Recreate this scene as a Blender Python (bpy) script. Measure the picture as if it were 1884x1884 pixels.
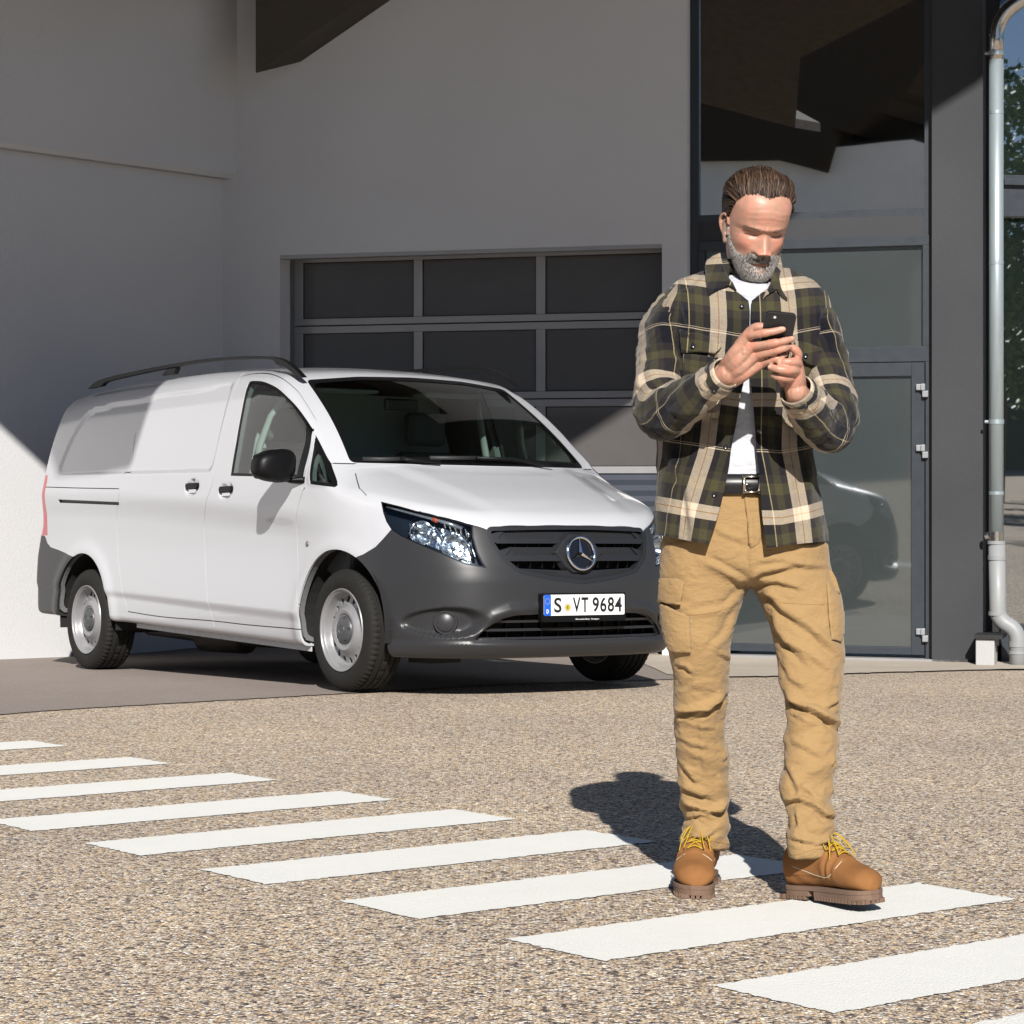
import bpy, bmesh, math, random
import numpy as np
from mathutils import Vector, Matrix
R_ = math.radians
scene = bpy.context.scene
for o in list(bpy.data.objects): bpy.data.objects.remove(o)
random.seed(7); rng = np.random.default_rng(7)
# ------------------------------------------------------------------ camera, sky, sun, exposure
FOC, CX, YH, CAMZ = 4294.0, 942.0, 870.0, 1.341      # focal length in photo pixels, principal point, eye height above the building's foot
cam_d = bpy.data.cameras.new('camera'); cam = bpy.data.objects.new('camera', cam_d); scene.collection.objects.link(cam)
cam.location = (0, 0, CAMZ); cam.rotation_euler = (R_(90), 0, 0)
cam_d.sensor_width = 36; cam_d.lens = FOC/1884*36; cam_d.shift_y = -(942-YH)/1884; cam_d.clip_end = 600; cam_d.clip_start = .1
scene.camera = cam
SUN = Vector((-.08, 1.58, -1.0)).normalized()         # the way the light travels
world = bpy.data.worlds.new("World"); scene.world = world; world.use_nodes = True
wn = world.node_tree; bg = wn.nodes['Background']
sky = wn.nodes.new('ShaderNodeTexSky'); sky.sky_type = 'NISHITA'; sky.sun_disc = False
sky.sun_elevation = math.asin(-SUN.z); sky.sun_rotation = math.atan2(-SUN.x, -SUN.y)
sky.altitude = 900; sky.air_density = .75; sky.dust_density = .3; sky.ozone_density = 1.2
wn.links.new(sky.outputs[0], bg.inputs[0]); bg.inputs[1].default_value = .05
sd = bpy.data.lights.new('sun', 'SUN'); sd.energy = 5.0; sd.angle = R_(.5); sd.color = (1, .96, .905)
sun = bpy.data.objects.new('sun', sd); scene.collection.objects.link(sun); sun.rotation_euler = SUN.to_track_quat('-Z', 'Y').to_euler(); sun.location = (0, -20, 20)
scene.view_settings.view_transform = 'Standard'; scene.view_settings.look = 'None'; scene.view_settings.gamma = 1
scene.view_settings.exposure = 0.5
scene.cycles.max_bounces = 8; scene.cycles.diffuse_bounces = 1
# ------------------------------------------------------------------ helpers
def tag(o, label=None, cat=None, group=None, kind=None):
    if label: o['label'] = label
    if cat: o['category'] = cat
    if group: o['group'] = group
    if kind: o['kind'] = kind
    return o
def link(name, me, parent=None, mat=None, smooth=False):
    o = bpy.data.objects.new(name, me); scene.collection.objects.link(o)
    if parent is not None: o.parent = parent
    if mat is not None:
        me.materials.clear(); me.materials.append(mat)
    if smooth: me.polygons.foreach_set('use_smooth', [True]*len(me.polygons))
    me.name = name
    return o
def empty(name, loc=(0,0,0), parent=None):
    o = bpy.data.objects.new(name, None); scene.collection.objects.link(o); o.location = loc; o.parent = parent; o.empty_display_size = .2
    return o
def mesh(verts, faces, name='m'):
    me = bpy.data.meshes.new(name); me.from_pydata([tuple(map(float, v)) for v in verts], [], [tuple(int(i) for i in f) for f in faces]); me.update(); return me
class MB:
    """collects boxes, prisms, tubes and lathes into one mesh"""
    def __init__(s): s.v = []; s.f = []
    def add(s, v, f):
        n = len(s.v); s.v += [tuple(map(float, p)) for p in v]; s.f += [tuple(n+int(i) for i in q) for q in f]; return s
    def box(s, a, b, fn=None):
        (x0,y0,z0),(x1,y1,z1) = a,b
        v = [(x0,y0,z0),(x1,y0,z0),(x1,y1,z0),(x0,y1,z0),(x0,y0,z1),(x1,y0,z1),(x1,y1,z1),(x0,y1,z1)]
        if fn: v = [fn(*p) for p in v]
        return s.add(v, [(0,3,2,1),(4,5,6,7),(0,1,5,4),(1,2,6,5),(2,3,7,6),(3,0,4,7)])
    def prism(s, p0, p1):
        """solid between two matching 3-D loops"""
        n = len(p0)
        return s.add(list(p0)+list(p1), [tuple(range(n))[::-1], tuple(range(n,2*n))]+[(i,(i+1)%n,n+(i+1)%n,n+i) for i in range(n)])
    def tube(s, pts, r, n=10, cap=True, flat=None):
        """sweep along points; r number or list; flat=(a,b) scales of the two section axes"""
        pts = [Vector(p) for p in pts]; m = len(pts); rs = r if hasattr(r,'__len__') else [r]*m
        fa, fb = flat or (1,1); base = len(s.v); up = None
        for i,p in enumerate(pts):
            t = (pts[min(i+1,m-1)]-pts[max(i-1,0)]).normalized()
            if up is None:
                up = Vector((0,0,1)) if abs(t.z) < .9 else Vector((0,1,0))
            a = t.cross(up).normalized(); b = a.cross(t).normalized(); up = b
            for k in range(n):
                w = 2*math.pi*k/n; s.v.append(tuple(p + a*(math.cos(w)*rs[i]*fa) + b*(math.sin(w)*rs[i]*fb)))
        for i in range(m-1):
            for k in range(n):
                s.f.append((base+i*n+k, base+i*n+(k+1)%n, base+(i+1)*n+(k+1)%n, base+(i+1)*n+k))
        if cap:
            s.f.append(tuple(base+k for k in range(n))[::-1]); s.f.append(tuple(base+(m-1)*n+k for k in range(n)))
        return s
    def lathe(s, prof, n=48, c=(0,0,0), closed=False):
        """profile (r, y) turned about the local Y axis"""
        base = len(s.v); m = len(prof)
        for (r,y) in prof:
            for k in range(n):
                w = 2*math.pi*k/n; s.v.append((c[0]+r*math.cos(w), c[1]+y, c[2]+r*math.sin(w)))
        for i in range(m if closed else m-1):
            j = (i+1)%m
            for k in range(n):
                s.f.append((base+i*n+k, base+i*n+(k+1)%n, base+j*n+(k+1)%n, base+j*n+k))
        if not closed:
            s.f.append(tuple(base+k for k in range(n))[::-1]); s.f.append(tuple(base+(m-1)*n+k for k in range(n)))
        return s
    def me(s, fix=True):
        me = mesh(s.v, s.f)
        if fix:
            bm = bmesh.new(); bm.from_mesh(me); bmesh.ops.recalc_face_normals(bm, faces=bm.faces); bm.to_mesh(me); bm.free()
        return me
    def build(s, name, mat, parent=None, smooth=False, bevel=0, autosmooth=None):
        o = link(name, s.me(), parent, mat, smooth)
        if bevel: b = o.modifiers.new('b','BEVEL'); b.width = bevel; b.segments = 2; b.limit_method = 'ANGLE'; b.angle_limit = R_(35)
        if autosmooth: sharp(o.data, autosmooth)
        return o
def sharp(me, deg=35):
    """smooth shading with edges beyond an angle kept sharp"""
    me.polygons.foreach_set('use_smooth', [True]*len(me.polygons))
    bm = bmesh.new(); bm.from_mesh(me)
    for e in bm.edges:
        if len(e.link_faces) == 2 and e.calc_face_angle(0) > R_(deg): e.smooth = False
    bm.to_mesh(me); bm.free()
def bake(o):
    dg = bpy.context.evaluated_depsgraph_get(); dg.update()
    return bpy.data.meshes.new_from_object(o.evaluated_get(dg))
def boolean(a, b, op='DIFFERENCE', solver='MANIFOLD'):
    """a, b meshes -> new mesh"""
    oa = bpy.data.objects.new('tmp_a', a); ob = bpy.data.objects.new('tmp_b', b)
    scene.collection.objects.link(oa); scene.collection.objects.link(ob)
    m = oa.modifiers.new('x','BOOLEAN'); m.operation = op; m.object = ob; m.solver = solver
    r = bake(oa)
    bpy.data.objects.remove(oa); bpy.data.objects.remove(ob)
    return r
def recalc(me):
    bm = bmesh.new(); bm.from_mesh(me); bmesh.ops.recalc_face_normals(bm, faces=bm.faces); bm.to_mesh(me); bm.free(); return me
# ------------------------------------------------------------------ materials
MATS = {}
class NT:
    def __init__(s, name):
        s.m = bpy.data.materials.new(name); s.m.use_nodes = True; s.t = s.m.node_tree; s.b = s.t.nodes['Principled BSDF']; MATS[name] = s.m
    def n(s, typ, **kw):
        nd = s.t.nodes.new('ShaderNode'+typ)
        for k,v in kw.items():
            if k.startswith('i_'):
                k = k[2:]; nd.inputs[int(k) if k.isdigit() else k.replace('_',' ')].default_value = v
            else: setattr(nd, k, v)
        return nd
    def l(s, a, b): s.t.links.new(a, b)
    def set(s, **kw):
        for k,v in kw.items(): s.b.inputs[k.replace('_',' ')].default_value = v
        return s
    def coord(s, scale=(1,1,1), out='Object'):
        tc = s.n('TexCoord'); mp = s.n('Mapping'); mp.inputs['Scale'].default_value = scale; s.l(tc.outputs[out], mp.inputs[0]); return mp.outputs[0]
    def noise(s, vec, scale, detail=4, rough=.5):
        n = s.n('TexNoise'); n.inputs['Scale'].default_value = scale; n.inputs['Detail'].default_value = detail; n.inputs['Roughness'].default_value = rough; s.l(vec, n.inputs['Vector']); return n.outputs['Fac']
    def ramp(s, fac, stops, interp='LINEAR'):
        r = s.n('ValToRGB'); r.color_ramp.interpolation = interp; e = r.color_ramp.elements
        while len(e) < len(stops): e.new(.5)
        for i,(p,c) in enumerate(stops): e[i].position = p; e[i].color = (*c, 1) if len(c) == 3 else c
        s.l(fac, r.inputs[0]); return r.outputs[0]
    def mix(s, fac, a, b, blend='MIX'):
        m = s.n('Mix', data_type='RGBA', blend_type=blend)
        for k,v in ((0,fac),(6,a),(7,b)):
            if hasattr(v,'links') or hasattr(v,'is_linked'): s.l(v, m.inputs[k])
            else: m.inputs[k].default_value = v if k == 0 else ((*v,1) if len(v) == 3 else v)
        return m.outputs[2]
    def math(s, op, a, b=0, clamp=False):
        m = s.n('Math', operation=op, use_clamp=clamp)
        for k,v in ((0,a),(1,b)):
            if hasattr(v,'is_linked'): s.l(v, m.inputs[k])
            else: m.inputs[k].default_value = v
        return m.outputs[0]
    def bump(s, h, strength=.3, dist=.01, prev=None):
        b = s.n('Bump'); b.inputs['Strength'].default_value = strength; b.inputs['Distance'].default_value = dist; s.l(h, b.inputs['Height'])
        if prev is not None: s.l(prev, b.inputs['Normal'])
        s.l(b.outputs[0], s.b.inputs['Normal']); return b.outputs[0]
def simple(name, col, rough=.5, metal=0, **kw):
    t = NT(name); t.set(Base_Color=(*col,1), Roughness=rough, Metallic=metal, **kw); return t.m
def worn(name, col, rough=.5, metal=0, amt=.12, scale=8, bump=0, bscale=200, **kw):
    """a colour with slight real-world variation"""
    t = NT(name); t.set(Roughness=rough, Metallic=metal, **kw); c = t.coord()
    n = t.noise(c, scale, 6, .6)
    t.l(t.mix(n, tuple(max(0,x*(1-amt)) for x in col), tuple(x*(1+amt) for x in col)), t.b.inputs['Base Color'])
    t.l(t.math('ADD', t.math('MULTIPLY', t.noise(c, scale*4, 4), .2), rough-.1, True), t.b.inputs['Roughness'])
    if bump: t.bump(t.noise(c, bscale, 3, .6), bump, .002)
    return t.m
# ------------------------------------------------------------------ ground
def smooth01(t): t = np.clip(t, 0, 1); return t*t*(3-2*t)
FN = (1+.308**2)**.5; F0 = 17.403                     # the facade plane: Y = F0 - .308 X
def ground_z(x, y):
    """height of the ground above the building's foot: falls gently towards the building"""
    x = np.asarray(x, float); y = np.asarray(y, float)
    a = -.84-.0256*y; b = -.6731-.0392*y
    w = smooth01((y-11.2)/2.1); z = a*(1-w)+b*w
    d = (F0-.308*x-y)/FN
    w = smooth01(1-d/1.6)
    return z*(1-w)+(-1.341)*w + CAMZ
def gpt(px, py, tries=30):
    """point of the ground under a photo pixel"""
    u = (px-CX)/FOC; v = (py-YH)/FOC; Y = 8.
    for _ in range(tries):
        z = float(ground_z(u*Y, Y))-CAMZ; Y += (-z/v-Y)*.7
    return Vector((u*Y, Y, float(ground_z(u*Y, Y))))
def sheet(poly, lift, nx=1, step=.25):
    """ground-following sheet over a polygon given in (x, y)"""
    bm = bmesh.new(); f = bm.faces.new([bm.verts.new((p[0], p[1], 0)) for p in poly])
    xs = [p[0] for p in poly]; ys = [p[1] for p in poly]
    for ax,(lo,hi) in ((0,(min(xs),max(xs))),(1,(min(ys),max(ys)))):
        v = math.ceil(lo/step)*step
        while v < hi:
            if v > lo:
                bmesh.ops.bisect_plane(bm, geom=bm.verts[:]+bm.edges[:]+bm.faces[:], plane_co=(v,0,0) if ax == 0 else (0,v,0), plane_no=(1,0,0) if ax == 0 else (0,1,0))
            v += step
    for v in bm.verts: v.co.z = float(ground_z(v.co.x, v.co.y))+lift
    bmesh.ops.recalc_face_normals(bm, faces=bm.faces)
    if sum(f.normal.z for f in bm.faces) < 0: bmesh.ops.reverse_faces(bm, faces=bm.faces)
    me = bpy.data.meshes.new('sheet'); bm.to_mesh(me); bm.free(); return me
def stones(t, c, scale):
    v = t.n('TexVoronoi', feature='F1'); v.inputs['Scale'].default_value = scale; v.inputs['Randomness'].default_value = 1; t.l(c, v.inputs['Vector'])
    e = t.n('TexVoronoi', feature='DISTANCE_TO_EDGE'); e.inputs['Scale'].default_value = scale; e.inputs['Randomness'].default_value = 1; t.l(c, e.inputs['Vector'])
    sep = t.n('SeparateColor'); t.l(v.outputs['Color'], sep.inputs[0])
    return sep, e.outputs['Distance'], v.outputs['Distance']
def gravel_mat():
    t = NT('exposed_aggregate'); c = t.coord(out='Object')
    sep, e, d = stones(t, c, 122)
    col = t.ramp(sep.outputs[0], [(0,(.05,.045,.052)),(.13,(.15,.13,.13)),(.26,(.33,.27,.22)),(.40,(.58,.47,.34)),(.55,(.64,.54,.41)),(.68,(.72,.63,.49)),(.80,(.48,.42,.38)),(.90,(.86,.80,.68)),(1,(.92,.89,.82))], 'LINEAR')
    hue = t.ramp(sep.outputs[1], [(0,(.86,.9,1)),(.5,(1,1,1)),(.8,(1.0,.94,.84)),(1,(1.04,.86,.66))])
    col = t.mix(1.0, col, hue, 'MULTIPLY'); col = t.mix(1.0, col, (1.27,1.245,1.21), 'MULTIPLY')
    big = t.noise(c, .7, 5, .6)
    col = t.mix(t.ramp(big, [(.3,(0,0,0)),(.7,(1,1,1))]), t.mix(1.0, col, (.86,.85,.86), 'MULTIPLY'), t.mix(1.0, col, (1.08,1.05,1.0), 'MULTIPLY'))
    gap = t.ramp(e, [(0,(0,0,0)),(.10,(1,1,1))])
    col = t.mix(gap, (.075,.062,.052), col)
    t.l(col, t.b.inputs['Base Color']); t.set(Roughness=.75)
    t.b.inputs['Specular IOR Level'].default_value = .35
    h = t.math('MINIMUM', e, .35)
    h = t.math('ADD', h, t.math('MULTIPLY', sep.outputs[2], .5))
    t.bump(h, .9, .006)
    return t.m
def paint_mat():
    t = NT('road_paint'); c = t.coord(out='Object')
    sep, e, d = stones(t, c, 122)
    n = t.noise(c, 5, 6, .7); fine = t.noise(c, 160, 3, .6)
    wear = t.math('ADD', t.math('MULTIPLY', sep.outputs[0], .55), t.math('MULTIPLY', n, .9))
    m = t.ramp(wear, [(1.0,(0,0,0)),(1.06,(1,1,1))])
    white = t.mix(n, (.78,.78,.735), (.88,.875,.83)); white = t.mix(t.math('MULTIPLY', fine, .25), white, (.60,.58,.52))
    stone = t.ramp(sep.outputs[1], [(0,(.1,.09,.09)),(.5,(.36,.28,.18)),(1,(.5,.42,.32))])
    t.l(t.mix(m, white, stone), t.b.inputs['Base Color']); t.set(Roughness=.7)
    t.bump(t.math('ADD', t.math('MINIMUM', e, .3), t.math('MULTIPLY', sep.outputs[2], .35)), .55, .004)
    return t.m
def asphalt_mat():
    t = NT('driveway_asphalt'); c = t.coord(out='Object')
    sep, e, d = stones(t, c, 160); n = t.noise(c, 1.3, 7, .65); n2 = t.noise(c, 9, 5, .6)
    col = t.mix(n, (.20,.165,.148), (.29,.245,.218)); col = t.mix(t.math('MULTIPLY', n2, .35), col, (.16,.135,.12))
    col = t.mix(t.ramp(sep.outputs[0], [(.8,(0,0,0)),(1,(.6,.6,.6))]), col, (.40,.35,.31))
    t.l(col, t.b.inputs['Base Color']); t.set(Roughness=.85); t.bump(t.math('ADD', e, t.math('MULTIPLY', sep.outputs[2], .3)), .35, .003)
    return t.m
def apron_mat():
    t = NT('pale_concrete'); c = t.coord(out='Object'); n = t.noise(c, 2.2, 8, .7); n2 = t.noise(c, 60, 4, .7)
    col = t.mix(n, (.33,.28,.225), (.56,.50,.42)); col = t.mix(t.math('MULTIPLY', n2, .4), col, (.32,.27,.22))
    t.l(col, t.b.inputs['Base Color']); t.set(Roughness=.85); t.bump(n2, .3, .003); return t.m
def fac_xy(t, d=0):
    """facade coordinate t (metres to the right along the wall), d metres in front of it -> x, y"""
    return (t/FN - .308/FN*d, F0 - .308*t/FN - d/FN)
def fac_t(px, d=0):
    """t at a photo column for a point d metres in front of the facade"""
    u = (px-CX)/FOC
    return FN*(u*(F0-d/FN)+.308/FN*d)/(1+.308*u)
def fac_h(px, py, d=0):
    x, y = fac_xy(fac_t(px, d), d); return -(py-YH)/FOC*y + CAMZ
def ft(t, d, h):
    x, y = fac_xy(t, d); return (x, y, h)
GRAVEL, PAINT, ASPH, APRON = gravel_mat(), paint_mat(), asphalt_mat(), apron_mat()
# the ground reaches the horizon; finer steps where it is seen
xs = np.r_[-300,-120,-60,-30,-15,np.arange(-8,8.1,.5),15,30,60,120,300]; ys = np.r_[-300,-100,-40,-15,-5,np.arange(0,18.1,.25),19,22,30,60,300]
X, Y = np.meshgrid(xs, ys); Zg = ground_z(X, np.clip(Y, -60, 17.4)); Zg = np.where(Y > 17.4, ground_z(X, 17.4), Zg)
nx = len(xs); gv = np.stack([X, Y, Zg], -1).reshape(-1,3); gf = [(j*nx+i, j*nx+i+1, (j+1)*nx+i+1, (j+1)*nx+i) for j in range(len(ys)-1) for i in range(nx-1)]
tag(link('ground', mesh(gv, gf), None, GRAVEL, True), kind='structure', label='speckled tan and grey exposed aggregate forecourt', cat='ground')
# asphalt drive under the van and the pale strip at the foot of the glazed front
edge = [gpt(px, py) for px,py in ((-10,1317),(60,1311),(150,1305),(300,1296),(450,1288),(600,1279),(750,1271),(900,1262),(1050,1257),(1180,1253),(1262,1250))]
rr = random.Random(3); jag = []
for a,b in zip(edge, edge[1:]):
    n = 14
    for i in range(n): p = a.lerp(b, i/n); jag.append((p.x, p.y+rr.uniform(-.018,.018)))
jag.append((edge[-1].x, edge[-1].y))
pts = [(-14, jag[0][1]-2.4)]+jag+[(edge[-1].x+.05, F0-.308*1.3+.3), (-14, F0+5)]
tag(link('driveway', sheet(pts, .005), None, ASPH, True), kind='structure')
pr = [gpt(px, py) for px,py in ((1150,1214),(1196,1228),(1228,1243),(1330,1247),(1450,1246),(1560,1241),(1700,1237),(1884,1233),(2100,1231))]
jag2 = []
for a,b in zip(pr, pr[1:]):
    for i in range(12): p = a.lerp(b, i/12); jag2.append((p.x, p.y+rr.uniform(-.03,.03)))
tag(link('pavement', sheet(jag2+[(7, jag2[-1][1]), (7, F0-.308*7+.25), (jag2[0][0], F0-.308*jag2[0][0]+.05)], .009), None, APRON, True), kind='structure')
# crosswalk: ten white bars
bu = Vector((math.cos(R_(38.2)), math.sin(R_(38.2)))); bn = Vector((.6095,-.7928))
for k in range(-4, 7):
    o = Vector((-1.156+.3815*k, 6.305-.4965*k))+{-2:Vector((-.043,.085)),-3:Vector((-.105,.157)),-4:Vector((-.247,.343)), 5:Vector((-.02,.12))}.get(k, Vector((0,0))); L_, W_ = 1.245, .312; rr = random.Random(k); pl = []
    if k == -4: L_ = 1.26
    for a,b in ((o,o+bu*L_),(o+bu*L_,o+bu*L_+bn*W_),(o+bu*L_+bn*W_,o+bn*W_),(o+bn*W_,o)):
        n = int((b-a).length/.012)
        for i in range(n):
            p = a.lerp(b, i/n); pl.append((p.x+rr.uniform(-.0055,.0055), p.y+rr.uniform(-.0055,.0055)))
    tag(link('crosswalk_stripe', sheet(pl, .0022, step=1.0), None, PAINT, True), kind='structure')
# ------------------------------------------------------------------ building
def plaster(name, a, b, bs=.35):
    t = NT(name); c = t.coord(); n = t.noise(c, 1.1, 6, .6); f = t.noise(c, 95, 4, .7)
    t.l(t.mix(n, a, b), t.b.inputs['Base Color']); t.set(Roughness=.9); t.b.inputs['Specular IOR Level'].default_value = .2
    t.bump(f, bs*1.6, .006); return t.m
WHITEP = plaster('white_render', (.60,.60,.61), (.66,.66,.67)); GREYP = plaster('anthracite_render', (.038,.040,.045), (.066,.068,.073), .25)
WOOD = NT('dark_timber'); _c = WOOD.coord((1,1,6)); _n = WOOD.noise(_c, 6, 8, .65); WOOD.l(WOOD.mix(_n, (.022,.017,.012), (.06,.048,.036)), WOOD.b.inputs['Base Color']); WOOD.set(Roughness=.8, Specular_IOR_Level=.05); WOOD.bump(_n, .3, .004); WOOD = WOOD.m
ALU = worn('anodised_aluminium', (.34,.34,.35), .42, .35, .06, 3)
ALUD = worn('anthracite_frame', (.028,.034,.043), .42, 0, .08, 4)
SEAL = simple('black_seal', (.012,.012,.013), .6)
RIB = worn('ribbed_panel_paint', (.036,.043,.060), .5, 0, .06, 3)
def glass_mat(name, tint, refl, rough, dirt=.05):
    """coated pane: dark body colour plus a mirror coat"""
    t = NT(name); c = t.coord(); n = t.noise(c, 1.7, 7, .7)
    t.l(t.mix(n, tuple(x*.8 for x in tint), tuple(x*1.25 for x in tint)), t.b.inputs['Base Color'])
    t.set(Roughness=.5); t.b.inputs['Specular IOR Level'].default_value = .1
    g = t.n('BsdfGlossy'); g.inputs['Roughness'].default_value = rough; g.inputs['Color'].default_value = (.92,.96,1,1)
    w = t.noise(c, .9, 2, .4); b = t.n('Bump'); b.inputs['Strength'].default_value = .02; b.inputs['Distance'].default_value = .02; t.l(w, b.inputs['Height']); t.l(b.outputs[0], g.inputs['Normal'])
    fr = t.n('LayerWeight'); fr.inputs['Blend'].default_value = .35
    f = t.math('MULTIPLY', t.math('POWER', fr.outputs['Facing'], 3), .7); f = t.math('ADD', f, refl, True)
    m = t.n('MixShader'); t.l(f, m.inputs[0]); t.l(t.b.outputs[0], m.inputs[1]); t.l(g.outputs[0], m.inputs[2])
    t.l(m.outputs[0], t.t.nodes['Material Output'].inputs[0]); return t.m
G_UP = glass_mat('upper_window_glass', (.006,.007,.008), .85, .012)
G_DOOR = glass_mat('satin_door_glass', (.036,.044,.044), .17, .03)
G_GAR = glass_mat('garage_pane_acrylic', (.090,.084,.082), .07, .10)
G_SIDE = glass_mat('curtain_wall_glass', (.006,.010,.010), .5, .012)

B = empty('building', (0, F0, 0)); tag(B, 'white rendered commercial building with a glazed garage door and a dark glazed entrance bay', 'building')
Bi = Matrix.Translation((0,-F0,0))
def bpart(mb, name, mat, parent=B, **kw):
    """facade part; vertices given in world space"""
    off = Vector((0,F0,0))
    mb.v = [tuple(Vector(p)-off) for p in mb.v]
    return mb.build(name, mat, parent, **kw)
def fbox(mb, t0, t1, h0, h1, d0, d1):
    """box on the facade: along, up, out of the wall"""
    v = [ft(t,d,h) for h in (h0,h1) for (t,d) in ((t0,d0),(t1,d0),(t1,d1),(t0,d1))]
    return mb.add(v, [(0,3,2,1),(4,5,6,7),(0,1,5,4),(1,2,6,5),(2,3,7,6),(3,0,4,7)])
def bbox(mb, x0, x1, y0, y1, d0, d1, d=0):
    """the same from photo columns/rows measured at depth d"""
    xm = (x0+x1)/2
    return fbox(mb, fac_t(x0,d), fac_t(x1,d), fac_h(xm,y1,d), fac_h(xm,y0,d), d0, d1)
tC = fac_t(436); tG0, tG1 = fac_t(515), fac_t(1218); tW = fac_t(1264); hG = fac_h(866, 459)
# front wall with the garage opening
m = MB(); fbox(m, fac_t(404), tG0, -.4, 8, -.35, 0); fbox(m, tG0, tG1, hG, 8, -.35, 0); fbox(m, tG1, tW, -.4, 8, -.35, 0)
bpart(m, 'wall', WHITEP)
# angled wall on the left: the upper part oversails the lower one, its soffit catches the light
tL = fac_t(410)
ldir = Vector((-.797, -1)).normalized(); lnor = Vector((-ldir.y, ldir.x)); lnor = lnor if lnor.y < 0 else -lnor
def lw(t, a, d, h): x, y = fac_xy(t, 0); p = Vector((x,y))+ldir*a+lnor*d; return (p.x, p.y, h)
cx_, cy_ = fac_xy(tC, 0); hl = -(321-YH)/FOC*cy_+CAMZ
def lwall(t, h0, h1, a0): 
    m = MB(); v = [lw(t,a,d,h) for h in (h0,h1) for (a,d) in ((a0,0),(9,0),(9,-.4),(a0-.4,-.4))]
    return m.add(v, [(0,3,2,1),(4,5,6,7),(0,1,5,4),(1,2,6,5),(2,3,7,6),(3,0,4,7)])
bpart(lwall(tC, hl, 8, 0), 'upper_side_wall', WHITEP); bpart(lwall(tL, -.4, hl-.002, -.05), 'side_wall', WHITEP)
_a, _b = Vector(lw(tC,0,0,0)[:2]), Vector(lw(tL,0,0,0)[:2]); dlt = abs((_a-_b).dot(lnor))
m = MB(); v = [lw(tC,a,d,h) for a in (0,9) for (d,h) in ((.0,hl-.0005),(-.25,hl-.0005),(-.25,hl-.034),(-.034,hl-.034))]
m.add(v, [(0,1,2,3),(4,7,6,5),(0,4,5,1),(1,5,6,2),(2,6,7,3),(3,7,4,0)]); bpart(m, 'ledge_chamfer', WHITEP)
def lw_pt(px, py):
    """depth of the lower left wall under a pixel column"""
    x0, y0 = fac_xy(tL, 0); u = (px-CX)/FOC; return (y0-x0*ldir.y/ldir.x)/(1-u*ldir.y/ldir.x)
# garage door
GD = -.30
g = empty('garage_door', (0,0,0), B); tag(g)
cols = [(557,761),(777,986),(1003,1222)]
rows = []
def lerp(a,b,t): return a+(b-a)*t
# section boundaries as heights at the door plane
hs = [fac_h(866,y,GD) for y in (594,735,872,1008,1144,1230)]; hTop = fac_h(866,463,GD)
tD0, tD1 = fac_t(541,GD), fac_t(1236,GD); tcol = [(fac_t(a,GD), fac_t(b,GD)) for a,b in cols]
sec = [(hTop,hs[0]),(hs[0],hs[1]),(hs[1],hs[2])]
mf = MB(); rl = .045
for k,(a,b) in enumerate(sec):
    top, bot = a-.004, b+.004; r1 = .055 if k else .045
    fbox(mf, tD0, tD1, top-r1, top, GD-.04, GD); fbox(mf, tD0, tD1, bot, bot+.052, GD-.04, GD)
    xs_ = [tD0]+[v for c in tcol for v in c]+[tD1+.3]
    for i in range(0, 7, 2): 
        if xs_[i+1]-xs_[i] > .005: fbox(mf, xs_[i], min(xs_[i+1],tD1+.3), bot+.052, top-r1, GD-.04, GD-.0002)
bpart(mf, 'frame', ALU, g, bevel=.003)
for k,(a,b) in enumerate(sec):
    r1 = .055 if k else .045
    for (c0,c1) in tcol:
        mp = MB(); fbox(mp, c0+.001, c1-.001, b+.057, a-.004-r1-.001, GD-.03, GD-.018); bpart(mp, 'pane', G_GAR, g)
        mp = MB(); w = .007
        for q in ((c0,c0+w,b+.056,a-.004-r1),(c1-w,c1,b+.056,a-.004-r1),(c0+w,c1-w,b+.056,b+.056+w),(c0+w,c1-w,a-.004-r1-w,a-.004-r1)): fbox(mp, *q, GD-.02, GD-.012)
        bpart(mp, 'pane_seal', SEAL, g)
for (a,b) in ((hs[2],hs[3]),(hs[3],hs[4]),(hs[4],-.1)):
    mr = MB(); n = 14; prof = []
    for i in range(n+1):
        h = lerp(a-.004, b+.004, i/n); prof.append((h, 0 if i%2 else -.006)); 
    pl = [(GD-.04, a-.004)]+[(GD+dd, h) for h,dd in prof]+[(GD-.04, b+.004)]
    mr.prism([ft(tD0,d,h) for d,h in pl], [ft(tD1,d,h) for d,h in pl]); bpart(mr, 'ribbed_panel', RIB, g)
m = MB(); fbox(m, tG0-.0, fac_t(541,GD)-.035, -.05, hG, GD-.05, GD+.10); bpart(m, 'guide_rail', worn('zinc_guide', (.20,.23,.25), .45, .3), g)
m = MB(); fbox(m, tG0-.01, tG1+.5, -.2, hG+.1, -.42, -.352); bpart(m, 'dark_backing', SEAL, g)
m = MB(); fbox(m, tG0, tG1, hG-.03, hG-.0005, -.10, -.004); bpart(m, 'lintel_trim', ALU, g)
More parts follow.
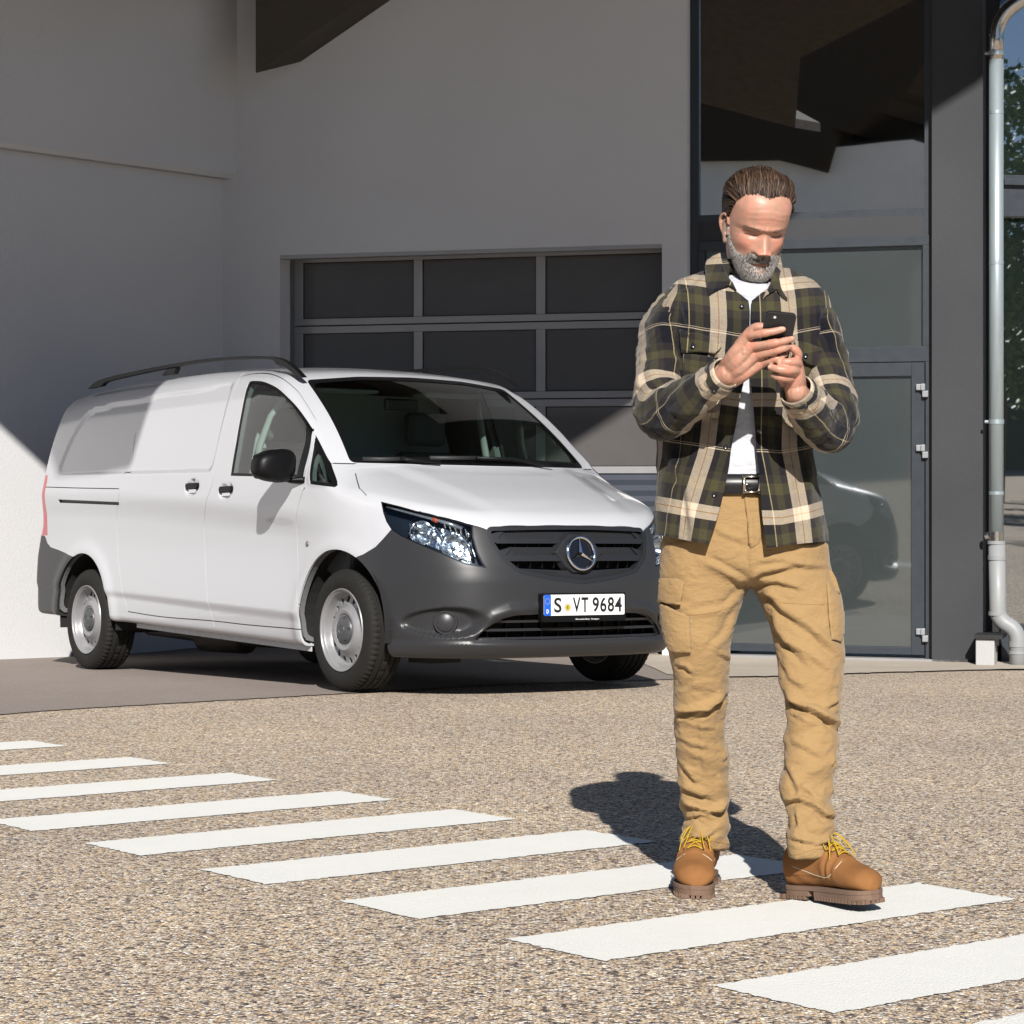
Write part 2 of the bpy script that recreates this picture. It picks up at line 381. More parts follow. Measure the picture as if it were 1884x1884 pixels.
# entrance bay: dark frames, upper window, transom light, door
bay0, bay1 = tW, fac_t(1714)
BD = -.10
m = MB()
fbox(m, bay0, fac_t(1286,BD), -.05, 8, -.3, BD)                      # left frame
fbox(m, fac_t(1701,BD), bay1-.001, fac_h(1500,438,BD), 8, -.3, BD)           # right frame of the upper window
hA, hB, hC = fac_h(1500,389,BD), fac_h(1500,402,BD), fac_h(1500,438,BD)
fbox(m, fac_t(1286,BD), fac_t(1701,BD), hB, hA, -.3, BD)
bpart(m, 'bay_frame', ALUD)
m = MB(); fbox(m, fac_t(1286,BD), fac_t(1701,BD), hC, hB-.0005, -.3, BD+.006); bpart(m, 'spandrel', GREYP)
wU = empty('upper_window', (0,0,0), B)
m = MB(); fbox(m, fac_t(1286,BD)+.001, fac_t(1701,BD)-.001, hA+.001, 8, BD-.05, BD-.03); bpart(m, 'pane', G_UP, wU)
dr = empty('entrance_door', (0,0,0), B)
m = MB(); hT0, hT1 = fac_h(1500,457,BD), fac_h(1500,640,BD); hD = fac_h(1500,668,BD)
x0, x1 = fac_t(1286,BD), bay1-.001; xr = fac_t(1698,BD)
fbox(m, x0, x1, hT0, hC-.0005, -.28, BD+.015); fbox(m, xr, x1, hT1, hT0, -.28, BD+.015); fbox(m, x0, fac_t(1297,BD), hT1, hT0, -.28, BD+.015); fbox(m, x0, x1, hD, hT1, -.28, BD+.015)
fbox(m, fac_t(1703,BD), x1, .02, hD-.0005, -.28, BD+.015); fbox(m, x0, fac_t(1297,BD), .02, hD-.0005, -.28, BD+.015)
bpart(m, 'door_frame', ALUD, dr, bevel=.003)
m = MB(); fbox(m, fac_t(1297,BD)+.001, xr-.001, hT1+.001, hT0-.001, BD-.05, BD-.03); bpart(m, 'transom_pane', G_DOOR, dr)
m = MB(); dl0, dl1 = fac_t(1300,BD), fac_t(1701,BD); gl0, gl1 = fac_t(1345,BD), fac_t(1677,BD); hg0, hg1 = fac_h(1500,1187,BD), fac_h(1500,694,BD); lb, lt = .045, hD-.006
fbox(m, dl0, gl0, lb, lt, -.2, BD+.008); fbox(m, gl1, dl1, lb, lt, -.2, BD+.008); fbox(m, gl0, gl1, hg1, lt, -.2, BD+.0078); fbox(m, gl0, gl1, lb, hg0, -.2, BD+.0078)
bpart(m, 'door_leaf', ALUD, dr, bevel=.003)
m = MB(); fbox(m, gl0+.001, gl1-.001, hg0+.001, hg1-.001, BD-.04, BD-.02); bpart(m, 'door_pane', G_DOOR, dr)
HNG = worn('hinge_grey', (.30,.31,.33), .4, .2)
for py in (718, 830, 1168):
    m = MB(); t = fac_t(1697,BD+.03); h = fac_h(1697,py,BD+.03); d0 = BD+.0152
    fbox(m, t-.045, t-.008, h+.0, h+.045, d0, d0+.022); fbox(m, t-.010, t+.020, h-.002, h+.047, d0, d0+.036); fbox(m, t+.0, t+.042, h-.05, h-.003, d0, d0+.032)
    bpart(m, 'hinge', HNG, dr, bevel=.006)
m = MB(); fbox(m, x0, bay1+.1, -.05, .0195, -.3, BD+.03); bpart(m, 'threshold', APRON, dr)
m = MB(); fbox(m, x0-.1, bay1+.35, .0, .022, BD+.031, BD+.10); bpart(m, 'threshold_strip', ALU, dr)
# grey rendered pier
tP0, tP1 = bay1, fac_t(1808)
m = MB(); fbox(m, tP0, tP1, -.05, 8, -.6, 0); bpart(m, 'pier', GREYP, bevel=.004)
m = MB(); fbox(m, tP1+.0005, fac_t(1838), -.05, 8, -.9, -.26); bpart(m, 'recess', SEAL)
# lower plinth block right of the pier
m = MB(); fbox(m, fac_t(1801), fac_t(1835), -.05, fac_h(1820,1172), .002, .22); o_ = bpart(m, 'plinth', plaster('plinth_render', (.36,.36,.36), (.46,.46,.45)), bevel=.006)
m = MB(); fbox(m, fac_t(1799), fac_t(1850), fac_h(1820,1171.5), fac_h(1820,1164), -.1, .24); bpart(m, 'plinth_cap', SEAL)
# glazed wing to the right, its panes turned a little outwards
wx, wy = fac_xy(fac_t(1839,-.25), -.25); cw = empty('glazed_extension', (wx,wy,0)); tag(cw, 'blue-green glazed wing at the right edge behind the downpipe', 'building')
wd = Vector((.98,.20,0)); wn_ = Vector((.20,-.98,0))
def wh(y): return -(y-YH)/FOC*(wy+.1)+CAMZ
def wbox(mb, a0, a1, h0, h1, d0, d1):
    v = [tuple(wd*a+wn_*d+Vector((0,0,h))) for h in (h0,h1) for (a,d) in ((a0,d0),(a1,d0),(a1,d1),(a0,d1))]; return mb.add(v, [(0,3,2,1),(4,5,6,7),(0,1,5,4),(1,2,6,5),(2,3,7,6),(3,0,4,7)])
m = MB(); wbox(m, 0, 3.2, wh(326), 8, -.05, 0); m.build('upper_pane', G_SIDE, cw)
m = MB(); wbox(m, 0, 3.2, wh(1146), wh(402), -.05, 0); m.build('lower_pane', G_SIDE, cw)
m = MB(); wbox(m, 0, 3.2, wh(402), wh(326), -.1, .05); m.build('transom', ALUD, cw, bevel=.004)
m = MB(); wbox(m, 0, 3.2, wh(346), wh(334), .0502, .09); m.build('transom_rib', ALUD, cw, bevel=.004)
m = MB(); wbox(m, 0, 3.2, -.05, wh(1146), -.1, .03); m.build('base_rail', ALUD, cw, bevel=.004)
# roof: two planes falling to a valley over the left corner, reaching far out in front of the wall
def rz(x): return CAMZ+3.78+(.66*(x+1.95) if x > -1.95 else .60*(-1.95-x))
def edge_pt(px, py, Yp, xp=None):
    """roof point whose shadow falls on the scene point at depth Yp seen at a pixel"""
    x = (px-CX)/FOC*Yp; z = -(py-YH)/FOC*Yp+CAMZ; s = 5.
    for _ in range(60):
        xe = x-SUN.x*s; s += ((rz(xe)-z)/-SUN.z-s)*.6
    return Vector((x-SUN.x*s, Yp-SUN.y*s, rz(x-SUN.x*s)))
def fY(px, d=0): return fac_xy(fac_t(px,d), d)[1]
ep = [edge_pt(-40,748,lw_pt(-40,0)), edge_pt(0,785,lw_pt(0,0)), edge_pt(88,866,lw_pt(88,0)), edge_pt(104,868,15.2), edge_pt(180,868,14.704), edge_pt(240,862,14.38), edge_pt(275,780,14.315), edge_pt(312,697,14.42)]
ep2 = [edge_pt(950,880,fY(950,GD)), edge_pt(1030,830,fY(1030,GD)), edge_pt(1210,716,fY(1210,GD)), edge_pt(1335,500,fY(1335,BD)), edge_pt(1460,396,fY(1460,BD)), edge_pt(1712,208,fY(1712)), edge_pt(1815,146,fY(1815))]

def slab(mb, loop, th):
    return mb.prism([(x,y,rz(x)) for x,y in loop], [(x,y,rz(x)+th) for x,y in loop])
XV = -1.95
def ey(pl, x):
    for a,b in zip(pl, pl[1:]):
        if a.x <= x <= b.x: return a.y+(b.y-a.y)*(x-a.x)/(b.x-a.x)
    return pl[0].y if x < pl[0].x else pl[-1].y
bk = 22.
left = [(-14,10.8)]+[(q.x,q.y) for q in ep[:-1] if q.x < XV]
yv = ep[-1].y
m = MB(); slab(m, left+[(XV,yv-.1),(XV,bk),(-14,bk)], .10); bpart(m, 'roof', WOOD)
mid = [(XV,yv-.1),(-1.2,10.5)]+[(q.x,q.y) for q in ep2 if q.x < 3.2]
y32, y37 = ey(ep2,3.2), ey(ep2,3.64)
s0, s1 = .37, .425
m = MB()
slab(m, mid+[(3.2,y32),(3.2,bk),(XV,bk)], .35); slab(m, [(3.2,y32),(3.64,y37),(3.64,y37+s0),(3.2,y32+s0)], .35); slab(m, [(3.2,y32+s1),(3.64,y37+s1),(3.64,bk),(3.2,bk)], .35); slab(m, [(3.64,y37),(6.5,y37),(6.5,bk),(3.64,bk)], .35)
bpart(m, 'roof', WOOD)
# cranked timber rafter in front of the wall, top centre
RD = .42
def rp(px, py, d): return ft(fac_t(px,d), d, fac_h(px,py,d))
fr = [rp(470,135,RD), rp(470,-260,RD), rp(1100,-620,RD), rp(1150,-330,RD), rp(665,0,RD)]
bk_ = [rp(553,114,.001), rp(553,-260,.001), rp(1100,-620,.001), rp(1200,-330,.001), rp(719,0,.001)]
m = MB(); m.prism(fr, bk_); bpart(m, 'rafter', worn('rafter_timber', (.060,.050,.040), .75, 0, .3, 5), bevel=.004)
# ------------------------------------------------------------------ downpipe
ZINC = NT('galvanised_zinc'); _c = ZINC.coord((1,1,.12)); _n = ZINC.noise(_c, 22, 6, .6); ZINC.l(ZINC.mix(_n, (.22,.27,.295), (.42,.48,.50)), ZINC.b.inputs['Base Color']); ZINC.set(Roughness=.42, Metallic=.45); ZINC = ZINC.m
SHINY = simple('bare_metal_band', (.55,.53,.5), .22, 1.0)
PVC = worn('grey_pipe_plastic', (.25,.26,.265), .5, 0, .08, 5)
dp = empty('downpipe', ft(fac_t(1833,.10),.10,0)); tag(dp, 'round galvanised downpipe with a grey plastic foot running down beside the dark pier', 'drainpipe')
dpo = Vector(dp.location)
def P3(px, py, d=.10): return Vector(ft(fac_t(px,d), d, fac_h(px,py,d)))-dpo
def vpipe(px, ya, yb, r): return [P3(px,ya), P3(px,yb)]
def arc(pts, n=10):
    """rounded poly-line"""
    out = [Vector(pts[0])]
    for a,b,c in zip(pts, pts[1:], pts[2:]):
        a,b,c = Vector(a),Vector(b),Vector(c); r = min((a-b).length,(c-b).length)*.48; p,q = b+(a-b).normalized()*r, b+(c-b).normalized()*r
        for i in range(n+1): t = i/n; out.append(p*(1-t)**2+b*2*t*(1-t)+q*t*t)
    out.append(Vector(pts[-1])); return out
MB().tube([P3(1833,985), P3(1833,62)], .0505, 20).build('pipe', ZINC, dp, smooth=True)
MB().tube(arc([P3(1833,110), P3(1833,34), P3(1960,-60)]), .051, 20).build('pipe_bend', SHINY, dp, smooth=True)
for y in (207, 484, 907): MB().tube([P3(1833,y+3), P3(1833,y-3)], .0525, 20).build('joint', ZINC, dp, autosmooth=40)
MB().tube([P3(1833,1001), P3(1833,978)], .0535, 20).build('joint', SHINY, dp, autosmooth=40)
for y in (98, 776):
    m = MB(); m.tube([P3(1833,y+4), P3(1833,y-4)], .0545, 20); m.tube([P3(1826,y), P3(1812,y)], .012, 8); m.build('clamp', ZINC, dp, autosmooth=40)
MB().tube([P3(1812,987), P3(1819,985)], .026, 10).build('clamp', SHINY, dp, autosmooth=40)
MB().tube(arc([P3(1834,1001), P3(1836,1140), P3(1872,1160), P3(1873,1240)]), .0575, 20).build('plastic_foot', PVC, dp, smooth=True)
for (xa,ya,xb,yb) in ((1833,1001,1833,983+12),(1834,1030,1834,1022),(1835,1132,1835,1110+15),(1872,1190,1872,1180),(1872,1203,1872,1197)):
    MB().tube([P3(xa,ya), P3(xb,yb)], .0625, 20).build('collar', PVC, dp, autosmooth=40)
# ------------------------------------------------------------------ what stands behind the camera and shows in the panes, and a barn added against the low sky light
CONC = NT('board_marked_concrete'); _c = CONC.coord(); _n = CONC.noise(_c, .5, 8, .65); CONC.l(CONC.mix(_n, (.55,.54,.50), (.80,.78,.74)), CONC.b.inputs['Base Color']); CONC.set(Roughness=.85); CONC = CONC.m
ob = empty('opposite_hall', (0,-26,0)); tag(ob, 'concrete hall with a dark stepped roof on the far side of the forecourt', 'building')
g0 = float(ground_z(0,-26))
m = MB(); m.box((-60,-8,-.5+g0),(-16.6,0,10.3)); m.build('wall', CONC, ob)
rf = [(-60,9.9),(-23.2,10.2),(-20.6,10.05),(-19.1,9.6),(-18.7,10.75),(-18.3,10.6),(-17.6,11.05),(-17.2,11.0),(-16.95,11.4),(-16.5,11.55),(-15.9,12.4),(-15.9,18.2),(-60,18.2)]
m = MB(); m.prism([(x,.5,z) for x,z in rf], [(x,-8.5,z) for x,z in rf]); m.build('roof', WOOD, ob)

br = empty('sky_block_barn', (20,-38,0)); tag(br, 'unseen dark barn added beyond the trees to block low sky light', 'building')  # added, unseen: keeps the bright horizon sky off the shaded walls
m = MB(); m.box((-32,-9,-1),(45,0,6.6)); m.build('wall', worn('weathered_boards', (.07,.055,.042), .9, 0, .25, 3), br)
m = MB(); m.prism([(-33,.8,6.3),(-33,-4.5,9.4),(-33,-9.8,6.3)],[(46,.8,6.3),(46,-4.5,9.4),(46,-9.8,6.3)]); m.build('roof', worn('barn_tiles', (.09,.06,.05), .9, 0, .25, 2), br)
# trees behind the camera, reflected in the glazed wing
def tree(x, y, h, seed):
    r = random.Random(seed); g = float(ground_z(x, max(y,-60))); t = empty('broadleaf_tree', (x,y,g))
    m = MB(); m.tube([(0,0,-.2),(.1,.05,h*.25),(.05,.1,h*.5),(0,0,h*.8)], [.22,.17,.12,.04], 10)
    for k in range(7):
        a = r.uniform(0,6.28); z = h*r.uniform(.25,.6); L = h*r.uniform(.2,.32); m.tube([(0.05,.05,z),(math.cos(a)*L*.5,math.sin(a)*L*.5,z+L*.4),(math.cos(a)*L,math.sin(a)*L,z+L*.7)], [.08,.05,.015], 6)
    m.build('trunk', BARK, t)
    V = []; F = []
    cl = [(r.gauss(0,h*.17), r.gauss(0,h*.17), h*r.uniform(.3,1.0)) for _ in range(70)]
    for c in cl:
        rad = h*r.uniform(.05,.12)
        for _ in range(150):
            d = Vector((r.gauss(0,1),r.gauss(0,1),r.gauss(0,1))).normalized()*rad*r.uniform(.5,1); p = Vector(c)+d
            a = Vector((r.gauss(0,1),r.gauss(0,1),r.gauss(0,1))).normalized(); b = a.orthogonal().normalized(); s = .09
            n = len(V); V += [p-a*s, p+b*s*.6, p+a*s, p-b*s*.6]; F.append((n,n+1,n+2,n+3))
    link('crown', mesh(V,F), t, LEAF); return t
BARK = worn('bark', (.09,.07,.05), .9, 0, .3, 12, .5, 40)
LEAF = NT('leaves'); _c = LEAF.coord(); _n = LEAF.noise(_c, .9, 4, .6); LEAF.l(LEAF.mix(_n, (.05,.11,.035), (.16,.26,.08)), LEAF.b.inputs['Base Color']); LEAF.set(Roughness=.6); LEAF = LEAF.m
for i,(x,y,h,l) in enumerate([(17.8,-8,7.6,'full broadleaf tree nearest the forecourt on the far side'),(21.5,-9.5,8.6,'tallest broadleaf tree across the forecourt'),(25.5,-11,7.8,'outermost broadleaf tree across the forecourt')]):
    tag(tree(x,y,h,i+5), l, 'tree', 'trees across the forecourt')
# ------------------------------------------------------------------ the van, built in its own space: x back from the nose is negative, y to its left, z up
VQ = (3.73884463e-01, 1.19938059e+01, -1.13915523e+00, -9.67159817e-01, -3.44980550e-02, -1.90445523e-02)
def rot_(yaw, p, r): return Matrix.Rotation(yaw,3,'Z') @ Matrix.Rotation(p,3,'Y') @ Matrix.Rotation(r,3,'X')
VM = rot_(*VQ[3:]); VT = Vector(VQ[:3])
van = empty('delivery_van'); van.location = VT+Vector((0,0,CAMZ)); van.rotation_euler = VM.to_euler()
tag(van, 'white delivery van with dark grey bumpers parked in front of the garage door', 'van')
VMn = np.array(VM); VTn = np.array(VT)
def v_ray(px, py): return VMn.T@np.array([(px-CX)/FOC, 1, -(py-YH)/FOC]), VMn.T@(-VTn)
def v_iy(px, py, y): d,o = v_ray(px,py); return o+d*((y-o[1])/d[1])
def c1(a,b): return 50+a/2.812, 630+b/2.812
def c2(a,b): return 550+a/2.691, 630+b/2.691
def c3(a,b): return 660+a/3.248, 900+b/3.248
def curve(pts):
    """smooth interpolation through points (monotone cubic)"""
    x = np.array([p[0] for p in pts], float); y = np.array([p[1] for p in pts], float); h = np.diff(x); d = np.diff(y)/h
    m = np.zeros(len(x)); m[0] = d[0]; m[-1] = d[-1]
    for i in range(1,len(x)-1):
        m[i] = 0 if d[i-1]*d[i] <= 0 else 2*d[i-1]*d[i]/(d[i-1]+d[i])
    def f(t):
        t = np.asarray(t, float); i = np.clip(np.searchsorted(x,t)-1, 0, len(h)-1); u = (t-x[i])/h[i]; uc = np.clip(u,0,1)
        v = y[i]*(2*uc**3-3*uc**2+1)+m[i]*h[i]*(uc**3-2*uc**2+uc)+y[i+1]*(-2*uc**3+3*uc**2)+m[i+1]*h[i]*(uc**3-uc**2)
        return v+np.where(u<0, m[0]*(t-x[0]), 0)+np.where(u>1, m[-1]*(t-x[-1]), 0)
    return f
c_roof = curve([(1.5,1.70),(1.66,1.752),(1.9,1.800),(2.3,1.842),(3.0,1.868),(3.8,1.872),(4.4,1.856),(4.9,1.82)])
c_hood = curve([(-.5,.70),(0.0,.84),(.08,.882),(.2,.945),(.4,1.025),(.6,1.095),(.9,1.195),(1.3,1.29),(3,1.6)])
c_side = curve([(.1,.90),(.22,.925),(.32,.946),(.45,.956),(.75,.956),(.95,.962),(1.05,.964),(1.12,.958),(1.2,.945),(1.3,.925),(1.5,.877),(1.7,.815),(1.85,.73),(2.0,.62)])
c_nose = curve([(.1,.10),(.20,.065),(.27,.03),(.33,.03),(.45,.008),(.57,.010),(.65,.022),(.72,.04),(.80,.068),(.88,.100),(1.0,.16),(1.3,.4)])
c_rear = curve([(.2,4.93),(.37,5.0),(.5,5.0),(.72,5.0),(.85,4.965),(.95,4.915),(1.25,4.90),(1.5,4.865),(1.7,4.80),(1.9,4.70)])
c_bot = curve([(0,.19),(.6,.2),(1.0,.222),(3.45,.318),(4.3,.34),(5.0,.36)])
c_crease = curve([(.4,.90),(1.3,.955),(3.54,1.107),(4.9,1.15)])
c_low = curve([(.6,.37),(1.28,.40),(3.45,.50),(4.9,.56)])
def smax(a, b, k): h = np.clip(k-np.abs(a-b),0,None)/k; return np.maximum(a,b)+h*h*k*.25
def smin(a, b, k): return -smax(-a,-b,k)
def sst(x, a, b): return smooth01((x-a)/(b-a))
REC = [(4.56,1.262),(4.505,1.42),(4.38,1.60),(4.29,1.672),(4.12,1.700),(3.4,1.722),(2.325,1.735),(2.31,1.60),(2.335,1.212)]   # stamped side panel outline (s, z)
def poly_sd(s, z, P):
    """signed distance (negative inside) to a convex polygon"""
    d = np.full(np.shape(s), -9.); n = len(P); cs = sum(p[0] for p in P)/n; cz = sum(p[1] for p in P)/n
    for i in range(n):
        (a,b),(c,e) = P[i],P[(i+1)%n]; nx,nz = e-b, a-c; L = math.hypot(nx,nz); nx/=L; nz/=L
        if (cs-a)*nx+(cz-b)*nz > 0: nx,nz = -nx,-nz
        d = smax(d, (s-a)*nx+(z-b)*nz, .05)
    return d
WR = .320; WF, WB = .895, 4.095                          # wheel radius, axle positions
LIP = [(0,.452),(.32,.447),(.43,.437),(.51,.405),(.575,.345),(.62,.305),(.78,.300),(.855,.33),(.87,.39)]
def plan(y): return .2*y*y+.5*np.abs(y/.95)**6
def F(P):
    s, y, z = -P[...,0], np.abs(P[...,1]), P[...,2]
    w = c_side(z)
    w = w - .10*np.clip((1.25-s)/1.25,0,1)**2.4 - .022*np.clip((s-4.2)/.7,0,1.3)**2
    w = w - .075*np.clip((2.0-s)/1.0,0,1)**1.4*smooth01((z-1.12)/.25)
    cr = c_crease(s)-z; lo = c_low(s); fade = sst(s,.85,1.5)
    tt = cr/np.maximum(c_crease(s)-lo,.2)
    w = w - .023*fade*smooth01((tt+.05)/.32)*(1-smooth01((tt-.35)/.75)) + .004*fade*np.exp(-(cr/.06)**2)
    w = w - .014*fade*smooth01((lo-z)/.06+.3)
    for hs_,hz_ in ((2.12,1.093),(2.548,1.125)): w = w - .022*smooth01((1.15-np.hypot((s-hs_)/.082,(z-hz_)/.046))/.5)
    for ax in (WF, WB):
        r = np.hypot(s-ax, z-.33); w = w + .014*np.exp(-((r-.435)/.055)**2)*(z>.1)
    rec = poly_sd(s, z, REC); w = w - .014*smooth01((-rec+.012)/.036)
    g_side = (y-w)*.97
    top = c_roof(s)-.045*(y/.72)**2.2
    top = top + .004*np.cos((y*s*0+y)*2*np.pi/.24)*sst(s,2.5,2.7)*(1-sst(s,4.3,4.5))*(y<.6)
    g_top = z-top
    se = s-.6*plan(y)
    zh = c_hood(se)+.016*(1-smooth01((y-.36-.22*np.clip(s-.2,0,.8))/.14))*sst(se,.05,.35)
    g_hood = (z-zh)*.93
    sw = .86+(z-1.21)*1.455+.30*y*y-.05*np.sin(np.pi*np.clip((z-1.21)/.54,0,1))
    g_ws = (sw-s)/1.77
    g_up = smin(g_hood, g_ws, .03)
    front = c_nose(z)+plan(y)
    # sculpted bumper: fog lamp pockets, a raised lip round the intake, a brow above
    fogr = np.hypot((y-.70)/.150, (z-.378)/.073)
    front = front + .05*smooth01((1.12-fogr)/.40)*(z<.6)
    dl = np.full(np.shape(y), 9.)
    for (a0,b0),(a1,b1) in zip(LIP, LIP[1:]):
        ux,uz = a1-a0, b1-b0; t_ = np.clip(((y-a0)*ux+(z-b0)*uz)/(ux*ux+uz*uz),0,1); dl = np.minimum(dl, np.hypot(y-a0-t_*ux, z-b0-t_*uz))
    front = front - .017*np.exp(-(dl/.027)**2)*(z<.6)*smooth01((y-.18)/.22)
    front = front + .016*smooth01((.275-z)/.012)*0 - .018*smooth01((.292-z)/.030)*(z>.15)
    dp = 1/np.sqrt(1+(.4*y+3/.95*np.abs(y/.95)**5)**2)
    g_front = (front-s)*dp
    g_rear = (s-(c_rear(z)-.07*y*y-.05*np.abs(y/.95)**8))
    g_bot = (c_bot(s)+.0-z)
    g = smax(g_side, g_top, .10)
    g = smax(g, g_up, .035)
    g = smax(g, g_front, .05)
    g = smax(g, g_rear, .055)
    return smax(g, g_bot, .04)
def grad(P, e=1.5e-3):
    G = np.stack([F(P+np.eye(3)[k]*e)-F(P-np.eye(3)[k]*e) for k in range(3)], -1)
    return G/np.maximum(np.linalg.norm(G,axis=-1,keepdims=True),1e-9)
S0, S1, ZC = 1.15, 4.1, .66
def shell_mesh(level, nt=520, ds=.0135, nf=190, nr_=110):
    th = np.linspace(0,2*np.pi,nt,endpoint=False); O = []; D = []
    ph = np.linspace(90,0,nf+1)[1:-1]*np.pi/180; pr_ = np.linspace(90,0,nr_+1)[1:-1]*np.pi/180
    dirs = np.stack([np.zeros(nt), np.cos(th), np.sin(th)],-1)
    for p in ph: O.append(np.tile([-S0,0,ZC],(nt,1))); D.append(dirs*np.cos(p)+np.array([np.sin(p),0,0]))
    for s in np.arange(S0, S1+1e-6, ds): O.append(np.tile([-s,0,ZC],(nt,1))); D.append(dirs)
    for p in pr_[::-1]: O.append(np.tile([-S1,0,ZC],(nt,1))); D.append(dirs*np.cos(p)-np.array([np.sin(p),0,0]))
    nr = len(O); O = np.concatenate(O+[np.array([[-S0,0,ZC],[-S1,0,ZC]])]); D = np.concatenate(D+[np.array([[1.,0,0],[-1,0,0]])])
    lo = np.zeros(len(O)); hi = np.full(len(O), 1.7)
    for _ in range(34):
        m = (lo+hi)/2; f = F(O+D*m[:,None])-level; ins = f<0; lo = np.where(ins,m,lo); hi = np.where(ins,hi,m)
    V = O+D*lo[:,None]
    i = np.arange(nr-1)[:,None]*nt; k = np.arange(nt)[None]; k2 = (k+1)%nt
    Q = np.stack([i+k, i+nt+k, i+nt+k2, i+k2], -1).reshape(-1,4).tolist()
    a, b = nr*nt, nr*nt+1
    Q += [[a, k_, (k_+1)%nt] for k_ in range(nt)]+[[b, (nr-1)*nt+(k_+1)%nt, (nr-1)*nt+k_] for k_ in range(nt)]
    return V, Q
def mk(vq_list):
    m = MB()
    V = []; Q = []
    for v,q in vq_list:
        n = len(V); V += v.tolist(); Q += [[n+i for i in f] for f in q]
    return mesh(V, Q)
v0, q0 = shell_mesh(0); 
_m = mesh(v0, q0); _bm = bmesh.new(); _bm.from_mesh(_m); _vol = _bm.calc_volume(signed=True); _bm.free()
FLIP = _vol < 0
def fl(vq, inward=False):
    v,q = vq; return (v, [f[::-1] for f in q]) if (FLIP != inward) else (v,q)
L = {(0,True):(v0,q0)}
def lev(l, hi=True):
    if (l,hi) not in L: L[(l,hi)] = shell_mesh(l) if hi else shell_mesh(l, 260, .03, 90, 40)
    return L[(l,hi)]
def skin(a, b, hi=True):
    """closed layer of the body between two offsets (a outer, b inner)"""
    return mk([fl(lev(a,hi)), fl(lev(b,False), True)])
SK = skin(0, -.011); 
def hit(px, py, lvl=0):
    """point of the van's surface under a pixel"""
    d,o = v_ray(px,py); t = np.linspace(9,18,1500); f = F(o+d*t[:,None])-lvl
    i = np.argmax(f<0); 
    if f[i] >= 0: return None
    a,b = t[i-1],t[i]
    for _ in range(30):
        m = (a+b)/2
        if F(o+d*m)-lvl < 0: b = m
        else: a = m
    return o+d*b
def frustum(mb, px, t0=8.8, t1=16, flip=False):
    """solid swept along the sight lines through a photo outline; flip mirrors it across the van"""
    a = []; b = []
    for x,y in px:
        d,o = v_ray(x,y); p,q = o+d*t0, o+d*t1
        if flip: p = p*[1,-1,1]; q = q*[1,-1,1]
        a.append(tuple(p)); b.append(tuple(q))
    return mb.prism(a,b)
def fin(mb): return recalc(mb.me(False))
def prism_y(mb, sz, y0=-1.3, y1=1.3): return mb.prism([(-s,y0,z) for s,z in sz], [(-s,y1,z) for s,z in sz])
def prism_x(mb, yz, x0, x1): return mb.prism([(x0,y,z) for y,z in yz], [(x1,y,z) for y,z in yz])
def prism_z(mb, sy, z0, z1): return mb.prism([(-s,y,z0) for s,y in sy], [(-s,y,z1) for s,y in sy])
def rounded(P, r=.02, n=4):
    """round the corners of a 2-D polygon"""
    out = []; P = [Vector(p) for p in P]; N = len(P)
    for i in range(N):
        a,b,c = P[i-1],P[i],P[(i+1)%N]; rr = min(r,(a-b).length*.45,(c-b).length*.45); p,q = b+(a-b).normalized()*rr, b+(c-b).normalized()*rr
        for k in range(n+1): t = k/n; v = p*(1-t)**2+b*2*t*(1-t)+q*t*t; out.append((v.x,v.y))
    return out
def ribbon(P, w, closed=False):
    """thin polygon around a 2-D poly-line"""
    P = [Vector(p) for p in P]; l = []; r = []
    for i,p in enumerate(P):
        t = (P[min(i+1,len(P)-1)]-P[max(i-1,0)]).normalized(); n = Vector((-t.y,t.x))*w/2; l.append(p+n); r.append(p-n)
    return [(v.x,v.y) for v in l+r[::-1]]
def catmull(P, n=8):
    P = [np.array(p,float) for p in P]; out = []
    for i in range(len(P)-1):
        a,b,c,d = P[max(i-1,0)],P[i],P[i+1],P[min(i+2,len(P)-1)]
        for k in range(n):
            t = k/n; out.append(.5*((2*b)+(-a+c)*t+(2*a-5*b+4*c-d)*t*t+(-a+3*b-3*c+d)*t**3))
    out.append(P[-1]); return [tuple(v) for v in out]
def fix_normals(me, lvl=0, tol=.0012):
    """shade the outer skin with the exact normal of the body surface"""
    n = len(me.vertices); co = np.empty(n*3); me.vertices.foreach_get('co', co); co = co.reshape(-1,3)
    on = np.abs(F(co)-lvl) < tol; G = grad(co)
    me.polygons.foreach_set('use_smooth', [True]*len(me.polygons))
    li = np.empty(len(me.loops), int); me.loops.foreach_get('vertex_index', li)
    fn = np.empty(len(me.polygons)*3); me.polygons.foreach_get('normal', fn); fn = fn.reshape(-1,3)
    ls = np.empty(len(me.polygons), int); lt = np.empty(len(me.polygons), int); me.polygons.foreach_get('loop_start', ls); me.polygons.foreach_get('loop_total', lt)
    pf = np.repeat(np.arange(len(me.polygons)), lt)
    LN = fn[pf].copy(); g = G[li]; ok = on[li] & ((g*LN).sum(1) > .6); LN[ok] = g[ok]
    me.normals_split_custom_set(LN.tolist())
def vpart(me, name, mat, parent=van, lvl=0, fix=True):
    o = link(name, me, parent, mat)
    if fix: fix_normals(o.data, lvl)
    return o
def paint(name, col, rough, coat):
    t = NT(name); t.set(Base_Color=(*col,1), Roughness=rough, Coat_Weight=coat, Coat_Roughness=.03); t.b.inputs['Specular IOR Level'].default_value = .5; return t.m
CARW = paint('white_car_paint', (.465,.473,.50), .35, 1.0)
DPL = NT('grained_grey_plastic'); _c = DPL.coord(); _n = DPL.noise(_c, 420, 2, .5); DPL.set(Base_Color=(.026,.0265,.029,1), Roughness=.36, Specular_IOR_Level=.35); DPL.bump(_n, .12, .0006); DPL = DPL.m
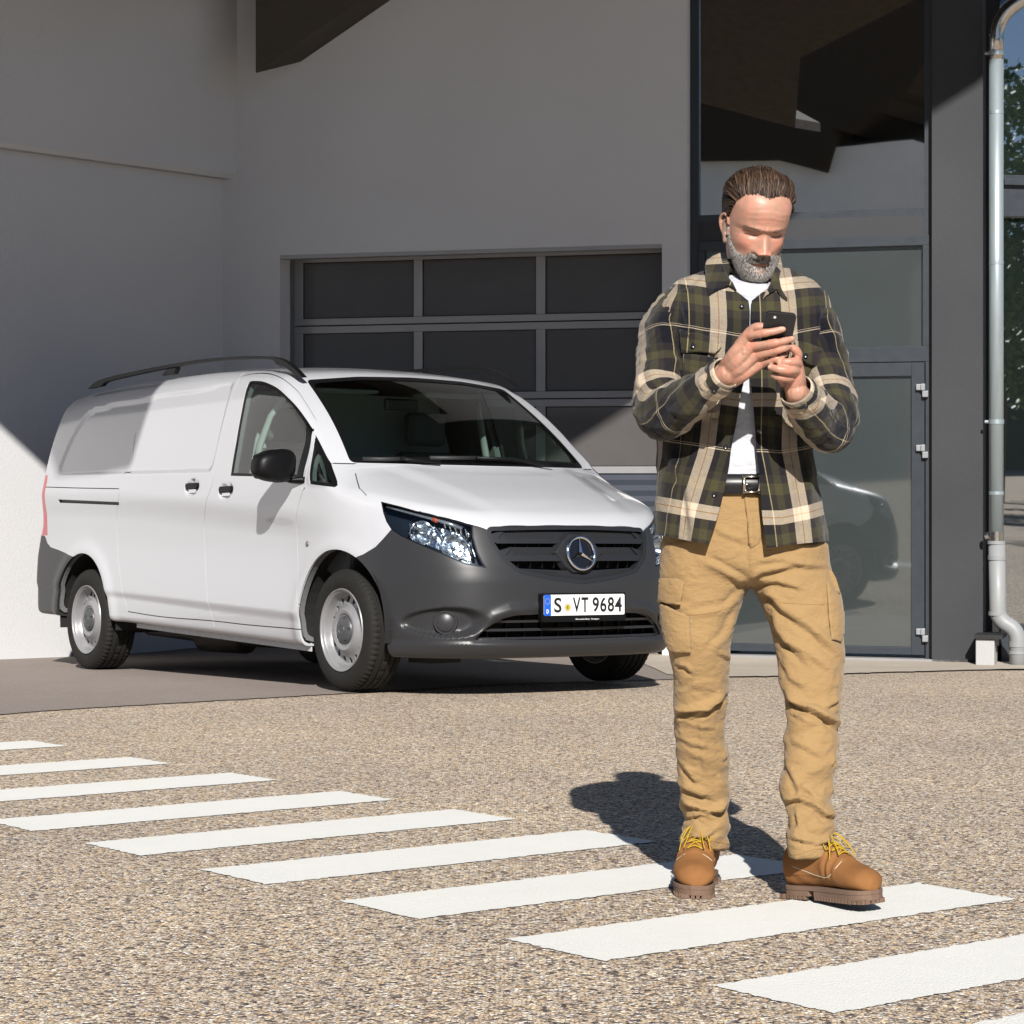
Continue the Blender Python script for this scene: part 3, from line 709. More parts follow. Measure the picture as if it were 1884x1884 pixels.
BLK = simple('black_plastic', (.005,.005,.0055), .42, 0, Specular_IOR_Level=.18); BLKM = simple('matt_black', (.006,.006,.006), .8); RUB = simple('black_rubber', (.015,.015,.016), .6)
GRL = simple('grille_plastic', (.018,.019,.022), .36, 0, Specular_IOR_Level=.4)
CHR = simple('chrome', (.86,.87,.88), .07, 1.0); SATIN = simple('silver_paint', (.52,.52,.53), .30, .55)
t = NT('car_glass'); g_ = t.n('BsdfGlass'); g_.inputs['IOR'].default_value = 1.0; g_.inputs['Roughness'].default_value = 0
tr = t.n('BsdfTransparent'); tr.inputs[0].default_value = (.80,.87,.84,1); gl = t.n('BsdfGlossy'); gl.inputs['Roughness'].default_value = .01; fr_ = t.n('Fresnel'); fr_.inputs[0].default_value = 1.52
ge = t.n('NewGeometry'); mx = t.n('MixShader'); t.l(t.math('MULTIPLY', t.math('MULTIPLY', fr_.outputs[0], 1.9, True), t.math('SUBTRACT', 1, ge.outputs['Backfacing'])), mx.inputs[0]); t.l(tr.outputs[0], mx.inputs[1]); t.l(gl.outputs[0], mx.inputs[2]); t.l(mx.outputs[0], t.t.nodes['Material Output'].inputs[0]); CGL = t.m
t = NT('clear_lamp_lens'); tr = t.n('BsdfTransparent'); tr.inputs[0].default_value = (.93,.95,.97,1); gl = t.n('BsdfGlossy'); gl.inputs['Roughness'].default_value = .01; fr_ = t.n('Fresnel'); fr_.inputs[0].default_value = 1.55
ge = t.n('NewGeometry'); mx = t.n('MixShader'); t.l(t.math('MULTIPLY', fr_.outputs[0], t.math('SUBTRACT', 1, ge.outputs['Backfacing'])), mx.inputs[0]); t.l(tr.outputs[0], mx.inputs[1]); t.l(gl.outputs[0], mx.inputs[2]); t.l(mx.outputs[0], t.t.nodes['Material Output'].inputs[0]); LENS = t.m
def hsz(a, b, y=-.9):
    px = c1(a,b); h = hit(*px)
    if h is None or abs(h[1]-y) > .25: h = v_iy(*px, y)
    return (-h[0], h[2])
# outlines -----------------------------------------------------------------
HL = [c3(*p) for p in ((133,74),(250,103),(380,140),(470,163),(560,183),(640,205),(682,216),(688,290),(712,375),(738,430),(762,471),(700,462),(635,450),(560,418),(490,385),(410,352),(330,318),(255,282),(196,243),(165,195),(146,140))]
WS = rounded([(-.775,1.216),(-.40,1.208),(0,1.206),(.40,1.208),(.775,1.216),(.672,1.708),(.35,1.738),(0,1.746),(-.35,1.738),(-.672,1.708)], .03)
WSi = rounded([(-.757,1.245),(-.40,1.236),(0,1.234),(.40,1.236),(.757,1.245),(.655,1.685),(.35,1.716),(0,1.722),(-.35,1.716),(-.655,1.685)], .03)
SW = [hsz(*p) for p in ((1050,690),(1078,520),(1110,340),(1135,230))]; SW = SW+catmull([hsz(*p) for p in ((1135,230),(1150,204),(1182,199),(1232,206),(1300,240),(1370,305),(1430,378),(1480,452))], 4)[1:]+[hsz(1450,600),hsz(1428,700)]
TW = catmull([hsz(*p) for p in ((1488,472),(1535,560),(1580,650),(1605,722))], 4)+[hsz(*p) for p in ((1606,740),(1592,749),(1530,742),(1462,733),(1470,600))]
def inset(P, d):
    P = [Vector(p) for p in P]; N = len(P); A = sum(P[i].x*P[(i+1)%N].y-P[(i+1)%N].x*P[i].y for i in range(N)); sg = 1 if A > 0 else -1; out = []
    for i in range(N):
        a,b,c = P[i-1],P[i],P[(i+1)%N]; e,f = (b-a).normalized(),(c-b).normalized(); n1 = Vector((-e.y,e.x))*sg; n2 = Vector((-f.y,f.x))*sg; n = (n1+n2); n = n/max(n.length_squared,.3)*2 if n.length > 0 else n1
        out.append(b+n*d*1.0)
    if d > 0:
        def dist(q):
            m_ = 9e9
            for i in range(N):
                a,b = P[i],P[(i+1)%N]; e = b-a; t_ = max(0,min(1,(q-a).dot(e)/max(e.length_squared,1e-12))); m_ = min(m_,(q-a-e*t_).length)
            return m_
        out = [q for q in out if dist(q) > .9*d]
    return [(v.x,v.y) for v in out]
GR = rounded([(-.50,.862),(-.25,.868),(0,.871),(.25,.868),(.50,.862),(.512,.80),(.465,.70),(.38,.625),(.20,.588),(0,.566),(-.20,.588),(-.38,.625),(-.465,.70),(-.512,.80)], .03)
IT = rounded([(-.60,.288),(-.30,.284),(0,.283),(.30,.284),(.60,.288),(.55,.345),(.47,.395),(.40,.412),(0,.422),(-.40,.412),(-.47,.395),(-.55,.345)], .02)
hx = [hit(*c2(*p)) for p in ((275,640),(284,680),(296,722),(330,758),(410,788))]
hood_side = [(-p[0], p[1]) for p in hx if p is not None]+[(-p[0],p[1]) for p in (hit(*c3(*q)) for q in ((250,100),(380,137),(470,160),(560,180),(640,203),(690,216)) ) if p is not None]
g_top = hit(*c3(775,222))
hp = hood_side+[(.146,-.50),(.110,-.25),(.100,0)]
hp = [(.868,hp[0][1]*1.0)]+hp[0:]
hood_poly = [(s,y) for s,y in hp]+[(s,-y) for s,y in hp[::-1][1:]]
rear_h = [(.845+.25*y*y, y) for y in np.linspace(-hood_poly[0][1]*.96 if hood_poly[0][1]>0 else .82, -.82, 12)]
hood_poly = hood_poly[1:-1]+[(s,y) for s,y in rear_h]
# cutters --------------------------------------------------------------------
def cut(me, *mbs):
    for mb in mbs: me = boolean(me, fin(mb))
    return me
def keep(me, mb): return boolean(me, fin(mb), 'INTERSECT')
m_arch = MB()
for ax in (WF, WB):
    zc, r = .335, .405
    P = [(ax+r*math.cos(a), zc+r*math.sin(a)*1.03) for a in np.linspace(-.2,math.pi+.2,40)]+[(ax-r*1.02,-.3),(ax+r*1.02,-.3)]
    prism_y(m_arch, P, -1.3, -.60); prism_y(m_arch, P, .60, 1.3)
def mirrored(fn):
    m = MB(); fn(m, False); 
    n = MB(); fn(n, True); return m, n
w_ws = MB(); prism_x(w_ws, WS, -.35, -2.05)
w_sw = MB(); prism_y(w_sw, SW); prism_y(w_sw, TW)
w_gr = MB(); prism_x(w_gr, GR, .3, -.33)
w_it = MB(); prism_x(w_it, IT, .3, -.33)
w_hlA = MB(); frustum(w_hlA, HL, 8.8, 13.1); w_hlB = MB(); frustum(w_hlB, HL, 8.8, 13.1, True)
openings = [m_arch, w_ws, w_sw, w_gr, w_it, w_hlA, w_hlB]
body = cut(SK, *openings)
# hood: cut from above, above the headlamp line only
hood_c = MB(); prism_z(hood_c, hood_poly, .80, 1.5)
# bumper outline on the near side, mirrored for the far one
bp = [(628,1060),(642,1034),(656,1024.5),(668,1020),(691,1006),(706,990),(719,975),(745,950),(800,930),(905,930),(1120,935),(1120,1330),(628,1330)]
bA = MB(); frustum(bA, bp, 8.8, 13.1); bB = MB(); frustum(bB, bp, 8.8, 13.1, True)
hood = keep(body, hood_c); hood_gap = MB()
body = boolean(body, fin(hood_c))
hb = MB(); prism_z(hb, [(s,y) for s,y in inset(hood_poly, .006)], .79, 1.52); hood = keep(hood, hb)
rb = [(4.0,.70),(4.276,.738),(4.50,.775),(4.64,.795),(4.70,.822),(4.735,.86),(4.76,.872),(5.3,.885),(5.3,.1),(4.0,.1)]
rB = MB(); prism_y(rB, rb)
bump_f = boolean(fin(bA), fin(bB), 'UNION')
bumper = boolean(body, bump_f, 'INTERSECT'); body = boolean(body, bump_f)
rbumper = boolean(body, fin(rB), 'INTERSECT'); body = boolean(body, fin(rB))
# panel gaps
seams = MB(); gw = .0055
def sp(*pts): return [hsz(a,b,y) for a,b,y in pts]
s_rear = sp((560,470,-.905),(545,600,-.92),(540,668,-.935),(500,680,-.94),(478,780,-.95),(462,920,-.95),(470,1100,-.95),(486,1240,-.95),(505,1330,-.95),(520,1392,-.95))
s_door = sp((1147,125,-.73),(1120,160,-.77),(1085,215,-.82),(1040,340,-.86),(1000,520,-.905),(972,680,-.94),(945,770,-.95),(925,830,-.95),(915,960,-.95),(922,1150,-.95),(932,1310,-.95),(952,1400,-.95),(970,1470,-.95))
s_fd = sp((1480,460,-.865),(1462,600,-.90),(1440,735,-.935),(1425,770,-.95),(1400,860,-.95),(1396,1000,-.95),(1396,1250,-.95),(1405,1390,-.95),(1416,1480,-.95))
s_dtop = sp((1090,190,-.81),(1120,172,-.80),(1200,160,-.79),(1260,165,-.79),(1320,190,-.80),(1380,240,-.82),(1430,310,-.84),(1470,375,-.855),(1486,410,-.86),(1480,460,-.865))
s_bot = sp((520,1392,-.95),(700,1420,-.95),(950,1440,-.95),(1150,1462,-.95),(1415,1485,-.95))
s_top = sp((630,240,-.81),(640,232,-.81),(800,215,-.81),(1050,196,-.81))
s_rail = sp((95,748,-.94),(250,753,-.95),(475,757,-.95)); s_low = sp((92,833,-.94),(160,833,-.95))
s_cowl = sp((1574,625,-.88),(1640,627,-.86),(1700,628,-.84))
for q in (s_rear, s_door, s_fd, s_dtop, s_bot, s_rail, s_cowl):
    q = catmull(q, 5) if len(q) > 3 else q
    sm = MB(); prism_y(sm, ribbon(q, gw), -1.3, 1.3); nb = boolean(body, fin(sm))
    if len(nb.polygons) > 1000: body = nb
    else: print('SEAM FAILED', q[0])
tl = [(4.70,.872),(4.70,1.0),(4.705,1.24),(4.72,1.27),(5.3,1.30),(5.3,.885)]
TL_ = MB(); prism_y(TL_, tl, -1.3, -.66); prism_y(TL_, tl, .66, 1.3); tail = boolean(body, fin(TL_), 'INTERSECT'); body = boolean(body, fin(TL_))
rg = MB(); prism_x(rg, rounded([(-.90,1.32),(.90,1.32),(.82,1.70),(-.82,1.70)],.05), -4.765, -5.3); rgl = boolean(body, fin(rg), 'INTERSECT'); body = boolean(body, fin(rg))
slot = MB(); prism_y(slot, sp((160,812,-.95),(475,826,-.95),(475,842,-.95),(160,829,-.95)), -1.3, 1.3)
body = boolean(body, fin(slot))
vpart(body, 'body', CARW)
vpart(hood, 'hood', CARW)
# inner structure seen through the gaps
IN = skin(-.022, -.045, False)
INC = MB(); prism_y(INC, SW); prism_y(INC, TW)
inner = cut(IN, m_arch, w_ws, w_sw, w_gr, w_it, w_hlA, w_hlB)
INM = simple('inner_panel', (.13,.132,.135), .7)
vpart(inner, 'inner_shell', INM, fix=False)
# bumper: plastic, with a brow over the intake
vpart(bumper, 'front_bumper', DPL); vpart(rbumper, 'rear_bumper', DPL)

TLR = paint('tail_lamp_red', (.42,.012,.018), .25, 1.0)
# the two tail lamps are separate pieces
for sg in (-1,1):
    h_ = MB(); h_.box((-5.4,min(0,sg*1.3),.5),(-4.5,max(0,sg*1.3),1.6)); vpart(boolean(tail, fin(h_), 'INTERSECT'), 'tail_lamp', TLR)
vpart(rgl, 'rear_window', paint('black_glass', (.008,.008,.009), .15, 1.0))
# ------------------------------------------------------------------ glass, lamps, grille and fittings of the van
def layer(a, b, *prs):
    m = skin(a, b, False) if a < -.012 else skin(a, b)
    for p in prs: m = boolean(m, fin(p), 'INTERSECT')
    return m
def pm(fn, P, *a):
    m = MB(); fn(m, P, *a); return m
def root1(f, a, b):
    """bisect f from negative side a to positive side b"""
    for _ in range(40):
        m = (a+b)/2
        if f(m) < 0: a = m
        else: b = m
    return (a+b)/2
def onf(y, z, lvl=0): return root1(lambda x: float(F(np.array([x,y,z]))-lvl), -.6, .4)
def ons(s, z, lvl=0, sg=-1): return sg*root1(lambda y: float(F(np.array([-s,sg*y,z]))-lvl), .3, 1.3)
LAY = {}
def lay(a, b):
    if (a,b) not in LAY: LAY[(a,b)] = skin(a, b, False)
    return LAY[(a,b)]
def piece(a, b, *prs):
    m = lay(a,b).copy()
    for p, op in prs: m = boolean(m, fin(p), op)
    return m
I_, D_ = 'INTERSECT', 'DIFFERENCE'
# windscreen
ws = vpart(piece(-.005,-.0095,(pm(prism_x, WS, -.35, -2.05),I_)), 'windscreen', CGL, lvl=-.005)
vpart(piece(-.0015,-.0049,(pm(prism_x, inset(WS,.002), -.35, -2.05),I_),(pm(prism_x, WSi, -.3, -2.1),D_)), 'windscreen_border', BLK, ws, lvl=-.0015)
# side windows
def near(a, b, P, y0, y1, *more):
    m = lay(a,b).copy(); m = boolean(m, fin(pm(prism_y, P, y0, y1)), I_)
    for q in more: m = boolean(m, fin(pm(prism_y, q, -1.4, 1.4)), D_)
    return m
sail = [hsz(*p) for p in ((1445,405),(1482,452),(1476,470),(1448,600),(1428,700),(1392,700),(1412,600),(1440,480))]
for y0,y1 in ((-1.3,-.3),(.3,1.3)):
    sw_ = vpart(near(-.007,-.011,inset(SW,.001),y0,y1), 'side_window', CGL, lvl=-.007)
    vpart(near(-.0035,-.0069,inset(SW,-.004),y0,y1,inset(SW,.016)), 'window_seal', BLK, sw_, lvl=-.0035)
    vpart(near(-.0035,-.0069,sail,y0,y1), 'mirror_sail', BLK, sw_, lvl=-.0035)
    tw_ = vpart(near(-.007,-.011,inset(TW,.001),y0,y1), 'quarter_window', CGL, lvl=-.007)
    vpart(near(-.0035,-.0069,inset(TW,-.003),y0,y1,inset(TW,.018)), 'window_seal', BLK, tw_, lvl=-.0035)
# head lamps
REFL = simple('lamp_reflector', (.82,.84,.86), .12, 1.0); REFLW = NT('faceted_reflector'); _c = REFLW.coord(); REFLW.set(Base_Color=(.55,.62,.68,1), Metallic=1, Roughness=.24); REFLW.bump(REFLW.noise(_c, 17, 2), 1, .02); REFLW = REFLW.m
HOUS = simple('lamp_housing', (.014,.020,.027), .22, .3); AMB = simple('amber_bulb', (.40,.07,.03), .3); FROST = simple('lamp_silver', (.42,.45,.48), .25, .8)
def hitl(px, py, lvl, flip=False):
    p = hit(px, py, lvl); return Vector(p*[1,-1,1]) if flip else Vector(p)
for flip in (False, True):
    H = empty('headlight', (0,0,0), van)
    fm = MB(); frustum(fm, inset(HL,.8), 8.8, 13.1, flip); vpart(boolean(lay(-.003,-.007).copy(), fin(fm), I_), 'lens', LENS, H, lvl=-.003)
    fm = MB(); frustum(fm, inset(HL,-.3), 8.8, 13.1, flip); fi = MB(); frustum(fi, inset(HL,2.6), 8.7, 13.3, flip)
    vpart(boolean(boolean(lay(-.0071,-.03).copy(), fin(fm), I_), fin(fi), D_), 'lamp_rim', BLK, H, fix=False)
    fm = MB(); frustum(fm, inset(HL,-8), 8.8, 13.1, flip); vpart(boolean(lay(-.085,-.10).copy(), fin(fm), I_), 'lamp_housing', HOUS, H, fix=False)
    fwd = Vector((1, (-1 if not flip else 1)*.30, 0)).normalized()
    q = fwd.to_track_quat('Y','Z').to_matrix()
    for (px,py),r in ((c3(378,262),.060),(c3(572,348),.064)):
        c = hitl(px, py, -.035, flip); m = MB(); prof = [(.004,-.055),(r*.45,-.046),(r*.75,-.03),(r,-.004),(r+.003,0),(r+.003,-.006),(r*.78,-.036),(r*.45,-.052),(.004,-.061)]
        m.lathe(prof, 32, closed=True); m.v = [tuple(q@Vector(v)+c) for v in m.v]; m.build('reflector', REFL, H, smooth=True)
        m = MB(); m.lathe([(.001,-.05),(.011,-.048),(.013,-.03),(.010,-.012),(.001,-.008)], 16); m.v = [tuple(q@Vector(v)+c) for v in m.v]; m.build('bulb_cap', REFL, H, smooth=True)
    fm = MB(); frustum(fm, [c3(*p) for p in ((300,205),(440,225),(640,262),(700,405),(650,432),(500,370),(320,300))], 8.8, 13.1, flip)
    vpart(boolean(lay(-.075,-.082).copy(), fin(fm), I_), 'reflector', REFLW, H, fix=False)
    m = MB()
    for (a,b),(c_,d_) in (((318,215),(470,300)),((455,215),(520,330)),((620,255),(690,420)),((300,250),(330,300)),((650,240),(660,300))):
        m.tube([hitl(*c3(a,b),-.045,flip), hitl(*c3((a+c_)/2+8,(b+d_)/2),-.035,flip), hitl(*c3(c_,d_),-.05,flip)], .012, 6, flat=(1,.4))
    m.build('reflector_ribs', REFL, H, smooth=True)
    pts = [hitl(*c3(*p), -.030, flip) for p in ((170,108),(260,130),(360,156),(450,178),(540,205),(620,235))]
    MB().tube(pts, [.012,.014,.016,.018,.022,.02], 8, flat=(1,.55)).build('indicator_strip', FROST, H, smooth=True)
    pts = [hitl(*c3(*p), -.022, flip) for p in ((445,180),(472,192))]
    MB().tube(pts, .012, 10).build('amber_bulb', AMB, H, smooth=True)
    for k in range(5):
        a = hitl(*c3(500+k*34,180+k*12), -.02, flip); b = hitl(*c3(520+k*32,232+k*14), -.03, flip); MB().tube([a,b], .0045, 6).build('reflector_ribs', REFL, H, smooth=True)
# grille
G = empty('grille', (0,0,0), van)
gx = lambda P: pm(prism_x, P, .35, -.5)
vpart(piece(-.003,-.05,(gx(inset(GR,.001)),I_),(gx(inset(GR,.022)),D_)), 'grille_frame', GRL, G, lvl=-.003)
vpart(piece(-.11,-.12,(gx(inset(GR,-.02)),I_)), 'grille_backing', BLKM, G, fix=False)
def zc(a): return .871-(a-215)*.000884
BARS = [((246,297),(297,322),.50,.49),((344,394),(394,424),.478,.455),((466,506),(506,536),.40,.36)]
holes = MB()
for k,(pf_,lp,w0,w1) in enumerate(BARS):
    zt,zm,zb = zc(pf_[0]),zc(pf_[1]),zc(lp[1]); dz = (.0,.0,-.02)[k]
    def P_(za, zb_, w, wb, drop): return [(-w,za-drop),(-w*.5,za),(0,za+drop*.0),(w*.5,za),(w,za-drop),(wb,zb_-drop*.2),(wb*.5,zb_-(.004 if k<2 else .012)),(0,zb_-(.006 if k<2 else .030)),(-wb*.5,zb_-(.004 if k<2 else .012)),(-wb,zb_-drop*.2)]
    if k == 2: up = [(-.37,zt),(0,zt-.016),(.37,zt),(.33,zm-.002),(.18,zm-.010),(0,zm-.030),(-.18,zm-.010),(-.33,zm-.002)]; lo_ = [(-.43,zt+.012),(-.385,zt+.01),(-.33,zm),(-.18,zm-.010),(0,zm-.030),(.18,zm-.010),(.33,zm),(.385,zt+.01),(.43,zt+.012),(.40,zm-.004),(.20,zb-.014),(0,zb-.034),(-.20,zb-.014),(-.40,zm-.004)]
    else: up = [(-w0+.09,zt),(w0-.09,zt),(w0-.05,zm),(-w0+.05,zm)]; lo_ = [(-w0-.0,zm+.004),(w0,zm+.004),(w0-.005,zm-.008),(w0-.04,zb),(-w0+.04,zb),(-w0+.005,zm-.008)]; 
    b = vpart(piece(-.026,-.034,(gx(up),I_)), 'perforated_bar', GRL, G, lvl=-.026)
    for hf in ([[(-.7,.5),(.7,.5),(.7,1),(-.7,1)]] if k < 2 else [[(-.7,.5),(0,.5),(0,1),(-.7,1)],[(0,.5),(.7,.5),(.7,1),(0,1)]]):
        vpart(piece(-.009,-.045,(gx(lo_),I_),(gx(inset(GR,.020)),I_),(gx(hf),I_)), 'grille_bar', GRL, G, lvl=-.009)
    if k < 2:
        for sg in (-1,1):
            wing = [(sg*(w0-.10),zt+.002),(sg*(w0-.005),zm+.022),(sg*w0,zm+.004),(sg*(w0-.055),zm+.003)]
            vpart(piece(-.016,-.045,(gx(wing),I_),(gx(inset(GR,.020)),I_)), 'bar_end', GRL, G, lvl=-.016)
    rws = 4; 
    for r_ in range(rws):
        z = zt-.008-(zt-zm-.014)*r_/(rws-1)
        y = -.5
        while y < .5:
            yy = y+(.0085 if r_%2 else 0); zz = z-(.016*(1-abs(yy)/.37)+.012*(1-min(abs(yy)/.2,1)) if k == 2 else 0)
            lim = (w0-.10-(.0 if k<2 else -.06))
            if abs(yy) < lim and (abs(yy) > (.125 if k==0 else .14) or (k==2 and r_>=2)):
                x = onf(yy, zz, -.0248); n = 6
                holes.add([(x,yy+.0058*math.cos(a),zz+.0048*math.sin(a)) for a in np.linspace(0,2*math.pi,n,endpoint=False)]+[(x-.002,yy+.0058*math.cos(a),zz+.0048*math.sin(a)) for a in np.linspace(0,2*math.pi,n,endpoint=False)], [tuple(range(n)),tuple(range(n,2*n))[::-1]]+[(i,n+i,n+(i+1)%n,(i+1)%n) for i in range(n)])
            y += .017
holes.build('perforations', BLKM, G)
# vertical ribs in the gaps
for y in np.arange(-.42,.43,.07):
    for za,zb in ((.775,.757),(.685,.650)):
        if abs(y) > .13: m = MB(); x = onf(y,(za+zb)/2,-.04); m.box((x-.02,y-.003,zb),(x,y+.003,za)); m.build('grille_rib', BLK, G)
# star mount, ring and star
sc_ = Vector((onf(0,.724,.0)+.004, 0, .724)); tilt = Matrix.Rotation(R_(-9),3,'Y')
def starp(mb): mb.v = [tuple(tilt@Vector(v)+sc_) for v in mb.v]; return mb
m = MB(); hexa = [(-.168,.012),(-.105,.082),(-.05,.118),(.05,.118),(.105,.082),(.168,.012),(.105,-.075),(.05,-.112),(-.05,-.112),(-.105,-.075)]
m.prism([(-.045,y,z) for y,z in hexa], [(-.004,y*.86,z*.86) for y,z in hexa]); starp(m).build('star_mount', GRL, G, bevel=.006)
emb = empty('emblem', (0,0,0), van)
m = MB(); m.lathe([(.001,0),(.078,0),(.078,.006),(.001,.006)], 48); m.v = [(v[1]*1.0-.002,v[0],v[2]) for v in m.v]; starp(m).build('emblem_disc', paint('gloss_black', (.006,.006,.007), .1, 1), emb, autosmooth=40)
V = []; 
for i in range(48):
    a = 2*math.pi*i/48
    for j in range(10): b = 2*math.pi*j/10; r = .0845+.0085*math.cos(b); V.append((.012+.008*math.sin(b), r*math.cos(a), r*math.sin(a)))
m = MB(); m.add(V, [(i*10+j, i*10+(j+1)%10, ((i+1)%48)*10+(j+1)%10, ((i+1)%48)*10+j) for i in range(48) for j in range(10)]); starp(m).build('emblem_ring', CHR, emb, smooth=True)
V = [(.026,0,0)]
for k in range(6):
    a = math.pi/2+k*math.pi/3; r = .082 if k%2 == 0 else .0125; V.append((.010 if k%2 == 0 else .012, r*math.cos(a), r*math.sin(a)))
V.append((.006,0,0)); m = MB(); m.add(V, [(0,1+k,1+(k+1)%6) for k in range(6)]+[(7,1+(k+1)%6,1+k) for k in range(6)]); starp(m).build('emblem_star', CHR, emb)
# lower intake
IN_ = empty('air_intake', (0,0,0), van)
vpart(piece(-.11,-.12,(gx(inset(IT,-.02)),I_)), 'intake_backing', BLKM, IN_, fix=False)
for za,zb in ((.386,.374),(.344,.331),(.300,.288)):
    vpart(piece(-.018,-.05,(gx([(-.62,za),(.62,za),(.62,zb),(-.62,zb)]),I_),(gx(inset(IT,.001)),I_)), 'intake_bar', GRL, IN_, lvl=-.018)
for y in np.arange(-.5,.51,.1): m = MB(); x = onf(y,.34,-.06); m.box((x-.03,y-.004,.29),(x,y+.004,.41)); m.build('intake_rib', BLK, IN_)
# fog lamp blanks
for sg in (-1,1):
    c = Vector((onf(sg*.695,.377,.004), sg*.695, .377)); nrm = Vector(grad(np.array([c]))[0]); nrm = Vector((.80,sg*.60,.02)).normalized(); q = nrm.to_track_quat('Y','Z').to_matrix()
    f_ = empty('fog_lamp_cover', tuple(c), van)
    m = MB(); m.lathe([(.001,-.05),(.062,-.05),(.062,.004),(.058,.010),(.054,.010),(.050,.004),(.001,.004)], 40); m.v = [tuple(q@Vector(v)) for v in m.v]; m.build('cover_ring', DPL, f_, autosmooth=40)
    m = MB(); m.lathe([(.001,0),(.047,0),(.046,.010),(.040,.014),(.001,.015)], 40); m.v = [tuple(q@Vector(v)) for v in m.v]; m.build('cover_disc', DPL, f_, autosmooth=40)
# number plate ------------------------------------------------------------
PLW = worn('plate_white', (.78,.78,.76), .35, 0, .02); PLB = simple('plate_blue', (.01,.10,.52), .35); INK = simple('plate_ink', (.008,.008,.01), .4); PLY = simple('plate_yellow', (.42,.34,.03), .5); PWH = simple('print_white', (.8,.8,.8), .4)
np_ = empty('number_plate', (onf(0,.461,0)+.018, -.008, .461), van)
def rrect(w, h, r, n=5): return [(sx*(w/2-r)+r*math.cos(a+b), sz*(h/2-r)+r*math.sin(a+b)) for sx,sz,a in ((1,1,0),(-1,1,math.pi/2),(-1,-1,math.pi),(1,-1,1.5*math.pi)) for b in np.linspace(0,math.pi/2,n)]
def plate(name, w, h, r, x0, x1, mat, cy=0, cz=0, par=None): m = MB(); P = rrect(w,h,r); m.prism([(x0,y+cy,z+cz) for y,z in P],[(x1,y+cy,z+cz) for y,z in P]); return m.build(name, mat, par or np_)
hol = plate('plate_holder', .536, .146, .008, -.03, 0, BLK, 0, -.012)
pb = plate('plate_board', .520, .112, .010, .0005, .003, INK); plate('plate_face', .514, .106, .008, .0031, .0042, PLW, par=pb)
plate('country_band', .044, .1058, .004, .0043, .0048, PLB, -.2345, par=pb)
def text(s, w, h, cy, cz, x, mat, name='lettering', par=None, bold=.0):
    cu = bpy.data.curves.new('t','FONT'); cu.body = s; cu.size = 1; cu.extrude = .0; cu.offset = bold; cu.resolution_u = 6
    o = bpy.data.objects.new('t', cu); scene.collection.objects.link(o); me = bake(o); bpy.data.objects.remove(o)
    co = np.array([v.co[:] for v in me.vertices]); mn, mxx = co.min(0), co.max(0); sc = (w/(mxx[0]-mn[0]), h/(mxx[1]-mn[1]))
    for v in me.vertices: a = (v.co.x-(mn[0]+mxx[0])/2)*sc[0]; b = (v.co.y-(mn[1]+mxx[1])/2)*sc[1]; v.co = (x, a+cy, b+cz)
    return link(name, me, par or pb, mat)
for s_,a,b in (('S',1157,1201),('V',1267,1313),('T',1318,1360),('9',1384,1423),('6',1430,1468),('8',1475,1514),('4',1518,1561)):
    text(s_, (b-a)*.001072, .077, ((a+b)/2-1337.5)*.001072, 0, .0046, INK, bold=.022)
def disc(name, r, cy, cz, x, mat, n=24): m = MB(); m.add([(x,cy+r*math.cos(a),cz+r*math.sin(a)) for a in np.linspace(0,2*math.pi,n,endpoint=False)]+[(x-.0004,cy+r*math.cos(a),cz+r*math.sin(a)) for a in np.linspace(0,2*math.pi,n,endpoint=False)], [tuple(range(n)),tuple(range(n,2*n))[::-1]]+[(i,n+i,n+(i+1)%n,(i+1)%n) for i in range(n)]); return m.build(name, mat, pb)
disc('seal', .0225, -.1085, -.012, .0047, simple('seal_grey', (.35,.35,.36), .4)); disc('seal', .018, -.1085, -.012, .0051, PLW); disc('seal', .0165, -.1085, -.012, .0055, PLY); text('B', .008, .016, -.1085, -.012, .0057, INK)
text('D', .014, .021, -.2345, -.031, .0052, PWH, bold=.03)
m = MB()
for k in range(12):
    a = k*math.pi/6; cy, cz_ = -.2345+.014*math.cos(a), .020+.014*math.sin(a); m.add([(.0052, cy+.0022*math.cos(b), cz_+.0022*math.sin(b)) for b in np.linspace(0,2*math.pi,5,endpoint=False)], [tuple(range(5))])
m.build('star_ring', PLY, pb)
text('Mercedes-Benz  Stuttgart', .150, .0085, .02, -.074, .0006, PWH, par=hol, bold=.01)
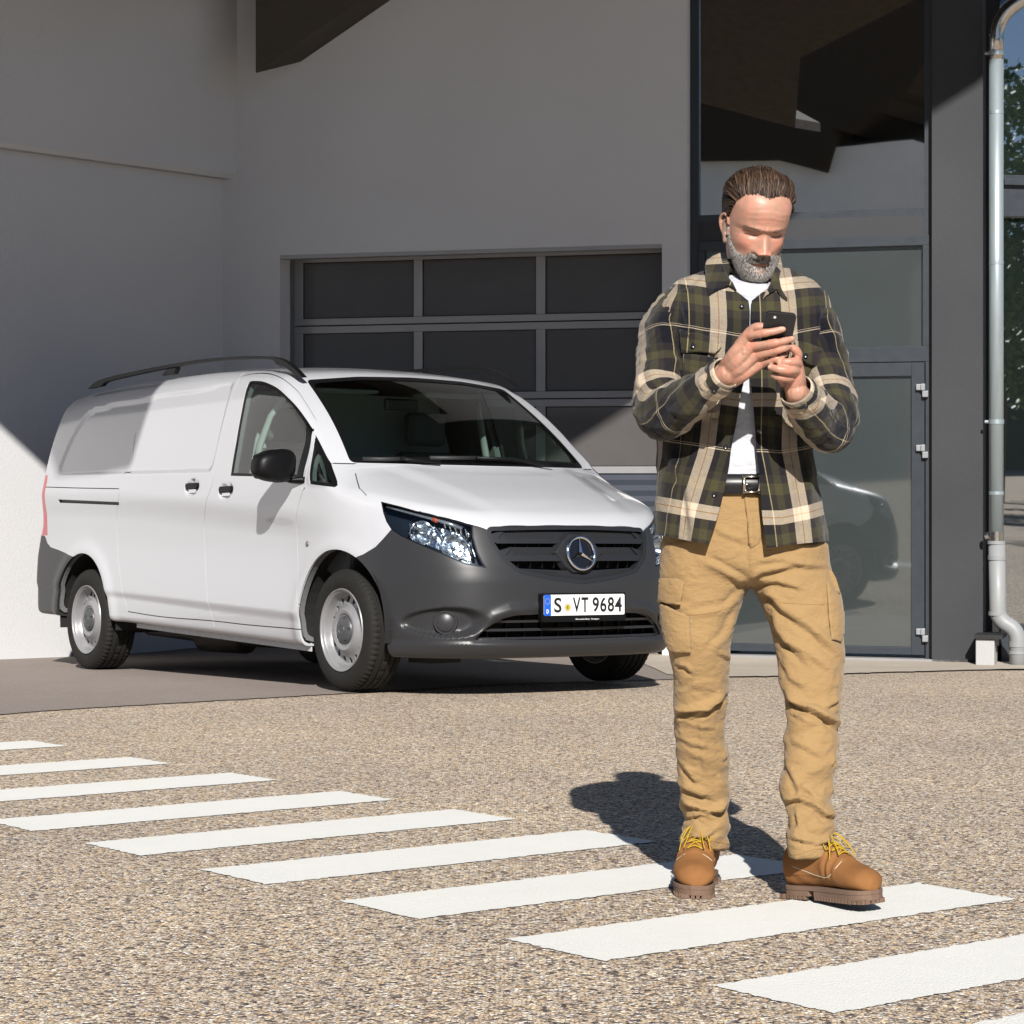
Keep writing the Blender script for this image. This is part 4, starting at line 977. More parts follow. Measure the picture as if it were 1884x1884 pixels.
# wheels --------------------------------------------------------------------
TYR = NT('tyre_rubber'); _c = TYR.coord(); _n = TYR.noise(_c, 30, 5, .7); TYR.l(TYR.mix(_n, (.008,.0078,.0075), (.020,.0185,.017)), TYR.b.inputs['Base Color']); TYR.set(Roughness=.78, Specular_IOR_Level=.25); TYR.bump(TYR.noise(_c, 260, 2), .1, .001); TYR = TYR.m
RIM = worn('steel_rim_silver', (.27,.27,.28), .36, .35, .08, 10); CAP = simple('hub_cap_grey', (.055,.058,.063), .42)
def tyre_mesh():
    R, w = WR, .108; prof = [(.216,-.092),(.222,-.101),(.240,-.109),(.262,-.1105),(.285,-.108),(.300,-.100),(.311,-.092),(.3175,-.080)]
    gr = []
    for g0 in (-.055,-.020,.020,.055): gr += [(R-abs(g0)*.02,g0-.0055),(R-.009,g0-.0035),(R-.009,g0+.0035),(R-abs(g0)*.02,g0+.0055)]
    P = prof+[(R-.001,-.074)]+gr+[(R-.001,.074)]+[(r,-y) for r,y in prof[::-1]]+[(.205,.09),(.205,-.085)]
    n = 192; V = []; m = len(P)
    for k in range(n):
        w_ = 2*math.pi*k/n
        for i,(r,y) in enumerate(P):
            if r > .3105 and k%3 == 0: r -= .006 if (abs(y) > .058 or (abs(y) < .017 and k%2 == 0)) else .0
            if r > .308 and r < .3180 and abs(y) > .085 and k%3 == 0: r -= .004
            V.append((r*math.cos(w_), y, r*math.sin(w_)))
    Fc = [(k*m+i, k*m+(i+1)%m, ((k+1)%n)*m+(i+1)%m, ((k+1)%n)*m+i) for k in range(n) for i in range(m)]
    me = mesh(V,Fc); recalc(me); sharp(me, 32); return me
def rim_mesh():
    P = [(.219,-.100),(.2165,-.106),(.211,-.104),(.207,-.097),(.199,-.092),(.194,-.080),(.191,-.062),(.186,-.052),(.176,-.048),(.165,-.050),(.150,-.055),(.138,-.060),(.128,-.068),(.117,-.082),(.105,-.089),(.088,-.086),(.080,-.078),(.07,-.076),(.004,-.076),(.004,-.068),(.08,-.068),(.105,-.079),(.13,-.055),(.17,-.040),(.187,-.03),(.192,.08),(.215,.095),(.219,.095),(.200,.08),(.200,-.085)]
    m = MB(); m.lathe(P, 96, closed=True); me = m.me(); h = MB()
    for k in range(16):
        a = 2*math.pi*k/16; c = (.162*math.cos(a), 0, .162*math.sin(a)); er, et = Vector((math.cos(a),0,math.sin(a))), Vector((-math.sin(a),0,math.cos(a)))
        lp = [Vector(c)+er*(.021)*math.cos(b)+et*.0150*math.sin(b) for b in np.linspace(0,2*math.pi,14,endpoint=False)]
        h.prism([(p.x,-.2,p.z) for p in lp],[(p.x,-.002,p.z) for p in lp])
    me = boolean(me, fin(h)); sharp(me, 30); return me
TM, RM = tyre_mesh(), rim_mesh()
cap = MB(); cap.lathe([(.001,-.10),(.02,-.1005),(.045,-.0995),(.062,-.095),(.072,-.086),(.075,-.078),(.001,-.077)], 40); capm = cap.me(); nt = MB()
for k in range(5):
    a = 2*math.pi*k/5+.4; c = Vector((.063*math.cos(a),0,.063*math.sin(a))); lp = [c+Vector((.011*math.cos(b+a),0,.008*math.sin(b+a))) for b in np.linspace(0,2*math.pi,10,endpoint=False)]; nt.prism([(p.x,-.12,p.z) for p in lp],[(p.x,-.088,p.z) for p in lp])
capm = boolean(capm, fin(nt)); sharp(capm, 35)
V = []; 
cs = MB()
for i in range(32):
    for j in range(6): a = 2*math.pi*i/32; b = 2*math.pi*j/6; r = .026+.0022*math.cos(b); V.append((r*math.cos(a), -.1005+.0022*math.sin(b), r*math.sin(a)))
cs.add(V, [(i*6+j, i*6+(j+1)%6, ((i+1)%32)*6+(j+1)%6, ((i+1)%32)*6+j) for i in range(32) for j in range(6)])
V = [(0,-.104,0)]+[((.024 if k%2 == 0 else .004)*math.cos(math.pi/2+k*math.pi/3), -.1008, (.024 if k%2 == 0 else .004)*math.sin(math.pi/2+k*math.pi/3)) for k in range(6)]; cs.add(V, [(0,1+k,1+(k+1)%6) for k in range(6)]); csm = cs.me()
DISC = simple('brake_iron', (.05,.045,.04), .5, .5); dk = MB(); dk.lathe([(.001,-.03),(.15,-.03),(.15,.0),(.09,.0),(.085,.05),(.001,.05)], 40); dkm = dk.me(); sharp(dkm, 30)
for s_,sg in ((WF,-1),(WB,-1),(WF,1),(WB,1)):
    w = empty('wheel', (-s_, sg*.82, .330), van); w.rotation_euler = (0, random.uniform(0,1), 0) if sg < 0 else (0,random.uniform(0,1),math.pi)
    for n_,me_,mt_ in (('tyre',TM,TYR),('rim',RM,RIM),('hub_cap',capm,CAP),('cap_emblem',csm,CAP),('brake_disc',dkm,DISC)): link(n_, me_, w, mt_)
# wheel housings and underbody
for ax in (WF, WB):
    for sg in (-1,1):
        m = MB(); n = 24; A = [(ax+.425*math.cos(a), .335+.43*math.sin(a)) for a in np.linspace(-.15,math.pi+.15,n)]
        V = [(-s_,sg*y,z) for y in (.55,.915) for s_,z in A]; m.add(V, [(i,i+1,n+i+1,n+i) for i in range(n-1)]+[tuple(range(n))]); m.build('wheel_housing', BLKM, van)
m = MB(); m.box((-4.75,-.72,.27),(-.45,.72,.46)); m.build('underbody', BLKM, van)
m = MB(); m.tube([(-2.2,-.35,.22),(-3.2,-.38,.22),(-4.3,-.38,.26)], .045, 10); m.tube([(-3.0,-.36,.22),(-3.5,-.38,.22)], .09, 12); m.tube([(-.895,-.75,.28),(-.895,.75,.28)], .05, 8); m.tube([(-4.095,-.75,.30),(-4.095,.75,.30)], .06, 8); m.build('running_gear', simple('dirty_steel', (.04,.035,.03), .6, .4), van, smooth=True)
m = MB(); m.box((-.62,-.68,.165),(-.40,-.50,.24)); m.build('tow_bracket', BLKM, van)
m = MB(); 
for sg in (-1,1):
    s0_,s1_ = 1.30,3.46
    m.prism([(-s_,sg*.865,z) for s_,z in ((s0_,.205),(s1_,.290),(s1_,.335),(s0_,.25))],[(-s_,sg*.872,z) for s_,z in ((s0_,.205),(s1_,.290),(s1_,.335),(s0_,.25))])
m.build('sill_flange', worn('dusty_white', (.45,.45,.46), .5, 0, .3, 30), van)
# door handles, marker, side slot
for hs_,hz_ in ((2.12,1.093),(2.548,1.125)):
    h = empty('door_handle', (-hs_, ons(hs_,hz_,.016), hz_), van)
    m = MB(); P = rrect(.155,.038,.018,6); m.prism([(y,-.012,z+.008) for y,z in P],[(y*.95,.010,z*.9+.008) for y,z in P]); m.build('grip', BLK, h, bevel=.006, smooth=False)
    m = MB(); P = rrect(.10,.026,.012,6); m.prism([(y-.0,-.004,z-.020) for y,z in P],[(y,.016,z-.020) for y,z in P]); m.build('grip_underside', CHR, h, bevel=.005)
c = (-1.216, ons(1.216,.784,.001), .784); k = empty('side_marker', c, van); m = MB(); m.lathe([(.001,-.006),(.012,-.004),(.016,.0),(.001,.004)], 20); m.v = [(v[0]*1.1,v[1],v[2]) for v in m.v]; m.build('marker_lens', simple('marker_smoke', (.20,.17,.16), .15, .3), k, smooth=True)
# wing mirror on the visible door
mc = Vector(v_iy(502, 858, -1.10)); mi = empty('wing_mirror', tuple(mc), van)
def superell(rx, ry, rz_, e1=.7, e2=.7, nu=40, nv=24):
    V = []; pw = lambda a,e: math.copysign(abs(a)**e, a)
    for j in range(1,nv):
        ph = -math.pi/2+math.pi*j/nv
        for i in range(nu): th = 2*math.pi*i/nu; V.append((rx*pw(math.cos(ph),e1)*pw(math.cos(th),e2), ry*pw(math.cos(ph),e1)*pw(math.sin(th),e2), rz_*pw(math.sin(ph),e1)))
    n = len(V); V += [(0,0,-rz_),(0,0,rz_)]; Fc = [(j*nu+i, j*nu+(i+1)%nu, (j+1)*nu+(i+1)%nu, (j+1)*nu+i) for j in range(nv-2) for i in range(nu)]+[(n,(i+1)%nu,i) for i in range(nu)]+[(n+1,(nv-2)*nu+i,(nv-2)*nu+(i+1)%nu) for i in range(nu)]
    return V, Fc
V, Fc = superell(.088,.128,.088,.72,.62); V = [((x*.45 if x<0 else x*(1-.25*max(0,(y+.02)/.13))), y+.010*(z/.085), z*(1+.16*(y/.128))+.004) for x,y,z in [(a,-b,c) for a,b,c in V]]
o = link('mirror_housing', mesh(V,Fc), mi, BLK, True)
m = MB(); P = rrect(.20,.135,.03,6); m.prism([(-.0415,y,z) for y,z in P],[(-.047,y,z) for y,z in P]); m.build('mirror_glass', CHR, mi)
base = Vector(v_iy(560, 884, -.945))-mc
MB().tube([Vector((.0,.06,-.062)), Vector((.0,.12,-.075)), base+Vector((.02,0,.0))], [.030,.028,.034], 12, flat=(1,.55)).build('mirror_arm', BLK, mi, smooth=True)
# roof rails
def szc(pts, y): return [tuple((-v_iy(*c1(*p),y)[0], v_iy(*c1(*p),y)[2])) for p in pts]
top = catmull(szc([(325,240),(352,214),(385,195),(440,178),(550,153),(720,119),(900,90),(1050,76),(1200,71),(1290,76),(1345,96),(1390,130),(1415,155),(1438,180)], -.72), 5)
bot = catmull(szc([(1416,182),(1385,158),(1345,130),(1310,117),(1296,108),(1285,93),(1262,88),(1200,86),(1050,92),(900,107),(720,137),(560,170),(440,198),(410,210),(395,226)], -.72), 5)
for sg in (-1,1):
    rl_ = empty('roof_rail', (0,0,0), van)
    P = top+bot
    m = MB(); m.prism([(-s_,sg*.705,z) for s_,z in P],[(-s_,sg*.738,z) for s_,z in P]); m.build('rail_bar', BLK, rl_, bevel=.007)
    P = szc([(735,132),(783,124),(768,160),(702,168)], -.72); m = MB(); m.prism([(-s_,sg*.700,z-.004) for s_,z in P],[(-s_,sg*.733,z-.004) for s_,z in P]); m.build('rail_foot', BLK, rl_, bevel=.005)
# wipers
def wsp(a, b, l): p = hit(*c2(a,b), l); return Vector(p)
for blade, arm in (([(315,577),(420,578),(525,577)],[(500,575),(540,580),(700,592)]),([(648,572),(780,573),(900,573)],[(880,572),(1060,578),(1170,598),(1255,612)])):
    w = empty('wiper', (0,0,0), van)
    MB().tube([wsp(a,b,.016) for a,b in blade], .010, 8, flat=(.7,1.2)).build('wiper_blade', RUB, w, smooth=True)
    MB().tube([wsp(a,b,.026) for a,b in arm], .009, 8).build('wiper_arm', BLK, w, smooth=True)
vpart(piece(-.0015,-.006,(pm(prism_x, [(-.72,1.214),(.72,1.214),(.70,1.250),(-.70,1.250)], -.35, -1.3),I_)), 'scuttle', BLK, van, lvl=-.0015)
# cabin
SEAT = worn('dark_cloth', (.10,.11,.115), .85, 0, .15, 20); DASH = simple('dash_plastic', (.06,.063,.066), .55); TRIM = simple('pale_cab_trim', (.34,.36,.35), .7)
for y in (-.48,.48):
    st = empty('seat', (-2.05,y,.55), van)
    m = MB(); m.box((-.05,-.24,.0),(.48,.24,.20)); m.build('cushion', SEAT, st, bevel=.05)
    m = MB(); m.prism([(.0,a,.15) for a in (-.24,.24)]+[(-.16,.22,.80),(-.16,-.22,.80)],[(-.12,a,.15) for a in (-.24,.24)]+[(-.26,.22,.80),(-.26,-.22,.80)]); m.build('backrest', SEAT, st, bevel=.04)
    m = MB(); m.box((-.28,-.13,.84),(-.18,.13,1.04)); m.build('headrest', SEAT, st, bevel=.03)
m = MB(); m.prism([(-.95,-.84,1.10),(-.95,.84,1.10),(-.95,.84,.5),(-.95,-.84,.5)],[(-1.50,-.84,1.14),(-1.50,.84,1.14),(-1.42,.84,.75),(-1.42,-.84,.75)]); m.build('dashboard', DASH, van, bevel=.03)
m = MB(); m.prism([(-1.15,.25,1.10),(-1.15,.70,1.10),(-1.50,.70,1.12),(-1.50,.25,1.12)],[(-1.22,.30,1.18),(-1.22,.65,1.18),(-1.52,.65,1.23),(-1.52,.30,1.23)]); m.build('instrument_hood', DASH, van, bevel=.02)
m = MB(); V = []
for i in range(36):
    for j in range(8): a = 2*math.pi*i/36; b = 2*math.pi*j/8; r = .185+.014*math.cos(b); V.append((.014*math.sin(b), r*math.cos(a), r*math.sin(a)))
m.add(V, [(i*8+j, i*8+(j+1)%8, ((i+1)%36)*8+(j+1)%8, ((i+1)%36)*8+j) for i in range(36) for j in range(8)]); m.box((-.01,-.18,-.02),(.02,.18,.02)); m.box((-.01,-.05,-.06),(.03,.05,.06))
sw = m.build('steering_wheel', DASH, van, smooth=True); sw.location = (-1.62,.48,1.10); sw.rotation_euler = (0,R_(-28),0)
m = MB(); BK = [(-.84,.42),(.84,.42),(.86,1.1),(.68,1.70),(-.68,1.70),(-.86,1.1)]; m.prism([(-2.50,y,z) for y,z in BK],[(-2.46,y,z) for y,z in BK]); m.build('bulkhead', simple('bulkhead_grey', (.40,.42,.43), .7), van)
for y in (-.36,.36): m = MB(); m.box((-1.92,y-.20,1.655),(-1.76,y+.20,1.675)); m.build('sun_visor', TRIM, van, bevel=.01).rotation_euler = (0,0,0)
m = MB(); m.box((-1.80,-.11,1.56),(-1.76,.11,1.63)); m.build('rear_view_mirror', BLK, van, bevel=.01)
for sg in (-1,1):
    MB().tube([(-2.06,sg*.80,1.18),(-2.06,sg*.775,1.35),(-2.03,sg*.72,1.52),(-1.96,sg*.655,1.64)], [.03,.03,.026,.02], 8, flat=(1,.6)).build('pillar_trim', TRIM, van, smooth=True)
# ------------------------------------------------------------------ the man
from mathutils.bvhtree import BVHTree
Y0 = 5.42; X0 = (1395-CX)/FOC*Y0; PZ = float(ground_z(X0, Y0)); P0 = Vector((X0, Y0, PZ)); SC = FOC/Y0
man = empty('person', tuple(P0)); tag(man, 'bearded man in a plaid overshirt and tan cargo trousers looking down at his phone', 'person')
def Lp(px, py, d=0):
    """person-space point seen at a photo pixel, d metres behind the body plane"""
    y = Y0+d; return Vector(((px-CX)/FOC*y, y, CAMZ-(py-YH)/FOC*y))-P0
def ring_loft(mb, rings, n=64, cap=True):
    """rings: (py, xl, xr, half depth front, half depth back, d centre, power[, tilt])"""
    base = len(mb.v)
    for R in rings:
        py, xl, xr, df, db, dc, pw = R[:7]; tl = R[7] if len(R) > 7 else 0
        cx_, hw = (xl+xr)/2, (xr-xl)/2
        for k in range(n):
            a = 2*math.pi*k/n; c, s = math.cos(a), math.sin(a); e = 2/pw
            ux = math.copysign(abs(c)**e, c); uy = math.copysign(abs(s)**e, s)
            dd = dc+(df*uy if uy < 0 else db*uy)
            mb.v.append(tuple(Lp(cx_+hw*ux, py+tl*ux, dd)))
    m = len(rings)
    for i in range(m-1):
        for k in range(n): mb.f.append((base+i*n+k, base+i*n+(k+1)%n, base+(i+1)*n+(k+1)%n, base+(i+1)*n+k))
    if cap: mb.f.append(tuple(base+k for k in range(n))[::-1]); mb.f.append(tuple(base+(m-1)*n+k for k in range(n)))
    return mb
def dense(rings, k=4):
    """smoothly interpolate ring tables"""
    R = [tuple(r)+((0,) if len(r) == 7 else ()) for r in rings]; return [tuple(v) for v in catmull(R, k)]
def remesh(mbs, vox, smooth=3):
    m = MB()
    for b in mbs: m.add(b.v, b.f)
    me = m.me(); o = bpy.data.objects.new('t', me); scene.collection.objects.link(o)
    r = o.modifiers.new('r','REMESH'); r.mode = 'VOXEL'; r.voxel_size = vox
    s_ = o.modifiers.new('s','SMOOTH'); s_.iterations = smooth; s_.factor = .5
    out = bake(o); bpy.data.objects.remove(o); return out
def coords(me):
    co = np.empty(len(me.vertices)*3); me.vertices.foreach_get('co', co); return co.reshape(-1,3)
def normals(me):
    n = np.empty(len(me.vertices)*3); me.vertices.foreach_get('normal', n); return n.reshape(-1,3)
def setco(me, co): me.vertices.foreach_set('co', co.reshape(-1)); me.update()
def topx(co):
    """photo pixels of person-space points"""
    w = co+np.array(P0); return CX+FOC*w[:,0]/w[:,1], YH-FOC*(w[:,2]-CAMZ)/w[:,1]
from mathutils import noise as mnoise
def vnoise(P, scale, seed=0):
    """cheap smooth noise: sum of rotated sines"""
    r = np.random.default_rng(seed); out = np.zeros(len(P))
    for k in range(14):
        d = r.normal(size=3); d /= np.linalg.norm(d); ph = r.uniform(0,6.28); out += np.sin(P@(d*scale*r.uniform(.6,1.6))*6.28+ph+1.7*np.sin(P@(r.normal(size=3)*scale*1.9)+ph*2))
    return out/7
def crease(me, segs, front=True):
    """pull folds into a cloth mesh; segs: (points in px, depth m, width px)"""
    co = coords(me); nm = normals(me); X, Y = topx(co); D = np.zeros(len(co)); f = np.clip(-nm[:,1]*1.6+.1,0,1) if front else 1
    for pts, amp, w in segs:
        best = np.full(len(co), 1e9); sd = np.zeros(len(co)); tt = np.zeros(len(co)); n = len(pts)-1
        for i in range(n):
            (ax,ay),(bx,by) = pts[i], pts[i+1]; ux,uy = bx-ax, by-ay; L2 = ux*ux+uy*uy; t = np.clip(((X-ax)*ux+(Y-ay)*uy)/L2,0,1)
            dx,dy = X-ax-t*ux, Y-ay-t*uy; d = np.hypot(dx,dy); s_ = np.sign(ux*dy-uy*dx)*d; m = d < best
            best[m] = d[m]; sd[m] = s_[m]; tt[m] = (i+t[m])/n
        tap = np.clip(np.minimum(tt,1-tt)*5+.25,0,1); end = np.exp(-np.clip(best-2.2*w,0,None)/w)
        D += amp*tap*end*(np.exp(-((sd+.75*w)/w)**2)-.9*np.exp(-((sd-.55*w)/(.75*w))**2))
    setco(me, co+nm*(D*f)[:,None])
def k6(*p): return [(1150+a/3.624, 1200+b/3.624) for a,b in p]
def k5(*p): return [(1150+a/3.489, 700+b/3.489) for a,b in p]
def k4(*p): return [(1150+a/4.187, 300+b/4.187) for a,b in p]
def k7(*p): return [(1300+a/6.279, 550+b/6.279) for a,b in p]
def kf(*p): return [(1280+a/7.536, 300+b/7.536) for a,b in p]
# ---- cloth materials
def cloth(name, a, b, sc=900, bs=.25, rough=.9, big=6):
    t = NT(name); c = t.coord(); n = t.noise(c, big, 6, .6); w = t.noise(c, sc, 2, .5)
    t.l(t.mix(n, a, b), t.b.inputs['Base Color']); t.set(Roughness=rough, Sheen_Weight=.15, Sheen_Roughness=.5); t.b.inputs['Specular IOR Level'].default_value = .2
    c2_ = t.coord((1,1,1.7)); r_ = t.math('ABSOLUTE', t.math('SUBTRACT', t.noise(c2_, 16, 3, .55), .5)); b0 = t.bump(t.math('MINIMUM', t.math('MULTIPLY', r_, 6), 1), .55, .0035)
    t.bump(t.math('ADD', w, t.math('MULTIPLY', n, 1.2)), bs, .0012, b0); return t.m
TAN = cloth('tan_cotton_twill', (.262,.166,.072), (.325,.208,.094), big=9); TEE = cloth('white_jersey', (.46,.47,.51), (.50,.51,.55), bs=.15)
def plaid(name, pu=.162, pv=.265):
    t = NT(name); uv = t.n('UVMap'); uv.uv_map = 'UVMap'; sp_ = t.n('SeparateXYZ'); t.l(uv.outputs[0], sp_.inputs[0])
    CRM, DRK, OLV, NVY = (.50,.415,.315), (.022,.019,.018), (.052,.047,.023), (.006,.006,.010); TNL, ORG = (.40,.34,.18), (.36,.18,.06)
    fu = t.math('FRACT', t.math('DIVIDE', sp_.outputs[0], pu)); fv = t.math('FRACT', t.math('DIVIDE', sp_.outputs[1], pv))
    U = t.ramp(fu, [(0,CRM),(.112,ORG),(.122,CRM),(.23,DRK),(.32,OLV),(.43,DRK),(.53,NVY),(.695,TNL),(.71,DRK),(.79,OLV),(.90,DRK)], 'CONSTANT')
    V = t.ramp(fv, [(0,CRM),(.058,ORG),(.066,CRM),(.12,DRK),(.20,OLV),(.29,DRK),(.36,NVY),(.485,CRM),(.491,NVY),(.502,CRM),(.508,NVY),(.70,DRK),(.77,OLV),(.87,DRK)], 'CONSTANT')
    # twill: warp and weft threads alternate on a fine diagonal
    d = t.math('ADD', t.math('MULTIPLY', sp_.outputs[0], 520), t.math('MULTIPLY', sp_.outputs[1], 520)); tw = t.math('FRACT', d)
    c = t.coord(); n = t.noise(c, 420, 3, .7); f = t.math('ADD', t.math('MULTIPLY', t.math('GREATER_THAN', tw, .5), .36), t.math('MULTIPLY', n, .64))
    f = t.ramp(f, [(.30,(.2,.2,.2)),(.60,(.8,.8,.8))]); col = t.mix(f, U, V)
    t.l(col, t.b.inputs['Base Color']); t.set(Roughness=.95, Sheen_Weight=.12, Sheen_Roughness=.5); t.b.inputs['Specular IOR Level'].default_value = .12
    c2_ = t.coord((1,1,1.5)); r_ = t.math('ABSOLUTE', t.math('SUBTRACT', t.noise(c2_, 13, 3, .55), .5)); b0 = t.bump(t.math('MINIMUM', t.math('MULTIPLY', r_, 6), 1), .45, .0035)
    t.bump(t.math('ADD', t.math('MULTIPLY', tw, .4), n), .25, .0012, b0); return t.m
PLAID = plaid('plaid_flannel'); BTN = simple('dark_button', (.012,.014,.02), .25); STI = simple('pale_thread', (.60,.55,.42), .8); LEA = simple('black_leather', (.010,.010,.011), .38); NIC = simple('brushed_nickel', (.55,.50,.44), .28, 1.0)
# ---- trousers
pel = dense([(893,1246,1492,.105,.115,.0,2.3),(930,1236,1499,.11,.12,.0,2.3),(970,1222,1510,.115,.125,.0,2.3),(1010,1214,1520,.115,.125,.0,2.3),(1045,1214,1528,.112,.12,.0,2.3),(1068,1218,1530,.09,.10,.0,2.3),(1078,1235,1520,.05,.06,.0,2.3)])
legR = dense([(1000,1214,1385,.10,.115,.0,2.2),(1050,1213,1388,.10,.115,.0,2.2),(1085,1214,1377,.098,.11,.0,2.2),(1115,1216,1364,.095,.105,.0,2.2),(1160,1220,1349,.09,.10,-.005,2.2),(1200,1230,1343,.085,.09,-.01,2.2),(1240,1239,1341,.08,.085,-.01,2.2),(1290,1240,1338,.075,.08,-.005,2.2),(1330,1240,1334,.07,.08,.005,2.2),(1375,1243,1336,.066,.078,.015,2.2),(1420,1246,1341,.064,.076,.025,2.2),(1460,1250,1342,.062,.074,.03,2.2),(1500,1258,1341,.062,.072,.035,2.2),(1535,1259,1341,.062,.074,.03,2.2),(1562,1264,1338,.062,.072,.03,2.2)])
legL = dense([(1000,1372,1524,.10,.115,.0,2.2),(1050,1372,1531,.10,.115,.0,2.2),(1085,1385,1545,.098,.11,-.0,2.2),(1115,1401,1551,.095,.105,-.01,2.2),(1160,1419,1552,.09,.10,-.02,2.2),(1200,1427,1552,.085,.09,-.03,2.2),(1240,1431,1553,.08,.085,-.035,2.2),(1290,1443,1548,.075,.08,-.04,2.2),(1330,1445,1546,.07,.08,-.045,2.2),(1375,1444,1544,.066,.078,-.05,2.2),(1410,1443,1540,.064,.076,-.055,2.2),(1445,1434,1534,.062,.074,-.055,2.2),(1475,1440,1529,.06,.072,-.06,2.2),(1500,1449,1537,.06,.07,-.065,2.2),(1540,1449,1534,.06,.072,-.07,2.2),(1580,1449,1534,.06,.072,-.07,2.2)])
legR = [tuple(r[:5])+(r[5]+.09*min(max((r[0]-1180)/360,0),1.05),)+tuple(r[6:]) for r in legR]; legL = [tuple(r[:5])+(r[5]-.045*min(max((r[0]-1180)/360,0),1.1),)+tuple(r[6:]) for r in legL]
tr = remesh([ring_loft(MB(), pel), ring_loft(MB(), legR), ring_loft(MB(), legL)], .0048, 5)
co = coords(tr); nm = normals(tr); X_, Y_ = topx(co)
low = smooth01((Y_-1180)/200)
P_ = co*[1.2,1.2,1.0]; sl = co.copy(); sl[:,2] = sl[:,2]+.45*co[:,0]*np.where(X_<1385,1,-1)
D = vnoise(P_,7,1)*.0022+vnoise(sl*[.35,.6,1.5],11,2)*(.0012+.0038*low)+vnoise(sl*[.6,.8,1.6],26,3)*(.0008+.0015*low)+vnoise(sl*[1,1,1.5],48,33)*.0006*(.6+vnoise(co,5,34))
ank = np.exp(-((Y_-1510)/42)**2); D += ank*(.006*np.sin(Y_/6.2+np.sin(X_/14)*1.5+vnoise(co,9,4)*2.2))*(.5+.5*vnoise(co,8,5))
setco(tr, co+nm*D[:,None])
crease(tr, [
 (k6((318,405),(420,398),(545,382),(610,340),(672,285)), .015, 7), (k6((330,425),(352,475)), .006, 5), (k6((455,440),(540,405),(600,380)), .008, 5), (k6((350,90),(400,100),(440,140)), .006, 5), (k6((470,180),(400,240),(350,250)), .004, 5),
 (k6((335,560),(440,625),(560,640)), .004, 7), (k6((600,600),(660,720),(690,700)), .004, 6), (k6((370,900),(450,935),(540,970)), .008, 6), (k6((380,760),(470,880)), .005, 6), (k6((380,1000),(430,1035),(560,1075),(640,1060),(692,1005)), .014, 6.5), (k6((395,1110),(500,1090),(585,1112)), .008, 5), (k6((430,1235),(540,1240),(615,1190)), .009, 5), (k6((600,820),(640,900)), .004, 5), (k6((490,430),(500,640),(520,820)), .0035, 6),
 (k6((1060,270),(1130,350),(1260,400),(1350,450),(1432,520)), .017, 7), (k6((1345,375),(1400,345),(1435,318)), .007, 5), (k6((1120,420),(1200,460)), .006, 5), (k6((1040,60),(1090,180),(1200,250)), .004, 7), (k6((1090,600),(1200,640),(1330,720)), .004, 7), (k6((1380,760),(1415,700)), .006, 4), (k6((1050,720),(1120,860),(1160,960)), .007, 7), (k6((1060,1000),(1150,985),(1260,1030),(1330,1095),(1400,1090)), .015, 6.5), (k6((1180,900),(1260,980),(1330,1020)), .007, 6), (k6((1100,1240),(1190,1265),(1280,1285),(1385,1262)), .009, 5), (k6((1130,1060),(1150,1150),(1110,1200)), .006, 5), (k6((1320,1110),(1345,1130),(1400,1100)), .007, 4),
 (k5((800,1285),(880,1240),(1100,1195),(1270,1205)), .008, 7), (k5((830,1180),(1000,1160),(1150,1190)), .005, 6), (k5((850,1300),(980,1300),(1120,1345)), .007, 6), (k5((780,1290),(830,1370),(960,1400)), .006, 6), (k5((880,1340),(1000,1480),(1180,1600),(1385,1790)), .010, 9), (k5((940,1500),(960,1600),(1060,1720),(1180,1830)), .009, 8), (k5((790,1290),(690,1230),(520,1140)), .006, 7), (k5((780,1300),(640,1450),(400,1490)), .004, 8), (k5((700,1480),(640,1620),(540,1720)), .005, 8), (k5((560,960),(660,1010),(780,1050)), .004, 8), (k5((1000,1680),(1100,1720),(1300,1860)), .006, 8), (k5((590,1750),(680,1800)), .006, 5), (k5((785,960),(800,1080),(810,1230)), .003, 5), (k5((760,740),(790,900),(800,1100)), .004, 4), (k5((890,800),(900,950),(870,1080)), .003, 4)])
tro = link('trousers', tr, man, TAN, True)
BV = BVHTree.FromObject(tro, bpy.context.evaluated_depsgraph_get())
def cast(bv, px, py):
    w = Vector(((px-CX)/FOC, 1, -(py-YH)/FOC)).normalized(); o = Vector((0,0,CAMZ))-P0; h = bv.ray_cast(o, w); return h[0], h[1]
